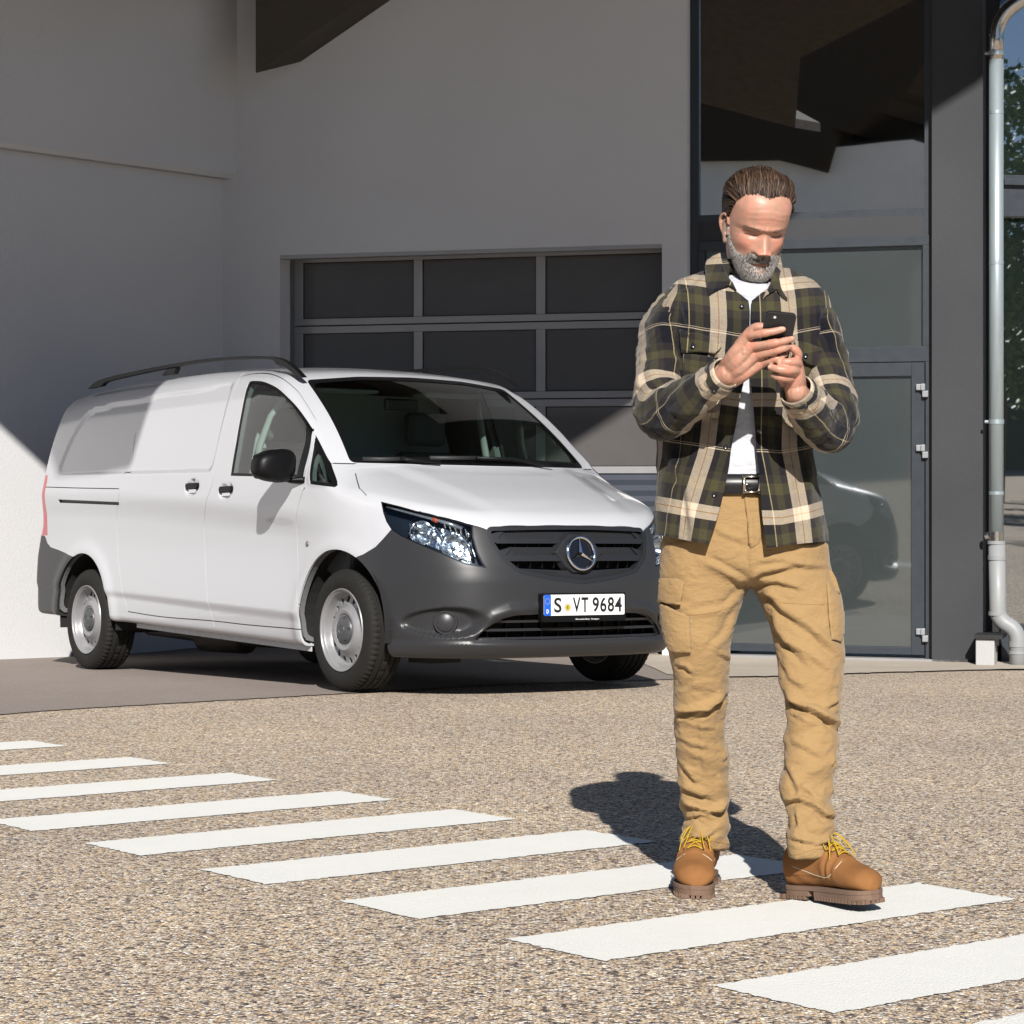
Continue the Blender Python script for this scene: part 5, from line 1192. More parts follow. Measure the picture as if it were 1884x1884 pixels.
def patch(bv, poly, off, th, name, mat, parent, step=3.0, uvf=None, smooth_=True, puff=0):
    """piece of cloth lying on a surface: photo outline projected onto it, lifted and given a thickness"""
    bm = bmesh.new(); f = bm.faces.new([bm.verts.new((x,y,0)) for x,y in poly]); xs = [p[0] for p in poly]; ys = [p[1] for p in poly]
    for ax,lo,hi in ((0,min(xs),max(xs)),(1,min(ys),max(ys))):
        v = lo+step
        while v < hi-.4:
            bmesh.ops.bisect_plane(bm, geom=bm.verts[:]+bm.edges[:]+bm.faces[:], plane_co=(v,0,0) if ax == 0 else (0,v,0), plane_no=(1,0,0) if ax == 0 else (0,1,0)); v += step
    bm.verts.ensure_lookup_table(); last = None; pos = {}
    bnd = {v for e in bm.edges if len(e.link_faces) == 1 for v in e.verts}
    for v in bm.verts:
        p, n = cast(bv, v.co.x, v.co.y)
        if p is None: 
            for dx,dy in ((3,0),(-3,0),(0,3),(0,-3),(6,0),(-6,0),(0,8),(0,-8),(10,0),(-10,0)):
                p, n = cast(bv, v.co.x+dx, v.co.y+dy)
                if p is not None: p = p+(Lp(v.co.x,v.co.y,p.y)-Lp(v.co.x+dx,v.co.y+dy,p.y)); break
        pos[v] = (p, n)
    ok = [p for p,n in pos.values() if p is not None]; med = sum((p.y for p in ok))/max(len(ok),1)
    for v,(p,n) in pos.items():
        if p is None: p, n = Lp(v.co.x, v.co.y, med), Vector((0,-1,0))
        n = (n+Vector((0,-1,0))*.8).normalized()
        v.co = p+n*(off+(0 if v in bnd else puff))
    bmesh.ops.recalc_face_normals(bm, faces=bm.faces)
    if sum(f.normal.y*f.calc_area() for f in bm.faces) > 0: bmesh.ops.reverse_faces(bm, faces=bm.faces)
    me = bpy.data.meshes.new(name); bm.to_mesh(me); bm.free(); o = link(name, me, parent, mat, True)
    if uvf: setuv(me, uvf)
    s_ = o.modifiers.new('s','SOLIDIFY'); s_.thickness = th; s_.offset = -1; return o
def setuv(me, fn):
    uv = me.uv_layers.new(name='UVMap') if 'UVMap' not in me.uv_layers else me.uv_layers['UVMap']
    co = coords(me); li = np.empty(len(me.loops), int); me.loops.foreach_get('vertex_index', li); u, v = fn(co); a = np.stack([u[li], v[li]], -1); uv.data.foreach_set('uv', a.reshape(-1).astype(np.float32))
patch(BV, k5((232,1425),(415,1515),(425,1742),(290,1738),(262,1660),(240,1560)), .007, .010, 'cargo_pocket', TAN, tro, puff=.004)
patch(BV, k5((240,1268),(376,1276),(384,1300),(372,1400),(362,1440),(300,1432),(230,1418),(236,1330)), .013, .016, 'pocket_flap', TAN, tro, puff=.003)
m = MB(); fp_ = k5((1276,1212),(1330,1222),(1355,1270),(1374,1330),(1383,1372),(1345,1352),(1310,1290)); m.prism([tuple(Lp(x,y,-.045)) for x,y in fp_],[tuple(Lp(x,y,.035)) for x,y in fp_]); m.build('pocket_flap', TAN, tro, bevel=.004)
patch(BV, k5((1290,1290),(1330,1350),(1362,1400),(1395,1480),(1398,1620),(1380,1680),(1320,1665),(1300,1500)), .005, .008, 'cargo_pocket', TAN, tro, puff=.002)
patch(BV, k5((765,728),(880,728),(888,900),(884,960),(862,1040),(812,1075),(795,1050),(785,900)), .0022, .003, 'fly_placket', TAN, tro)
SEAM = simple('darker_thread', (.30,.17,.06), .9)
def stitch(bv, pts, r, off, name, mat, parent, n=6, dash=0):
    P = catmull(pts, n) if len(pts) > 2 else [tuple(np.array(pts[0])+(np.array(pts[1])-np.array(pts[0]))*i/12) for i in range(13)]; Q = []
    for x,y in P:
        p,nn = cast(bv, x, y)
        if p is not None: Q.append(p+nn*off)
    if len(Q) > 2: MB().tube(Q, r, 5).build(name, mat, parent, smooth=True)
for q in (k5((700,1445),(640,1470),(500,1500),(390,1505)), k5((905,1420),(1050,1430),(1280,1440)), k5((785,1090),(800,1180),(800,1250)), k5((990,1740),(1000,1800),(1050,1872))): stitch(BV, q, .0008, .0003, 'seam', SEAM, tro)
for q in (k6((405,1285),(480,1260),(560,1252),(690,1282)), k6((1080,1345),(1150,1350),(1250,1318),(1380,1310))): stitch(BV, q, .0009, .0003, 'hem_seam', SEAM, tro)
# ---- t-shirt
tee = dense([(508,1335,1438,.040,.07,.015,2.0,4),(518,1322,1448,.058,.08,.015,2.1,4),(535,1280,1480,.09,.10,.01,2.2),(600,1240,1505,.125,.12,.0,2.3),(700,1235,1500,.120,.12,.0,2.3),(800,1240,1495,.112,.115,.0,2.3),(870,1243,1488,.114,.118,.0,2.3),(900,1243,1490,.112,.12,.0,2.3)])
m = ring_loft(MB(), tee, 128); tm = m.me(); teeo = link('t_shirt', tm, man, TEE, True)
co = coords(tm); nm = normals(tm); setco(tm, co+nm*(vnoise(co*[1,1,1.6]+co[:,[2,2,0]]*[.6,0,0],9,6)*.0025)[:,None])
crease(tm, [(k7((350,1480),(430,1560),(545,1600)),.004,6),(k7((330,1600),(450,1690),(560,1720)),.003,6),(k5((700,480),(780,560),(860,590)),.003,6)])
MB().tube([Lp(1345,527,-.05),Lp(1352,537,-.075),Lp(1367,545,-.088),Lp(1383,547,-.090),Lp(1398,543,-.086),Lp(1410,533,-.075),Lp(1416,524,-.05)], .0045, 8, flat=(1,1.6)).build('neckband', TEE, teeo, smooth=True)
# ---- belt
m = MB(); ring_loft(m, [(872,1243,1490,.117,.120,.0,2.3),(908,1240,1494,.119,.120,.0,2.3)], 96, False); b_ = link('belt', m.me(), man, LEA, True); s_ = b_.modifiers.new('s','SOLIDIFY'); s_.thickness = .004
BB = BVHTree.FromObject(b_, bpy.context.evaluated_depsgraph_get())
q = k5((757,612),(762,722),(866,722),(868,610)); c0 = cast(BB, *q[1])[0]
pts = [ (cast(BB, x, y)[0] or c0)+Vector((0,-.006,0)) for x,y in k5((762,618),(765,716),(864,716),(866,618))]
m = MB()
for a,b in zip(pts, pts[1:]+pts[:1]): m.tube([a+(a-b).normalized()*.003, b+(b-a).normalized()*.003], .0042, 8, flat=(1,.55))
m.tube([pts[0].lerp(pts[1],.5), pts[0].lerp(pts[1],.5).lerp(pts[3].lerp(pts[2],.5),.35)], .0022, 6); m.build('belt_buckle', NIC, b_, smooth=True)
# ---- overshirt body: a cloth shell with the open front cut out of it
tor = [(492,1318,1452,.055,.085,.025,2.0,2),(505,1282,1482,.070,.095,.02,2.1,3),(520,1245,1505,.088,.105,.01,2.2,3),(540,1220,1522,.108,.115,.005,2.3,2),(565,1207,1530,.125,.125,.0,2.4),(600,1203,1532,.138,.13,.0,2.4),(650,1206,1524,.145,.135,.0,2.4),(700,1207,1512,.145,.135,.0,2.4),(750,1207,1498,.142,.135,.0,2.4),(800,1208,1492,.140,.135,.0,2.4),(870,1207,1500,.142,.138,.0,2.4),(940,1205,1512,.146,.142,.0,2.4),(985,1203,1519,.150,.145,.0,2.4),(1030,1202,1524,.152,.147,.0,2.4)]
def shrink(R, e): 
    return [(r[0]+(e*SC if i == 0 else 0), r[1]+e*SC, r[2]-e*SC, r[3]-e, r[4]-e)+tuple(r[5:]) for i,r in enumerate(R)]
out_ = ring_loft(MB(), dense(tor,5), 200); inn = ring_loft(MB(), dense(shrink(tor,.006),5), 200)
def shape_torso(me, amp=1):
    co = coords(me); nm = normals(me); X, Y = topx(co)
    D = vnoise(co*[1.4,1.2,.5],6,11)*.006*smooth01((Y-560)/120)+vnoise(co*[1.5,1,1],16,12)*.0022
    D += .012*smooth01((Y-870)/110)*np.sin(X/17.+.8)*(nm[:,1]<0)*.35
    setco(me, co+nm*D[:,None])
    crease(me, [([(1250,545),(1262,600),(1282,640)],.006,9),([(1500,560),(1490,640),(1480,700)],.006,9),([(1235,800),(1290,770),(1330,760)],.007,9),([(1215,830),(1260,900),(1270,990)],.007,10),([(1480,800),(1440,770),(1410,765)],.006,9),([(1490,840),(1475,900),(1480,990)],.006,10),([(1310,640),(1330,700),(1322,760)],.005,8),([(1440,690),(1430,760),(1440,840)],.005,8),([(1300,500),(1270,530),(1225,545)],.004,8)])
oc = out_.me(); ic = inn.me()
for q_ in (oc, ic): shape_torso(q_)
Vs = [tuple(v.co) for v in oc.vertices]+[tuple(v.co) for v in ic.vertices]; n_ = len(oc.vertices)
Fs = [tuple(p.vertices) for p in oc.polygons]+[tuple(n_+i for i in p.vertices)[::-1] for p in ic.polygons]
sh = mesh(Vs, Fs)
def fr_cut(poly, d0, d1): return [tuple(Lp(x,y,d0)) for x,y in poly],[tuple(Lp(x,y,d1)) for x,y in poly]
edgeL = [(1377,553),(1379.5,572),(1379,600),(1376,640),(1369,700),(1362,729),(1356,772),(1346,823),(1339,872),(1322,944),(1303,1000)]
edgeR = [(1410,1008),(1402,944),(1398,883),(1392,829),(1388,772),(1384,729),(1381.5,700),(1381.5,640),(1381.5,600),(1382,572),(1383,553)]
el = catmull(edgeL, 4); er = catmull(edgeR, 4)
vpoly = [(1330,470),(1336,505),(1350,532)]+el+[(1303,1060),(1411,1060)]+er+[(1412,530),(1430,500),(1440,470)]
m = MB(); m.prism(*fr_cut(vpoly, -.4, .0)); sh = boolean(sh, fin(m))
hem = catmull([(1150,975),(1207,984),(1232,988),(1303,1001),(1360,1004),(1410,1008),(1465,1001),(1520,996),(1580,990)], 5)+[(1580,1100),(1150,1100)]
m = MB(); m.prism(*fr_cut(hem, -.5, .5)); sh = boolean(sh, fin(m))
m = MB(); nk = [(1326,470),(1338,497),(1360,506),(1400,506),(1428,500),(1446,470)]; m.prism(*fr_cut(nk, -.2, .3)); sh = boolean(sh, fin(m))
def uv_torso(co):
    X, Y = topx(co); u = co[:,0]*1.0; back = co[:,1] > .0
    lim = .165; ax = np.abs(co[:,0]+.012); side = np.clip(ax-lim,0,None); u = np.sign(co[:,0]+.012)*(np.minimum(ax,lim)+side*.6+np.where(ax>lim, np.clip(co[:,1]+.13,0,None)*smooth01(side/.02), 0))-.012
    sh_l = np.interp(Y, [600,830,945,1010], [0,.027,.072,.085]); sh_r = np.interp(Y, [600,830,945,1010], [0,-.004,-.030,-.038]); fr_ = (co[:,1] < .02)
    u = u + np.where(X < 1385, sh_l, sh_r)*fr_ + vnoise(co,3,21)*.003 - float(Lp(1306,600,-.12).x)
    v = float(Lp(1385,510,-.12).z)-co[:,2] + .004*vnoise(co,3,22) + .018*np.clip(ax-.05,0,None)/.1
    return u+.162*8, v+.265*4
setuv(sh, uv_torso)
sho = link('overshirt', sh, man, PLAID); sharp(sh, 45)
for x in ('n',): sho.data.name = 'overshirt'
BS = BVHTree.FromObject(sho, bpy.context.evaluated_depsgraph_get())
# sleeves
def sleeve(name, axis, n=72, m_=60, ph=0, seed=0, k=.004, segs=()):
    """axis: (px, py, d, radius px along image, depth radius m)"""
    A = catmull([(*Lp(a[0],a[1],a[2]), a[3]/SC, a[4]) for a in axis], 10); V = []; U = []; L_ = 0; up = None; prev = None
    for i,a in enumerate(A):
        p = Vector(a[:3]); t = (Vector(A[min(i+1,len(A)-1)][:3])-Vector(A[max(i-1,0)][:3])).normalized()
        if up is None: up = Vector((0,1,0))
        s_ = t.cross(up).normalized(); up = s_.cross(t).normalized()
        if prev is not None: L_ += (p-prev).length
        prev = p
        for j in range(n+1):
            w = 2*math.pi*j/n; V.append(tuple(p+s_*math.cos(w)*a[3]+up*math.sin(w)*a[4])); U.append((w*(a[3]+a[4])/2+ph, L_))
    nn = n+1; F_ = [(i*nn+j, i*nn+j+1, (i+1)*nn+j+1, (i+1)*nn+j) for i in range(len(A)-1) for j in range(n)]
    me = mesh(V, F_, name); uv = me.uv_layers.new(name='UVMap'); li = np.empty(len(me.loops), int); me.loops.foreach_get('vertex_index', li); ua = np.array(U)[li]; uv.data.foreach_set('uv', ua.reshape(-1).astype(np.float32))
    return me, A
def weld_fold(me, seed, amp, segs=(), hint=None):
    co = coords(me); nm = normals(me); nn = 73
    # welded normals at the seam
    R = nm.reshape(-1,nn,3); R[:,0] = R[:,-1] = (R[:,0]+R[:,-1])/2; nm = R.reshape(-1,3); nm /= np.linalg.norm(nm,axis=1,keepdims=True)
    D = vnoise(co,8,seed)*amp+vnoise(co*[1,1,1.8],17,seed+1)*amp*.75+vnoise(co*[1,1,1.4],34,seed+2)*amp*.3
    me.vertices.foreach_set('co', (co+nm*D[:,None]).reshape(-1)); me.update()
    if segs: crease(me, segs)
slR, aR = sleeve('sleeve', [(1280,545,.02,24,.05),(1252,566,.01,38,.075),(1232,602,-.0,45,.086),(1222,645,-.02,43,.082),(1216,690,-.05,42,.076),(1212,735,-.09,43,.070),(1222,758,-.13,40,.062),(1252,745,-.19,35,.052),(1285,723,-.245,31,.044),(1312,703,-.285,28,.038),(1330,690,-.31,27,.036)], ph=.125)
weld_fold(slR, 31, .0048, [(k4((440,1600),(330,1560),(220,1480)),.010,8),(k4((430,1430),(330,1400),(210,1330)),.008,8),(k4((240,1700),(350,1660),(470,1640)),.009,8),(k5((120,120),(260,150),(330,120)),.007,8),(k5((300,220),(380,150),(480,90)),.006,7),(k5((110,200),(200,260),(330,270)),.009,7),(k4((150,1260),(260,1300),(330,1380)),.008,7),(k4((420,1500),(340,1480),(250,1400)),.010,6),(k5((70,160),(150,210),(210,215)),.007,6),(k5((230,150),(300,190),(330,260)),.007,6),(k4((180,1080),(280,1180),(330,1300)),.006,8),(k4((340,950),(400,1200),(430,1400)),.006,6)])
slRo = link('sleeve', slR, sho, PLAID, True); s_ = slRo.modifiers.new('s','SOLIDIFY'); s_.thickness = .004
slL, aL = sleeve('sleeve', [(1462,548,.02,22,.05),(1488,572,.01,35,.074),(1503,612,-.0,40,.085),(1516,660,-.02,40,.080),(1526,710,-.05,41,.074),(1533,757,-.10,42,.068),(1526,783,-.15,40,.060),(1505,775,-.20,38,.052),(1488,752,-.25,35,.044),(1477,735,-.28,31,.038),(1468,722,-.30,29,.036)], ph=.085)
weld_fold(slL, 41, .0048, [(k5((1190,60),(1300,150),(1400,160)),.009,8),(k5((1230,150),(1290,230),(1330,330)),.010,7),(k5((1060,200),(1150,300),(1280,370)),.008,8),(k7((1240,960),(1340,1050),(1490,1060)),.009,8),(k7((1440,700),(1550,720),(1620,830)),.005,8),(k7((1380,700),(1390,900),(1360,1010)),.006,7),(k5((1330,60),(1420,130),(1450,230)),.008,7),(k5((1250,40),(1350,90),(1440,80)),.008,6),(k7((1480,480),(1560,560),(1590,680)),.006,8),(k7((1330,980),(1420,1110),(1440,1230)),.009,6),(k5((1130,260),(1220,300),(1330,300)),.008,6),(k5((1180,330),(1260,370),(1380,360)),.006,6)])
slLo = link('sleeve', slL, sho, PLAID, True); s_ = slLo.modifiers.new('s','SOLIDIFY'); s_.thickness = .004
# cuffs
def cuff(A, parent, ph, i0=-11):
    B_ = A[i0:]; m = MB(); V = []; U = []; up = Vector((0,1,0)); n = 48; d = (Vector(B_[-1][:3])-Vector(B_[0][:3])).normalized()
    s_ = d.cross(up).normalized(); up = s_.cross(d).normalized(); c0 = Vector(B_[0][:3]); Ln = (Vector(B_[-1][:3])-c0).length+.012
    prof = [(0,1.02),(.15,1.08),(.9,1.06),(1.0,1.06),(1.0,.97),(.5,.95)]
    for t,k in prof:
        for j in range(n+1): w = 2*math.pi*j/n; V.append(tuple(c0+d*(Ln*t)+s_*math.cos(w)*B_[0][3]*k*(1-.08*t)+up*math.sin(w)*B_[0][4]*k*(1-.08*t))); U.append((w*.036+ph, t*Ln*.55+.002))
    nn = n+1; me = mesh(V, [(i*nn+j, i*nn+j+1, (i+1)*nn+j+1, (i+1)*nn+j) for i in range(len(prof)-1) for j in range(n)], 'cuff')
    uv = me.uv_layers.new(name='UVMap'); li = np.empty(len(me.loops), int); me.loops.foreach_get('vertex_index', li); uv.data.foreach_set('uv', np.array(U)[li].reshape(-1).astype(np.float32))
    return link('cuff', me, parent, PLAID, True)
cuR = cuff(aR, slRo, .0, -12); cuL = cuff(aL, slLo, .05, -12)
def button(p, n, r=.0058, par=None):
    q = n.to_track_quat('Y','Z').to_matrix(); m = MB(); m.lathe([(.0001,0),(r,0),(r*1.02,.0018),(r*.85,.003),(r*.6,.0022),(.0001,.0020)], 18); m.v = [tuple(q@Vector(v)+p) for v in m.v]; m.build('button', BTN, par, autosmooth=50)
for x,y in k4((900,1110))+k5((645,427),(574,733)): p,n = cast(BS, x, y); button(p+n*.001, (n+Vector((0,-.4,0))).normalized(), par=sho)
for o_,pts in ((cuR,k5((570,72))),(cuL,k5((1158,165)))):
    bv = BVHTree.FromObject(o_, bpy.context.evaluated_depsgraph_get())
    for x,y in pts:
        p,n = cast(bv, x, y)
        if p is not None: button(p+n*.001*(1 if n.y < 0 else -1), n if n.y < 0 else -n, par=o_)
# pockets with flaps
def pocket(poly, flap, btn):
    pk = patch(BS, poly, .0035, .004, 'chest_pocket', PLAID, sho, uvf=lambda co: (uv_torso(co)[0]+.09, uv_torso(co)[1]+.0), puff=.003) if poly else None
    fl_ = patch(BS, flap, .0085, .005, 'pocket_flap', PLAID, sho, uvf=lambda co: (uv_torso(co)[0], uv_torso(co)[1]+.045), puff=.002)
    bv = BVHTree.FromObject(fl_, bpy.context.evaluated_depsgraph_get()); p,n = cast(bv, *btn)
    if p is not None: button(p+Vector((0,-.001,0)), Vector((0,-1,0)), par=fl_)
pocket(k4((445,1462),(720,1500),(715,1760),(450,1700)), k4((425,1285),(745,1360),(740,1420),(700,1468),(560,1458),(440,1470),(430,1400)), k4((524,1408))[0])
pocket(None, k7((1000,480),(1160,510),(1350,590),(1345,740),(1285,800),(1180,760),(1060,700),(1020,600)), k7((1140,655))[0])
# collar
COL = [k4((742,700),(690,725),(640,765),(622,810),(622,900),(632,980),(650,1032),(720,990),(800,957),(830,975),(860,1000),(832,940),(800,900),(770,840),(752,770)),
       k4((1150,800),(1192,845),(1180,900),(1195,980),(1244,1062),(1238,1082),(1200,1050),(1160,990),(1120,1010),(1060,1050),(1075,1010),(1110,950),(1130,880))]
cb = MB(); ring_loft(cb, dense([(440,1318,1446,.064,.085,.022,2.0,0),(465,1308,1450,.066,.088,.022,2.0,0),(485,1294,1460,.070,.092,.022,2.0,0),(503,1280,1474,.078,.098,.020,2.0,2),(520,1258,1492,.092,.108,.012,2.1,3),(545,1240,1505,.112,.115,.008,2.2,2),(580,1220,1520,.130,.12,.0,2.3)],4), 120, False); cbm = cb.me()
cbo = bpy.data.objects.new('t', cbm); scene.collection.objects.link(cbo); BC = BVHTree.FromObject(cbo, bpy.context.evaluated_depsgraph_get()); bpy.data.objects.remove(cbo)
for i,P in enumerate(COL):
    patch(BC, P, .010, .006, 'collar', PLAID, sho, step=3.5, uvf=lambda co, i=i: (co[:,0]*.9+.35+co[:,2]*.35*(1 if i else -1), -co[:,2]*1.05+1.83), puff=.002)
m = MB(); ring_loft(m, dense([(474,1326,1436,.050,.088,.030,2.0,-3),(492,1318,1440,.058,.094,.028,2.0,0),(512,1312,1448,.066,.10,.022,2.0,6)],3), 96, False); cm = m.me(); 
co = coords(cm); keepv = co[:,1] > -.028
bm = bmesh.new(); bm.from_mesh(cm); bmesh.ops.delete(bm, geom=[v for v in bm.verts if v.co.y < -.028], context='VERTS'); bm.to_mesh(cm); bm.free(); setuv(cm, lambda co: (co[:,0]+.3, -co[:,2]+1.6)); o = link('collar_stand', cm, sho, PLAID, True); s_ = o.modifiers.new('s','SOLIDIFY'); s_.thickness = .008
for q in (k4((635,990),(625,900),(640,780)), k4((1185,890),(1200,980),(1232,1060))): pass
# ---- head, built looking along -Y about the eye line, then turned and bowed
HC = Lp(1391, 411, -.03); HR = Matrix.Rotation(R_(3),3,'Y') @ Matrix.Rotation(R_(11.5),3,'Z') @ Matrix.Rotation(R_(24.5),3,'X')
hw_ = curve([(-.112,.020),(-.106,.030),(-.095,.040),(-.08,.0475),(-.065,.0525),(-.045,.058),(-.03,.062),(0,.067),(.03,.0705),(.055,.0715),(.076,.066),(.094,.053),(.105,.035),(.112,.001)])
hf_ = curve([(-.112,-.072),(-.104,-.087),(-.09,-.0905),(-.075,-.0865),(-.06,-.0865),(-.04,-.0860),(-.02,-.0835),(0,-.0825),(.018,-.0885),(.045,-.0905),(.070,-.082),(.090,-.064),(.104,-.034),(.112,-.0)])
hb_ = curve([(-.112,-.035),(-.104,-.012),(-.09,.005),(-.07,.03),(-.045,.062),(-.02,.080),(.0,.090),(.03,.098),(.058,.096),(.083,.079),(.100,.05),(.112,.002)])
def gauss(x, z, x0, z0, sx, sz): return np.exp(-((x-x0)/sx)**2-((z-z0)/sz)**2)
def head_pts(u, z):
    """u angle about the vertical (0 = face front), z height"""
    w, f, b = hw_(z), hf_(z), hb_(z); cy = (f+b)/2; hy = (b-f)/2; c, s = np.cos(u), np.sin(u); e = 2/2.25
    x = w*np.sign(s)*np.abs(s)**e; y = cy-hy*np.sign(c)*np.abs(c)**e
    fr = smooth01((c-.05)/.45); ax = np.abs(x); d = np.zeros_like(x)
    t = np.clip((.006-z)/.043,0,1)                                   # nose: ridge, ball, wings
    prof = np.where(z > -.038, .003+.0245*t**1.25, .0275*np.clip(1-(-.038-z)/.0105,0,1)**.7)*(z < .012)+.003*np.exp(-((z-.012)/.008)**2)*(z >= .012)
    d += prof*np.exp(-(x/(.0078+.0068*t))**2)
    d += .0125*gauss(ax,z,.0135,-.0405,.0062,.0062)
    d += .0055*gauss(ax,z,.022,.0125,.020,.0065)+.002*gauss(x,z,0,.014,.01,.008)
    d -= .0098*gauss(ax,z,.031,-.001,.0155,.0085); d += .0085*gauss(ax,z,.031,-.001,.0120,.0058); d -= .0030*gauss(ax,z,.031,-.0052,.012,.0015); d -= .0022*gauss(ax,z,.031,.0045,.014,.0018)
    d += .0015*gauss(ax,z,.030,-.013,.012,.004)
    d += .0055*gauss(ax,z,.043,-.024,.017,.014); d -= .003*gauss(ax,z,.045,-.055,.014,.016)
    dn = np.abs((ax-.019)-(-.042-z)*.45); d -= .0026*np.exp(-(dn/.003)**2)*((z<-.040)&(z>-.062))
    d += .0040*gauss(x,z,0,-.0585,.021,.0042)+.0036*gauss(x,z,0,-.0695,.018,.0042)-.0042*np.exp(-((z+.0640)/.0019)**2)*np.exp(-(x/.022)**4); d -= .0012*gauss(x,z,0,-.051,.003,.005)
    d -= .0022*gauss(x,z,0,-.079,.018,.005); d += .0035*gauss(x,z,0,-.096,.017,.012)
    for zz in (.034,.046,.058): d -= .0009*np.exp(-((z-zz-.004*np.cos(x*60))/.0017)**2)*(ax<.045)
    d -= .0018*gauss(ax,z,.0065,.015,.0016,.008)
    for k in range(3): d -= .0014*np.exp(-((z+.004+.006*k-(ax-.048)*(.6-.5*k))/.0013)**2)*smooth01((ax-.044)/.004)*(ax<.06)
    n = np.stack([s*.35,-np.ones_like(s),np.zeros_like(s)],-1); n /= np.linalg.norm(n,axis=-1,keepdims=True)
    return np.stack([x,y,z*np.ones_like(x)],-1)+n*(d*fr)[...,None]
NU, NZ = 260, 220
uu = np.linspace(-np.pi,np.pi,NU,endpoint=False); uu = uu-.55*np.sin(uu)*.8                     # more columns on the face
zz = .112*np.sin(np.linspace(-np.pi/2,np.pi/2,NZ))
Ug, Zg_ = np.meshgrid(uu, zz); HP = head_pts(Ug, Zg_)
def head_w(P): return np.asarray(P)@np.array(HR).T+np.array(HC)
hv = head_w(HP.reshape(-1,3)); hfc = [(j*NU+i, j*NU+(i+1)%NU, (j+1)*NU+(i+1)%NU, (j+1)*NU+i) for j in range(NZ-1) for i in range(NU)]+[tuple(range(NU))[::-1], tuple((NZ-1)*NU+i for i in range(NU))]
body = []
m = MB(); m.add(hv, hfc); body.append(m)
def ball(mb, c, r, n=12):
    V = [tuple(Vector(c)+Vector((math.sin(a)*math.cos(b), math.sin(a)*math.sin(b), math.cos(a)))*r) for a in np.linspace(.12,math.pi-.12,n) for b in np.linspace(0,2*math.pi,n,endpoint=False)]
    mb.add(V, [(i*n+j, i*n+(j+1)%n, (i+1)*n+(j+1)%n, (i+1)*n+j) for i in range(n-1) for j in range(n)]+[tuple(range(n))[::-1], tuple((n-1)*n+j for j in range(n))])
def limb(pts, n=16, k=5):
    """tapering round-ended limb through (point, radius)"""
    A = catmull([(*p, r) for p,r in pts], k); mb = MB(); mb.tube([a[:3] for a in A], [a[3] for a in A], n); ball(mb, A[0][:3], A[0][3]*.995); ball(mb, A[-1][:3], A[-1][3]*.995); return mb
# ears
for sg in (-1,1):
    def e(x,y,z): return Vector(head_w((sg*x*1.03,y*1.05-.002,z*1.12-.018)))
    rim = [((.0655,-.004,-.026),.0045),((.069,.004,-.014),.004),((.077,.017,.004),.0036),((.079,.018,.020),.0036),((.075,.008,.030),.0036),((.069,-.003,.026),.0036),((.067,-.007,.014),.0032)]
    body.append(limb([(e(*p),r) for p,r in rim], 10, 5)); body.append(limb([(e(.0655,-.003,-.024),.0065),(e(.0665,-.001,-.018),.006),(e(.067,.002,-.010),.004)], 10, 4)); body.append(limb([(e(.066,.006,-.008),.006),(e(.069,.010,.010),.007),(e(.067,.004,.020),.006)], 10, 3))
    body.append(limb([(e(.064,-.008,.0),.004),(e(.065,-.009,-.008),.0045)], 8, 2))
# neck, trunk, arms and legs under the clothes
body.append(limb([(Vector(head_w((0,.035,-.06))),.052),(Lp(1384,505,.02),.055),(Lp(1381,540,.03),.060)], 28, 5))
body.append(limb([(Lp(1372,500,-.035),.017),(Lp(1380,528,-.040),.016)], 12, 3))
m = MB(); ring_loft(m, dense([(506,1330,1440,.03,.06,.03,2.0,3),(530,1262,1492,.055,.08,.02,2.1,4),(600,1235,1508,.10,.10,0,2.3),(750,1245,1490,.10,.10,0,2.3),(900,1255,1497,.10,.11,0,2.3),(1040,1232,1508,.09,.10,0,2.3)],3), 40); body.append(m)
body.append(limb([(Lp(1262,560,0),.045),(Lp(1216,690,-.05),.040),(Lp(1222,752,-.12),.038),(Lp(1285,722,-.24),.032),(Lp(1338,688,-.305),.0245)], 16, 5))
body.append(limb([(Lp(1490,565,0),.045),(Lp(1516,660,-.02),.040),(Lp(1524,770,-.14),.038),(Lp(1488,750,-.25),.032),(Lp(1466,722,-.31),.0245)], 16, 5))
for R_2, lo_ in ((legR,1530),(legL,1548)):
    c = [((r[1]+r[2])/2, r[0], r[5]) for r in R_2 if r[0] > 1045 and r[0] < lo_]
    body.append(limb([(Lp(a,b,d), .062-.026*min(max((b-1060)/420,0),1)) for a,b,d in c[::3]]+[(Lp(*c[-1]),.036)], 16, 2))
# hands
def hp(a, b, d): x,y = k7((a,b))[0]; return Lp(x,y,d)
def finger(*p): return limb([(hp(a,b,d),r) for a,b,d,r in p], 16, 5)
RH = [((470,425,-.352,.0115),(560,412,-.370,.0092),(655,396,-.381,.0092),(720,385,-.384,.0081),(785,372,-.385,.0080),(850,358,-.384,.0073),(885,351,-.382,.0064)),
      ((520,545,-.350,.0115),(650,530,-.366,.0094),(790,508,-.378,.0093),(850,497,-.377,.0080),(905,483,-.375,.0079),(960,470,-.369,.0072),(990,462,-.364,.0062)),
      ((575,650,-.342,.0115),(690,625,-.358,.0093),(820,592,-.370,.0091),(870,580,-.370,.0079),(910,568,-.367,.0077),(950,555,-.360,.0070),(975,548,-.354,.0060)),
      ((635,742,-.332,.0105),(720,722,-.346,.0084),(800,696,-.356,.0082),(840,680,-.356,.0071),(880,660,-.352,.0070),(915,640,-.345,.0062),(935,628,-.340,.0055))]
for f_ in RH: body.append(finger(*f_))
W = [(215,790,-.300),(235,850,-.303),(255,905,-.300),(275,955,-.292)]
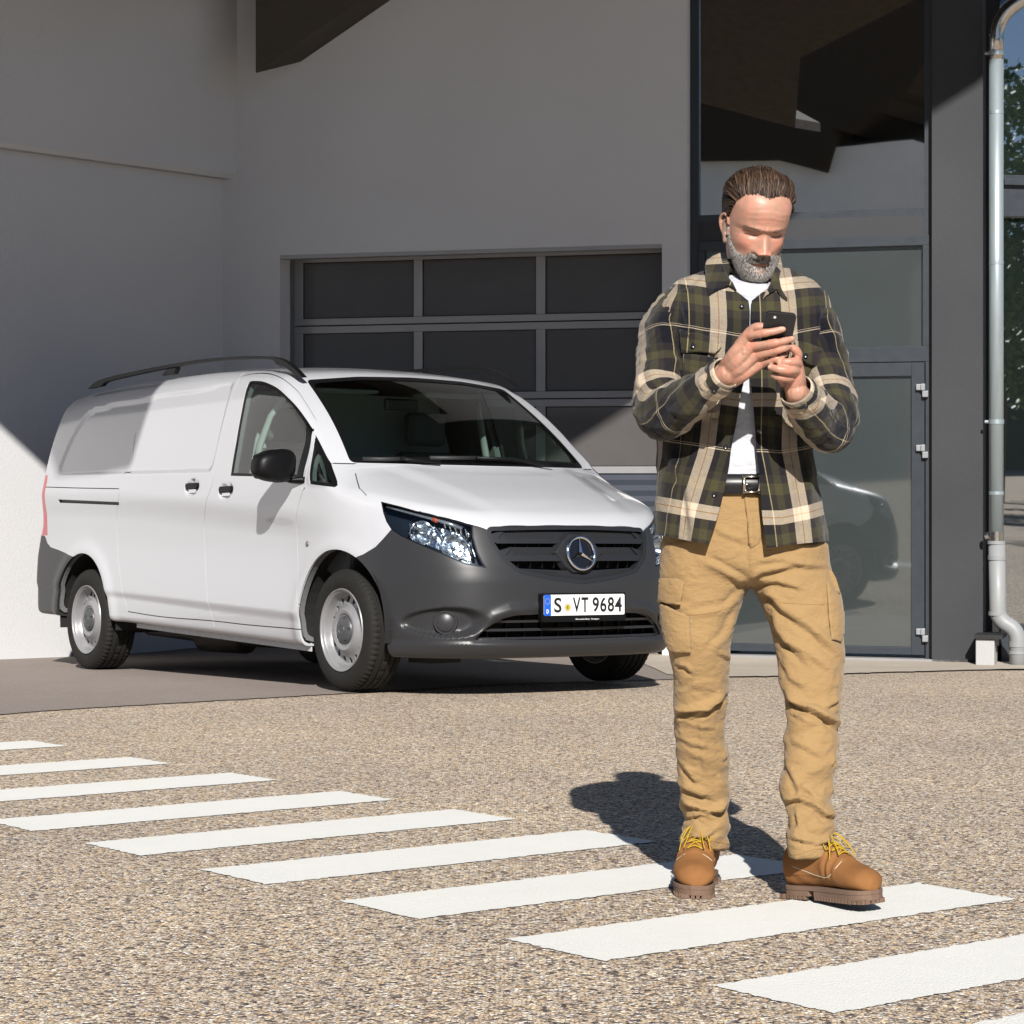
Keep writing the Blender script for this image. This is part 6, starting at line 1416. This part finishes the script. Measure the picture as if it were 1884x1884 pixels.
for w_,f_ in zip(W, RH): a,b,d,r = f_[0]; body.append(limb([(hp(*w_),.0165),(hp((w_[0]*.6+a*.4),(w_[1]*.6+b*.4),(w_[2]*.5+d*.5)-.008),.0160),(hp(w_[0]*.25+a*.75,w_[1]*.25+b*.75,w_[2]*.2+d*.8-.003),.0125),(hp(a,b,d),.0118)], 16, 4))
for i in range(3):
    a = RH[i][0]; b_2 = RH[i+1][0]; w1, w2 = W[i], W[i+1]; body.append(limb([(hp(*[(w1[k]+w2[k])/2 for k in range(3)]),.015),(hp(*[(w1[k]+w2[k])/4+(a[k]+b_2[k])/4 for k in range(3)]),.0155),(hp(*[(w1[k]+w2[k])*.1+(a[k]+b_2[k])*.4 for k in range(3)]),.0108)], 14, 4))
body.append(limb([(hp(300,760,-.295),.018),(hp(400,560,-.315),.0185),(hp(490,400,-.330),.0125),(hp(575,330,-.345),.0108),(hp(660,330,-.350),.0098),(hp(740,345,-.350),.0085)], 16, 5))
body.append(limb([(hp(120,860,-.280),.026),(hp(235,865,-.295),.0235),(hp(300,850,-.305),.022)], 18, 4))
for k,(a,b,d,e_,f_,g_) in enumerate(((300,760,-.325,430,620,-.357),(310,860,-.322,500,730,-.348),(330,700,-.325,420,560,-.355))): body.append(limb([(hp(a,b,d),.0022),(hp((a+e_)/2+10,(b+f_)/2-12,(d+g_)/2-.001),.0024),(hp(e_,f_,g_),.0018)], 8, 4))   # veins
LH = [((1035,700,-.335,.0125),(1052,640,-.345,.0108),(1025,590,-.352,.0098),(975,560,-.352,.0085),(940,560,-.350,.0075)),
      ((1045,765,-.335,.0125),(1040,735,-.352,.0108),(975,728,-.362,.0096),(900,735,-.362,.0086),(850,745,-.356,.0076)),
      ((1030,845,-.330,.0122),(1010,825,-.352,.0108),(930,828,-.366,.0096),(830,812,-.368,.0088),(765,795,-.362,.0080),(738,790,-.358,.0070)),
      ((985,930,-.318,.0115),(965,915,-.340,.0100),(900,915,-.352,.0090),(830,900,-.354,.0082),(780,885,-.350,.0072),(762,878,-.346,.0064))]
for f_ in LH: body.append(finger(*f_))
WL = [(1075,1080,-.290),(1050,1095,-.298),(1020,1105,-.296),(990,1110,-.288)]
for w_,f_ in zip(WL, LH): a,b,d,r = f_[0]; body.append(limb([(hp(*w_),.0165),(hp((w_[0]+a)/2,(w_[1]+b)/2,(w_[2]+d)/2-.006),.0165),(hp(a,b,d),.0128)], 16, 5))
body.append(limb([(hp(960,1000,-.275),.018),(hp(880,880,-.30),.016),(hp(850,760,-.325),.012),(hp(880,640,-.335),.0095)], 14, 5))
body.append(limb([(hp(1060,1260,-.275),.026),(hp(1035,1120,-.288),.0235),(hp(1025,1060,-.295),.0215)], 18, 4))
bd = remesh(body, .0021, 2)
co = coords(bd); loc = (co-np.array(HC))@np.array(HR)                # back into head space
nmb = normals(bd); pore = vnoise(co,260,51)*.00012; 
isface = (np.abs(loc[:,0])<.09)&(loc[:,2]>-.125)&(loc[:,2]<.14)&(np.abs(loc[:,1])<.13)
setco(bd, co+nmb*(pore+(~isface)*vnoise(co,60,52)*.0004)[:,None])
bcol = np.tile(np.array([.430,.232,.165]), (len(co),1)); v1 = vnoise(co,30,53)[:,None]; v2 = vnoise(co,90,54)[:,None]; v3 = vnoise(co,220,55)[:,None]
bcol *= 1+.09*v1+.06*v2+.04*v3; bcol *= np.array([1,1,1])+v1*np.array([.04,-.07,-.06])
x,y,z = loc[:,0],loc[:,1],loc[:,2]; az = np.arctan2(np.abs(x), -(y-.012))
beard_top = np.interp(az, [0,.25,.45,.7,.9,1.1,1.25,1.42,1.6], [-.047,-.049,-.052,-.050,-.041,-.024,-.004,.022,.03])
def lerpc(mask, c, k=1):
    global bcol
    mm = (mask*k)[:,None]; bcol = bcol*(1-mm)+np.array(c)*mm
lipm = np.exp(-(np.abs(x)/.021)**4-((z+.0655)/.0095)**4)*(y<-.05)*isface
bm_ = smooth01((beard_top-z)/.006)*(az<1.5)*(z>-.13)*(y<.02)*isface*(1-lipm)
lerpc(bm_, (.20,.155,.125), .75)
lerpc(lipm, (.30,.105,.085), .9)
red = (gauss(np.abs(x),z,.040,-.022,.018,.014)+gauss(x,z,0,-.036,.014,.010)*1.2)*isface*(y<0); lerpc(np.clip(red,0,1), (.50,.185,.125), .5)
lerpc((gauss(np.abs(x),z,.031,-.0046,.0125,.0016)*(y<-.05)*isface), (.022,.014,.012), 1.0)
lerpc((gauss(np.abs(x),z,.031,.0035,.015,.004)*(y<-.05)*isface), (.36,.17,.12), .4)
lerpc((np.exp(-((z+.0643)/.0014)**2)*(np.abs(x)<.023)*(y<-.05)*isface), (.10,.03,.025), .9)
hl_ = np.interp(az, [0,.35,.7,.95,1.15,1.35,1.5,1.7,2.0,3.2], [.083,.088,.081,.058,.032,.0,.004,.022,-.02,-.075])
lerpc(smooth01((z-hl_)/.006)*isface*(np.abs(x)<.071), (.035,.022,.015), .95)
for f_ in RH+LH:                                                     # nails and redder knuckles
    a,b,d,r = f_[-1]; c = np.array(hp(a-4,b,d)); dd = np.linalg.norm(co-(c+np.array([-.002,-r*.8,r*.35])),axis=1); lerpc(np.clip(np.exp(-(dd/.0058)**4),0,1)*(nmb[:,1]<-.1), (.66,.42,.33), .8)
    for q in (0,2): a,b,d,r = f_[q]; dd = np.linalg.norm(co-(np.array(hp(a,b,d))+np.array([0,-r,.002])),axis=1); lerpc(np.exp(-(dd/.010)**2), (.52,.19,.12), .45)
at = bd.color_attributes.new('skin','FLOAT_COLOR','POINT'); at.data.foreach_set('color', np.concatenate([bcol,np.ones((len(co),1))],1).astype(np.float32).reshape(-1))
t = NT('skin'); a_ = t.n('VertexColor'); a_.layer_name = 'skin'; c = t.coord(); n1 = t.noise(c, 700, 3, .6); n2 = t.noise(c, 180, 4, .6)
t.l(t.mix(t.math('MULTIPLY', n2, .25), a_.outputs[0], t.mix(1.0, a_.outputs[0], (1.12,.86,.80), 'MULTIPLY')), t.b.inputs['Base Color'])
t.set(Roughness=.40, Subsurface_Weight=.08, Subsurface_Radius=(.012,.004,.0025)); t.b.inputs['Subsurface Scale'].default_value = .4; t.b.inputs['Specular IOR Level'].default_value = .42; t.bump(t.math('ADD', n1, n2), .35, .0007)
bo = link('body', bd, man, t.m, True)
# ---- hair
def rgbm(n, c, r=.42): m_ = simple(n, c, r, 0, Specular_IOR_Level=.22); return m_
HAIRM = [rgbm('hair_dark', (.026,.015,.010), .5), rgbm('hair_mid', (.055,.031,.019), .5), rgbm('hair_light', (.12,.072,.045), .5)]
GREYM = [rgbm('beard_white', (.56,.53,.50), .6), rgbm('beard_grey', (.25,.225,.21), .6), rgbm('beard_dark', (.055,.043,.036), .6)]
def hl_z(a): return np.interp(a, [0,.35,.7,.95,1.15,1.35,1.5,1.7,2.0,3.2], [.083,.088,.081,.058,.032,.0,.004,.022,-.02,-.075])
EPS = 1e-3
def hnorm(u, z):
    a = (head_pts(u+EPS,z)-head_pts(u-EPS,z)); b = (head_pts(u,z+EPS)-head_pts(u,z-EPS)); n = np.cross(a,b); n /= np.linalg.norm(n,axis=-1,keepdims=True)+1e-12; p = head_pts(u,z); s = np.sign((n*(p-np.array([0,.005,.0]))).sum(-1)); return n*s[...,None]
def ribbons(roots, dirs, L_, lift, w, segs, mats, wts, name, parent, seed, curl=0, hug=True):
    """thin tapering strands; each follows a direction and hugs the head"""
    r = np.random.default_rng(seed); V = []; Fc = []; MI = []
    N = len(roots); P = roots.copy(); D = dirs.copy(); step = L_/segs; pts = [P.copy()]
    for k in range(segs):
        P = P+D*step[:,None]
        if hug:
            # pull back to a shell round the skull
            zc_ = np.clip(P[:,2],-.10,.109); cy = (hf_(zc_)+hb_(zc_))/2; az_ = np.arctan2(P[:,0], -(P[:,1]-cy)); S = head_pts(az_, zc_); nn = P-np.array([0,.005,.01]); nn /= np.linalg.norm(nn,axis=1,keepdims=True)
            rad = np.linalg.norm(S-np.array([0,.005,.01]),axis=1)+lift(k/segs, r, roots); cur = np.linalg.norm(P-np.array([0,.005,.01]),axis=1)
            top_ = P[:,2] > .103; rad = np.where(top_, np.maximum(rad, .104+lift(k/segs,r,roots)), rad)
            P = np.array([0,.005,.01])+nn*(cur*.25+rad*.75)[:,None]
        pts.append(P.copy())
        D = pts[-1]-pts[-2]; D /= np.linalg.norm(D,axis=1,keepdims=True)+1e-9; D = D+dirs*.25+np.array([0,0,-.10])*(k/segs); D /= np.linalg.norm(D,axis=1,keepdims=True)
    pts = np.stack(pts,1)                                             # N, segs+1, 3
    out = pts-np.array([0,.005,.01]); out /= np.linalg.norm(out,axis=2,keepdims=True)
    T = np.gradient(pts,axis=1); T /= np.linalg.norm(T,axis=2,keepdims=True)+1e-9; S_ = np.cross(T,out); S_ /= np.linalg.norm(S_,axis=2,keepdims=True)+1e-9
    tap = np.array([1-.9*(k/segs)**2 for k in range(segs+1)])[None,:,None]
    Wd = (w*r.uniform(.6,1.3,N))[:,None,None]; A = pts+S_*Wd*tap; B_ = pts-S_*Wd*tap; C_ = pts+out*Wd*tap*.7
    allv = np.stack([A,C_,B_],2).reshape(-1,3); allv = head_w(allv); q = (segs+1)*3
    for i in range(N):
        b = i*q
        for k in range(segs):
            c = b+k*3; Fc += [(c,c+3,c+4,c+1),(c+1,c+4,c+5,c+2)]; 
    mi = np.repeat(r.choice(len(mats), N, p=wts), segs*2)
    me = mesh(allv, Fc, name); me.polygons.foreach_set('use_smooth',[True]*len(me.polygons)); o = link(name, me, parent)
    for m_ in mats: me.materials.append(m_)
    me.polygons.foreach_set('material_index', mi.astype(np.int32)); return o
r = np.random.default_rng(5)
# under-layer cap
cap_u, cap_z = np.meshgrid(np.linspace(-np.pi,np.pi,120,endpoint=False), .112*np.sin(np.linspace(-.75,np.pi/2-.01,70))); CPp = head_pts(cap_u,cap_z); CN = hnorm(cap_u,cap_z)
azc = np.arctan2(np.abs(CPp[...,0]), -(CPp[...,1]-.012)); inm = CPp[...,2]-hl_z(azc); lift_ = .009*smooth01(inm/.030)*(.6+.4*smooth01((CPp[...,2]-.03)/.05))*(1-.55*np.clip(np.abs(CPp[...,0])/.072,0,1)**1.5)
CV = CPp+CN*lift_[...,None]; CV[...,2] += .003*smooth01((CPp[...,2]-.08)/.03); nu_ = 120
Fc = [(j*nu_+i, j*nu_+(i+1)%nu_, (j+1)*nu_+(i+1)%nu_, (j+1)*nu_+i) for j in range(69) for i in range(nu_) if min(inm[j,i],inm[j+1,i],inm[j,(i+1)%nu_]) > -.0005]+[tuple(69*nu_+i for i in range(nu_))]
hair = link('hair', mesh(head_w(CV.reshape(-1,3)), Fc), man, simple('hair_roots', (.014,.009,.007), .9, 0, Specular_IOR_Level=.0), True)
N = 9000; u_ = r.uniform(-np.pi,np.pi,N*2); z_ = r.uniform(-.07,.1105,N*2); P = head_pts(u_,z_); a_z = np.arctan2(np.abs(P[:,0]), -(P[:,1]-.012)); k_ = (P[:,2] > hl_z(a_z)+r.uniform(-.003,.002,N*2)) & ((np.abs(P[:,0]) < .0785) | True); P = P[k_][:N]; n_h = hnorm(u_[k_][:N], z_[k_][:N])
dirs = np.stack([P[:,0]*3.2+r.normal(0,.12,len(P)), np.full(len(P),1.0), np.where(P[:,2]>.06,.15,-.55)*np.ones(len(P))+r.normal(0,.08,len(P))],-1)
fro = (P[:,1] < -.03)&(P[:,2] > .07); dirs[fro] += np.array([0,-.10,.75]); dirs += n_h*.15; clump = vnoise(P*[1,.35,.6],20,61); dirs[:,0] += clump*.16+.08; dirs[:,2] += vnoise(P,9,62)*.08; dirs /= np.linalg.norm(dirs,axis=1,keepdims=True)
Lh = np.where(P[:,2]>.05, r.uniform(.055,.095,len(P)), r.uniform(.018,.04,len(P)))*np.where(P[:,2]<.0,.55,1)
LAYR = r.uniform(.25,1,len(P))
def lf(t, rr, roots): return (.0035+.0135*LAYR*float(smooth01(t*3.2+.12))*smooth01((roots[:,2]-.03)/.05)*(1+.28*vnoise(roots*[1,.4,.7],24,63))*(1-.62*np.clip(np.abs(roots[:,0])/.072,0,1)**1.5)+.004*smooth01(-(roots[:,2]-.04)/.05))
ribbons(P, dirs, Lh, lf, .00085, 7, HAIRM, [.45,.38,.17], 'hair_strands', hair, 8)
# beard, moustache, eyebrows
def short(mask_fn, N, dirf, L0, L1, w, mats, wts, name, par, seed, urange=1.6, zr=(-.112,.03)):
    r = np.random.default_rng(seed); u_ = r.uniform(-urange,urange,N); z_ = r.uniform(zr[0],zr[1],N); P = head_pts(u_,z_); n = hnorm(u_,z_); k = mask_fn(P,r); P, n = P[k], n[k]
    d = dirf(P,n,r); d /= np.linalg.norm(d,axis=1,keepdims=True); return ribbons(P-n*.0006, d, r.uniform(L0,L1,len(P)), None, w, 2, mats, wts, name, par, seed, hug=False)
def bmask(P, r):
    a = np.arctan2(np.abs(P[:,0]), -(P[:,1]-.012)); bt = np.interp(a, [0,.25,.45,.7,.9,1.1,1.25,1.42,1.6], [-.047,-.049,-.052,-.050,-.041,-.024,-.004,.022,.03])-np.abs(r.normal(-.001,.0055,len(P)))
    lip = (np.abs(P[:,0])/.0215)**2+((P[:,2]+.0668)/.0088)**2 < 1
    return (P[:,2] < bt) & ~lip & (a < 1.5)
beard = short(bmask, 46000, lambda P,n,r: n*.55+np.stack([P[:,0]*2+r.normal(0,.25,len(P)), np.zeros(len(P)), -1+r.normal(0,.2,len(P))],-1), .0035, .0095, .00042, GREYM, [.40,.32,.28], 'beard', man, 12)
short(lambda P,r: (np.abs(P[:,0])<.030)&(P[:,2]<-.0455)&(P[:,2]>-.0585-.12*np.abs(P[:,0]))&~((np.abs(P[:,0])<.004)&(P[:,2]>-.052)), 30000, lambda P,n,r: n*.35+np.stack([np.sign(P[:,0])*.55+r.normal(0,.2,len(P)), np.zeros(len(P)), -1+r.normal(0,.15,len(P))],-1), .006, .010, .00045, GREYM, [.30,.35,.35], 'moustache', beard, 13, .5, (-.062,-.045))
short(lambda P,r: (np.abs(P[:,0])<.018)&(P[:,2]<-.0750)&(P[:,2]>-.088), 26000, lambda P,n,r: n*.4+np.array([0,0,-1]), .006, .010, .00045, GREYM, [.1,.3,.6], 'chin_tuft', beard, 15, .4, (-.088,-.0705))
def ebm(P, r): ax = np.abs(P[:,0]); zc_ = .0098+.0032*np.sin((ax-.012)/.038*2.2); return (ax>.012)&(ax<.048)&(np.abs(P[:,2]-zc_) < .0046*(1-.45*(ax-.011)/.04)*r.uniform(.1,1.2,len(ax))) 
short(ebm, 5200, lambda P,n,r: n*.06+np.stack([np.sign(P[:,0])*1.0, np.zeros(len(P)), .25+r.normal(0,.30,len(P))],-1), .004, .006, .00032, [simple('brow_brown',(.13,.080,.052),.8),simple('brow_grey',(.24,.17,.13),.8)], [.6,.4], 'eyebrows', man, 14, 1.0, (.003,.022))
for sg in (-1,1):
    xs_ = np.linspace(.0185,.0440,9); zs_ = -.0036-.0018*np.sin(np.linspace(0,np.pi,9)); w_ = curve([(-.1,0),(.1,0)]); Pq = []
    for a,b in zip(xs_,zs_):
        us = np.linspace(0,1.2,240); pq = head_pts(us, np.full(240,b)); k_ = int(np.argmin(np.abs(pq[:,0]-a))); q_ = pq[k_]; Pq.append(Vector(head_w((sg*q_[0], q_[1]-.0004, q_[2]))))
    MB().tube(Pq, [.0005,.0009,.0012,.0014,.0015,.0014,.0013,.0011,.0006], 6).build('eyelashes', HAIRM[0], man, smooth=True)
# ---- phone
ph_t, ph_b = Lp(1438,574,-.386), Lp(1419,672,-.330); up = (ph_t-ph_b).normalized(); rt = (Lp(1465,577,-.380)-Lp(1411,573,-.384)).normalized(); rt = (rt-up*rt.dot(up)).normalized(); nr = rt.cross(up).normalized(); nr = nr if nr.y < 0 else -nr
pc = ph_t-up*.069; phone = empty('phone', tuple(P0+pc)); tag(phone, 'black smartphone held in both hands of the bearded man', 'phone')
def pp(x, y, z): return rt*x+up*y+nr*z
def rbox(w, h, r_, z0, z1, name, mat, cx=0, cy=0, n=6, bev=0):
    P = [(sx*(w/2-r_)+r_*math.cos(a+b), sz*(h/2-r_)+r_*math.sin(a+b)) for sx,sz,a in ((1,1,0),(-1,1,math.pi/2),(-1,-1,math.pi),(1,-1,1.5*math.pi)) for b in np.linspace(0,math.pi/2,n)]
    m = MB(); m.prism([tuple(pp(a+cx,b+cy,z0)) for a,b in P],[tuple(pp(a+cx,b+cy,z1)) for a,b in P]); return m.build(name, mat, phone, bevel=bev)
rbox(.0675,.138,.010,-.0045,.0045,'phone_case',simple('phone_case_black',(.010,.010,.011),.45),bev=.0022); rbox(.062,.132,.008,-.0052,-.0044,'screen',simple('phone_screen',(.01,.01,.012),.08))
rbox(.0215,.0100,.0049,.0046,.0056,'camera_plate',simple('camera_plate',(.02,.02,.022),.2),-.0185,.0575)
for cx in (-.0235,-.0135): m = MB(); m.add([tuple(pp(cx+.0030*math.cos(a),.0575+.0030*math.sin(a),.0062)) for a in np.linspace(0,2*math.pi,16,endpoint=False)]+[tuple(pp(cx+.0034*math.cos(a),.0575+.0034*math.sin(a),.0055)) for a in np.linspace(0,2*math.pi,16,endpoint=False)], [tuple(range(16))]+[(i,16+i,16+(i+1)%16,(i+1)%16) for i in range(16)]); m.build('camera_lens', CHR if cx > -.02 else simple('lens_black',(.004,.004,.006),.05), phone)
# ---- boots
LEATH = NT('tan_nubuck'); _c = LEATH.coord(); _n = LEATH.noise(_c, 22, 6, .65); _n2 = LEATH.noise(_c, 500, 3); LEATH.l(LEATH.mix(_n, (.185,.080,.026), (.285,.130,.046)), LEATH.b.inputs['Base Color']); LEATH.set(Roughness=.8, Specular_IOR_Level=.2); LEATH.bump(LEATH.math('ADD', _n2, _n), .3, .0012); LEATH = LEATH.m
SOLE = worn('gum_sole', (.15,.092,.062), .8, 0, .15, 30, .3, 300); LACE = simple('yellow_lace', (.42,.27,.012), .85); EYE = simple('brass_eyelet', (.6,.5,.3), .3, 1.0); DPAD = simple('dark_padding', (.06,.03,.015), .8)
fw = curve([(0,.010),(.006,.024),(.02,.033),(.05,.0365),(.09,.0355),(.13,.0385),(.17,.0455),(.21,.0500),(.24,.0490),(.262,.043),(.278,.031),(.288,.012)])
fh = curve([(0,.090),(.03,.100),(.07,.110),(.10,.112),(.125,.107),(.15,.095),(.18,.076),(.21,.060),(.24,.053),(.262,.048),(.278,.038),(.288,.024)])
def boot(par, flip):
    sgn = -1 if flip else 1
    def bend(x): return .010*sgn*math.sin(math.pi*x/.30)-.008*sgn*max(0,(x-.2)/.09)
    m = MB(); n = 40; xs = np.concatenate([np.linspace(0,.02,6),np.linspace(.03,.25,22),np.linspace(.256,.2875,10)]); 
    for x in xs:
        w, h = float(fw(x))*.98, float(fh(x)); z0 = .026
        for k in range(n):
            a = 2*math.pi*k/n; c, s = math.cos(a), math.sin(a); e = 2/2.5; yy = w*math.copysign(abs(c)**e,c); zz_ = (h/2)*math.copysign(abs(s)**e,s)
            narrow = 1-.34*max(0,s)**1.5*(1 if x < .2 else .8); m.v.append((x, bend(x)+yy*narrow, z0+h/2+zz_*1.0))
    for i in range(len(xs)-1):
        for k in range(n): m.f.append((i*n+k, i*n+(k+1)%n, (i+1)*n+(k+1)%n, (i+1)*n+k))
    m.f.append(tuple(range(n))[::-1]); m.f.append(tuple((len(xs)-1)*n+k for k in range(n)))
    sh_ = MB(); base = 0
    for z,xc,rx,ry in ((.05,.060,.050,.034),(.09,.060,.052,.034),(.12,.062,.054,.037),(.150,.062,.055,.040)):
        for k in range(n): a = 2*math.pi*k/n; sh_.v.append((xc+rx*math.cos(a), bend(.06)+ry*math.sin(a), z))
    for i in range(3):
        for k in range(n): sh_.f.append((i*n+k, i*n+(k+1)%n, (i+1)*n+(k+1)%n, (i+1)*n+k))
    sh_.f.append(tuple(range(n))[::-1]); sh_.f.append(tuple(3*n+k for k in range(n)))
    up_ = remesh([m, sh_], .0032, 4); co = coords(up_); nm = normals(up_); D = vnoise(co,22,71)*.0010
    D += .0022*np.sin((co[:,0]-.16)*260)*np.exp(-((co[:,0]-.165)/.02)**2)*(co[:,2]>.05)
    D += .0022*smooth01(((.155-np.abs(co[:,1])*.0)-co[:,0])/.004)*(co[:,2]<.5)*smooth01((np.abs(co[:,1]-0)-.012)/.004)*(co[:,2]>.055)   # quarters lie over the vamp
    setco(up_, co+nm*D[:,None]); u = link('boot_upper', up_, par, LEATH, True); bv = BVHTree.FromObject(u, bpy.context.evaluated_depsgraph_get())
    def outline(g, x0, x1, N_=30):
        xs_ = np.linspace(x0,x1,N_); L1 = [(x, bend(x)+float(fw(max(min(x,.2875),.0005)))+g) for x in xs_]; L2 = [(x, bend(x)-float(fw(max(min(x,.2875),.0005)))-g) for x in xs_[::-1]]; return L1+L2
    def lug(g, x0, x1, z0, z1, name): m = MB(); P_ = outline(g,x0,x1); m.prism([(x,y,z0) for x,y in P_],[(x,y,z1) for x,y in P_]); return m
    w1 = lug(-.0012, -.0, .288, .020, .030, ''); w1.build('boot_welt', SOLE, par, bevel=.0015)
    m = lug(-.0025, .105, .288, .0075, .0202, ''); m.build('boot_sole', SOLE, par, bevel=.001)
    m = lug(-.0025, .0, .088, .0075, .0202, ''); m.build('boot_heel', SOLE, par, bevel=.001)
    m = MB()
    for x in list(np.arange(.008,.086,.013))+list(np.arange(.112,.286,.012)):
        w = float(fw(min(x,.287)))-.0020
        for s_ in (-1,1): m.box((x-.0042,bend(x)+s_*w-.012,0),(x+.0042,bend(x)+s_*w+.0,.010)) if s_ > 0 else m.box((x-.0042,bend(x)-w,0),(x+.0042,bend(x)-w+.012,.010))
    for y in np.arange(-.030,.031,.012): m.box((.272-.25*abs(y),y-.0042+bend(.28),0),(.2885-.28*abs(y),y+.0042+bend(.28),.010)); m.box((-.001,y-.0042,0),(.012,y+.0042,.010))
    m.build('boot_tread', SOLE, par)
    def on(x, y, off=.0015):
        p,nn,_,_ = bv.ray_cast(Vector((x-.35*.1,y,.4)), Vector((.1,0,-1)).normalized()); 
        return (p+nn*off) if p is not None else Vector((x,y,.1))
    rows = [.182,.167,.152,.138]; la = MB()
    for i,x in enumerate(rows):
        for s_ in (-1,1):
            e_ = on(x, bend(x)+s_*(.0165+.002*i), .0005); q = MB(); q.lathe([(.0014,0),(.0034,0),(.0034,.0010),(.0014,.0012)], 12, closed=True); Mq = Matrix.Rotation(R_(90),3,'X'); q.v = [tuple(Mq@Vector(v)+e_+Vector((0,0,.0016))) for v in q.v]; q.build('eyelet', EYE, u)
        a, b = on(x, bend(x)-.0165-.002*i, .003), on(x, bend(x)+.0165+.002*i, .003); mid = (a+b)/2+Vector((.002,0,.007)); la.tube(catmull([a,mid,b],6), .0014, 7)
        if i < 3:
            x2 = rows[i+1]; a2 = on(x2, bend(x2)+.0165+.002*(i+1), .003); b2 = on(x2, bend(x2)-.0165-.002*(i+1), .003); la.tube(catmull([a,(a+a2)/2+Vector((0,0,.008)),a2],6), .0013, 7); la.tube(catmull([b,(b+b2)/2+Vector((0,0,.010)),b2],6), .0013, 7)
    k0 = on(.134, bend(.13), .012)
    for s_ in (-1,1):
        la.tube(catmull([k0, k0+Vector((.010,s_*.018,.002)), k0+Vector((.020,s_*.034,-.018)), k0+Vector((.026,s_*.030,-.028)), k0+Vector((.018,s_*.014,-.010)), k0],8), .0013, 7)
        la.tube(catmull([k0, k0+Vector((.012,s_*.014,.004)), k0+Vector((.034,s_*.030,-.022)), k0+Vector((.040,s_*.037,-.050))],8), .0013, 7)
        la.tube(catmull([k0, k0+Vector((.018,s_*.010,.002)), k0+Vector((.044,s_*.018,-.022)), k0+Vector((.058,s_*.024,-.040))],8), .0013, 7)
    la.build('laces', LACE, u, smooth=True)
    st = MB()
    for s_ in (-1,1):
        Q = [bv.find_nearest(Vector((x, bend(x)+s_*w, z)))[0] for x,w,z in ((.186,.016,.078),(.190,.030,.066),(.170,.05,.055),(.13,.05,.050),(.09,.05,.062),(.05,.05,.075))]; st.tube(catmull(Q,6), .0007, 5)
    st.build('boot_stitching', STI, u)
def place_boot(hx, hy, dx, dy, pitch, flip):
    e_ = empty('boot', (hx-P0.x, hy-P0.y, float(ground_z(hx,hy))-P0.z+.001), man); f_ = Vector((dx,dy,0)).normalized(); zt = float(ground_z(hx+f_.x*.28,hy+f_.y*.28))-float(ground_z(hx,hy)); f_ = Vector((f_.x,f_.y,zt/.28+math.tan(R_(pitch)))).normalized()
    l_ = Vector((0,0,1)).cross(f_).normalized(); u_2 = f_.cross(l_); e_.rotation_euler = Matrix((f_,l_,u_2)).transposed().to_euler(); boot(e_, flip)
place_boot(.470, 5.625, -.055, -.28, 0, True)
place_boot(.643, 5.375, .155, -.225, 4.5, False)
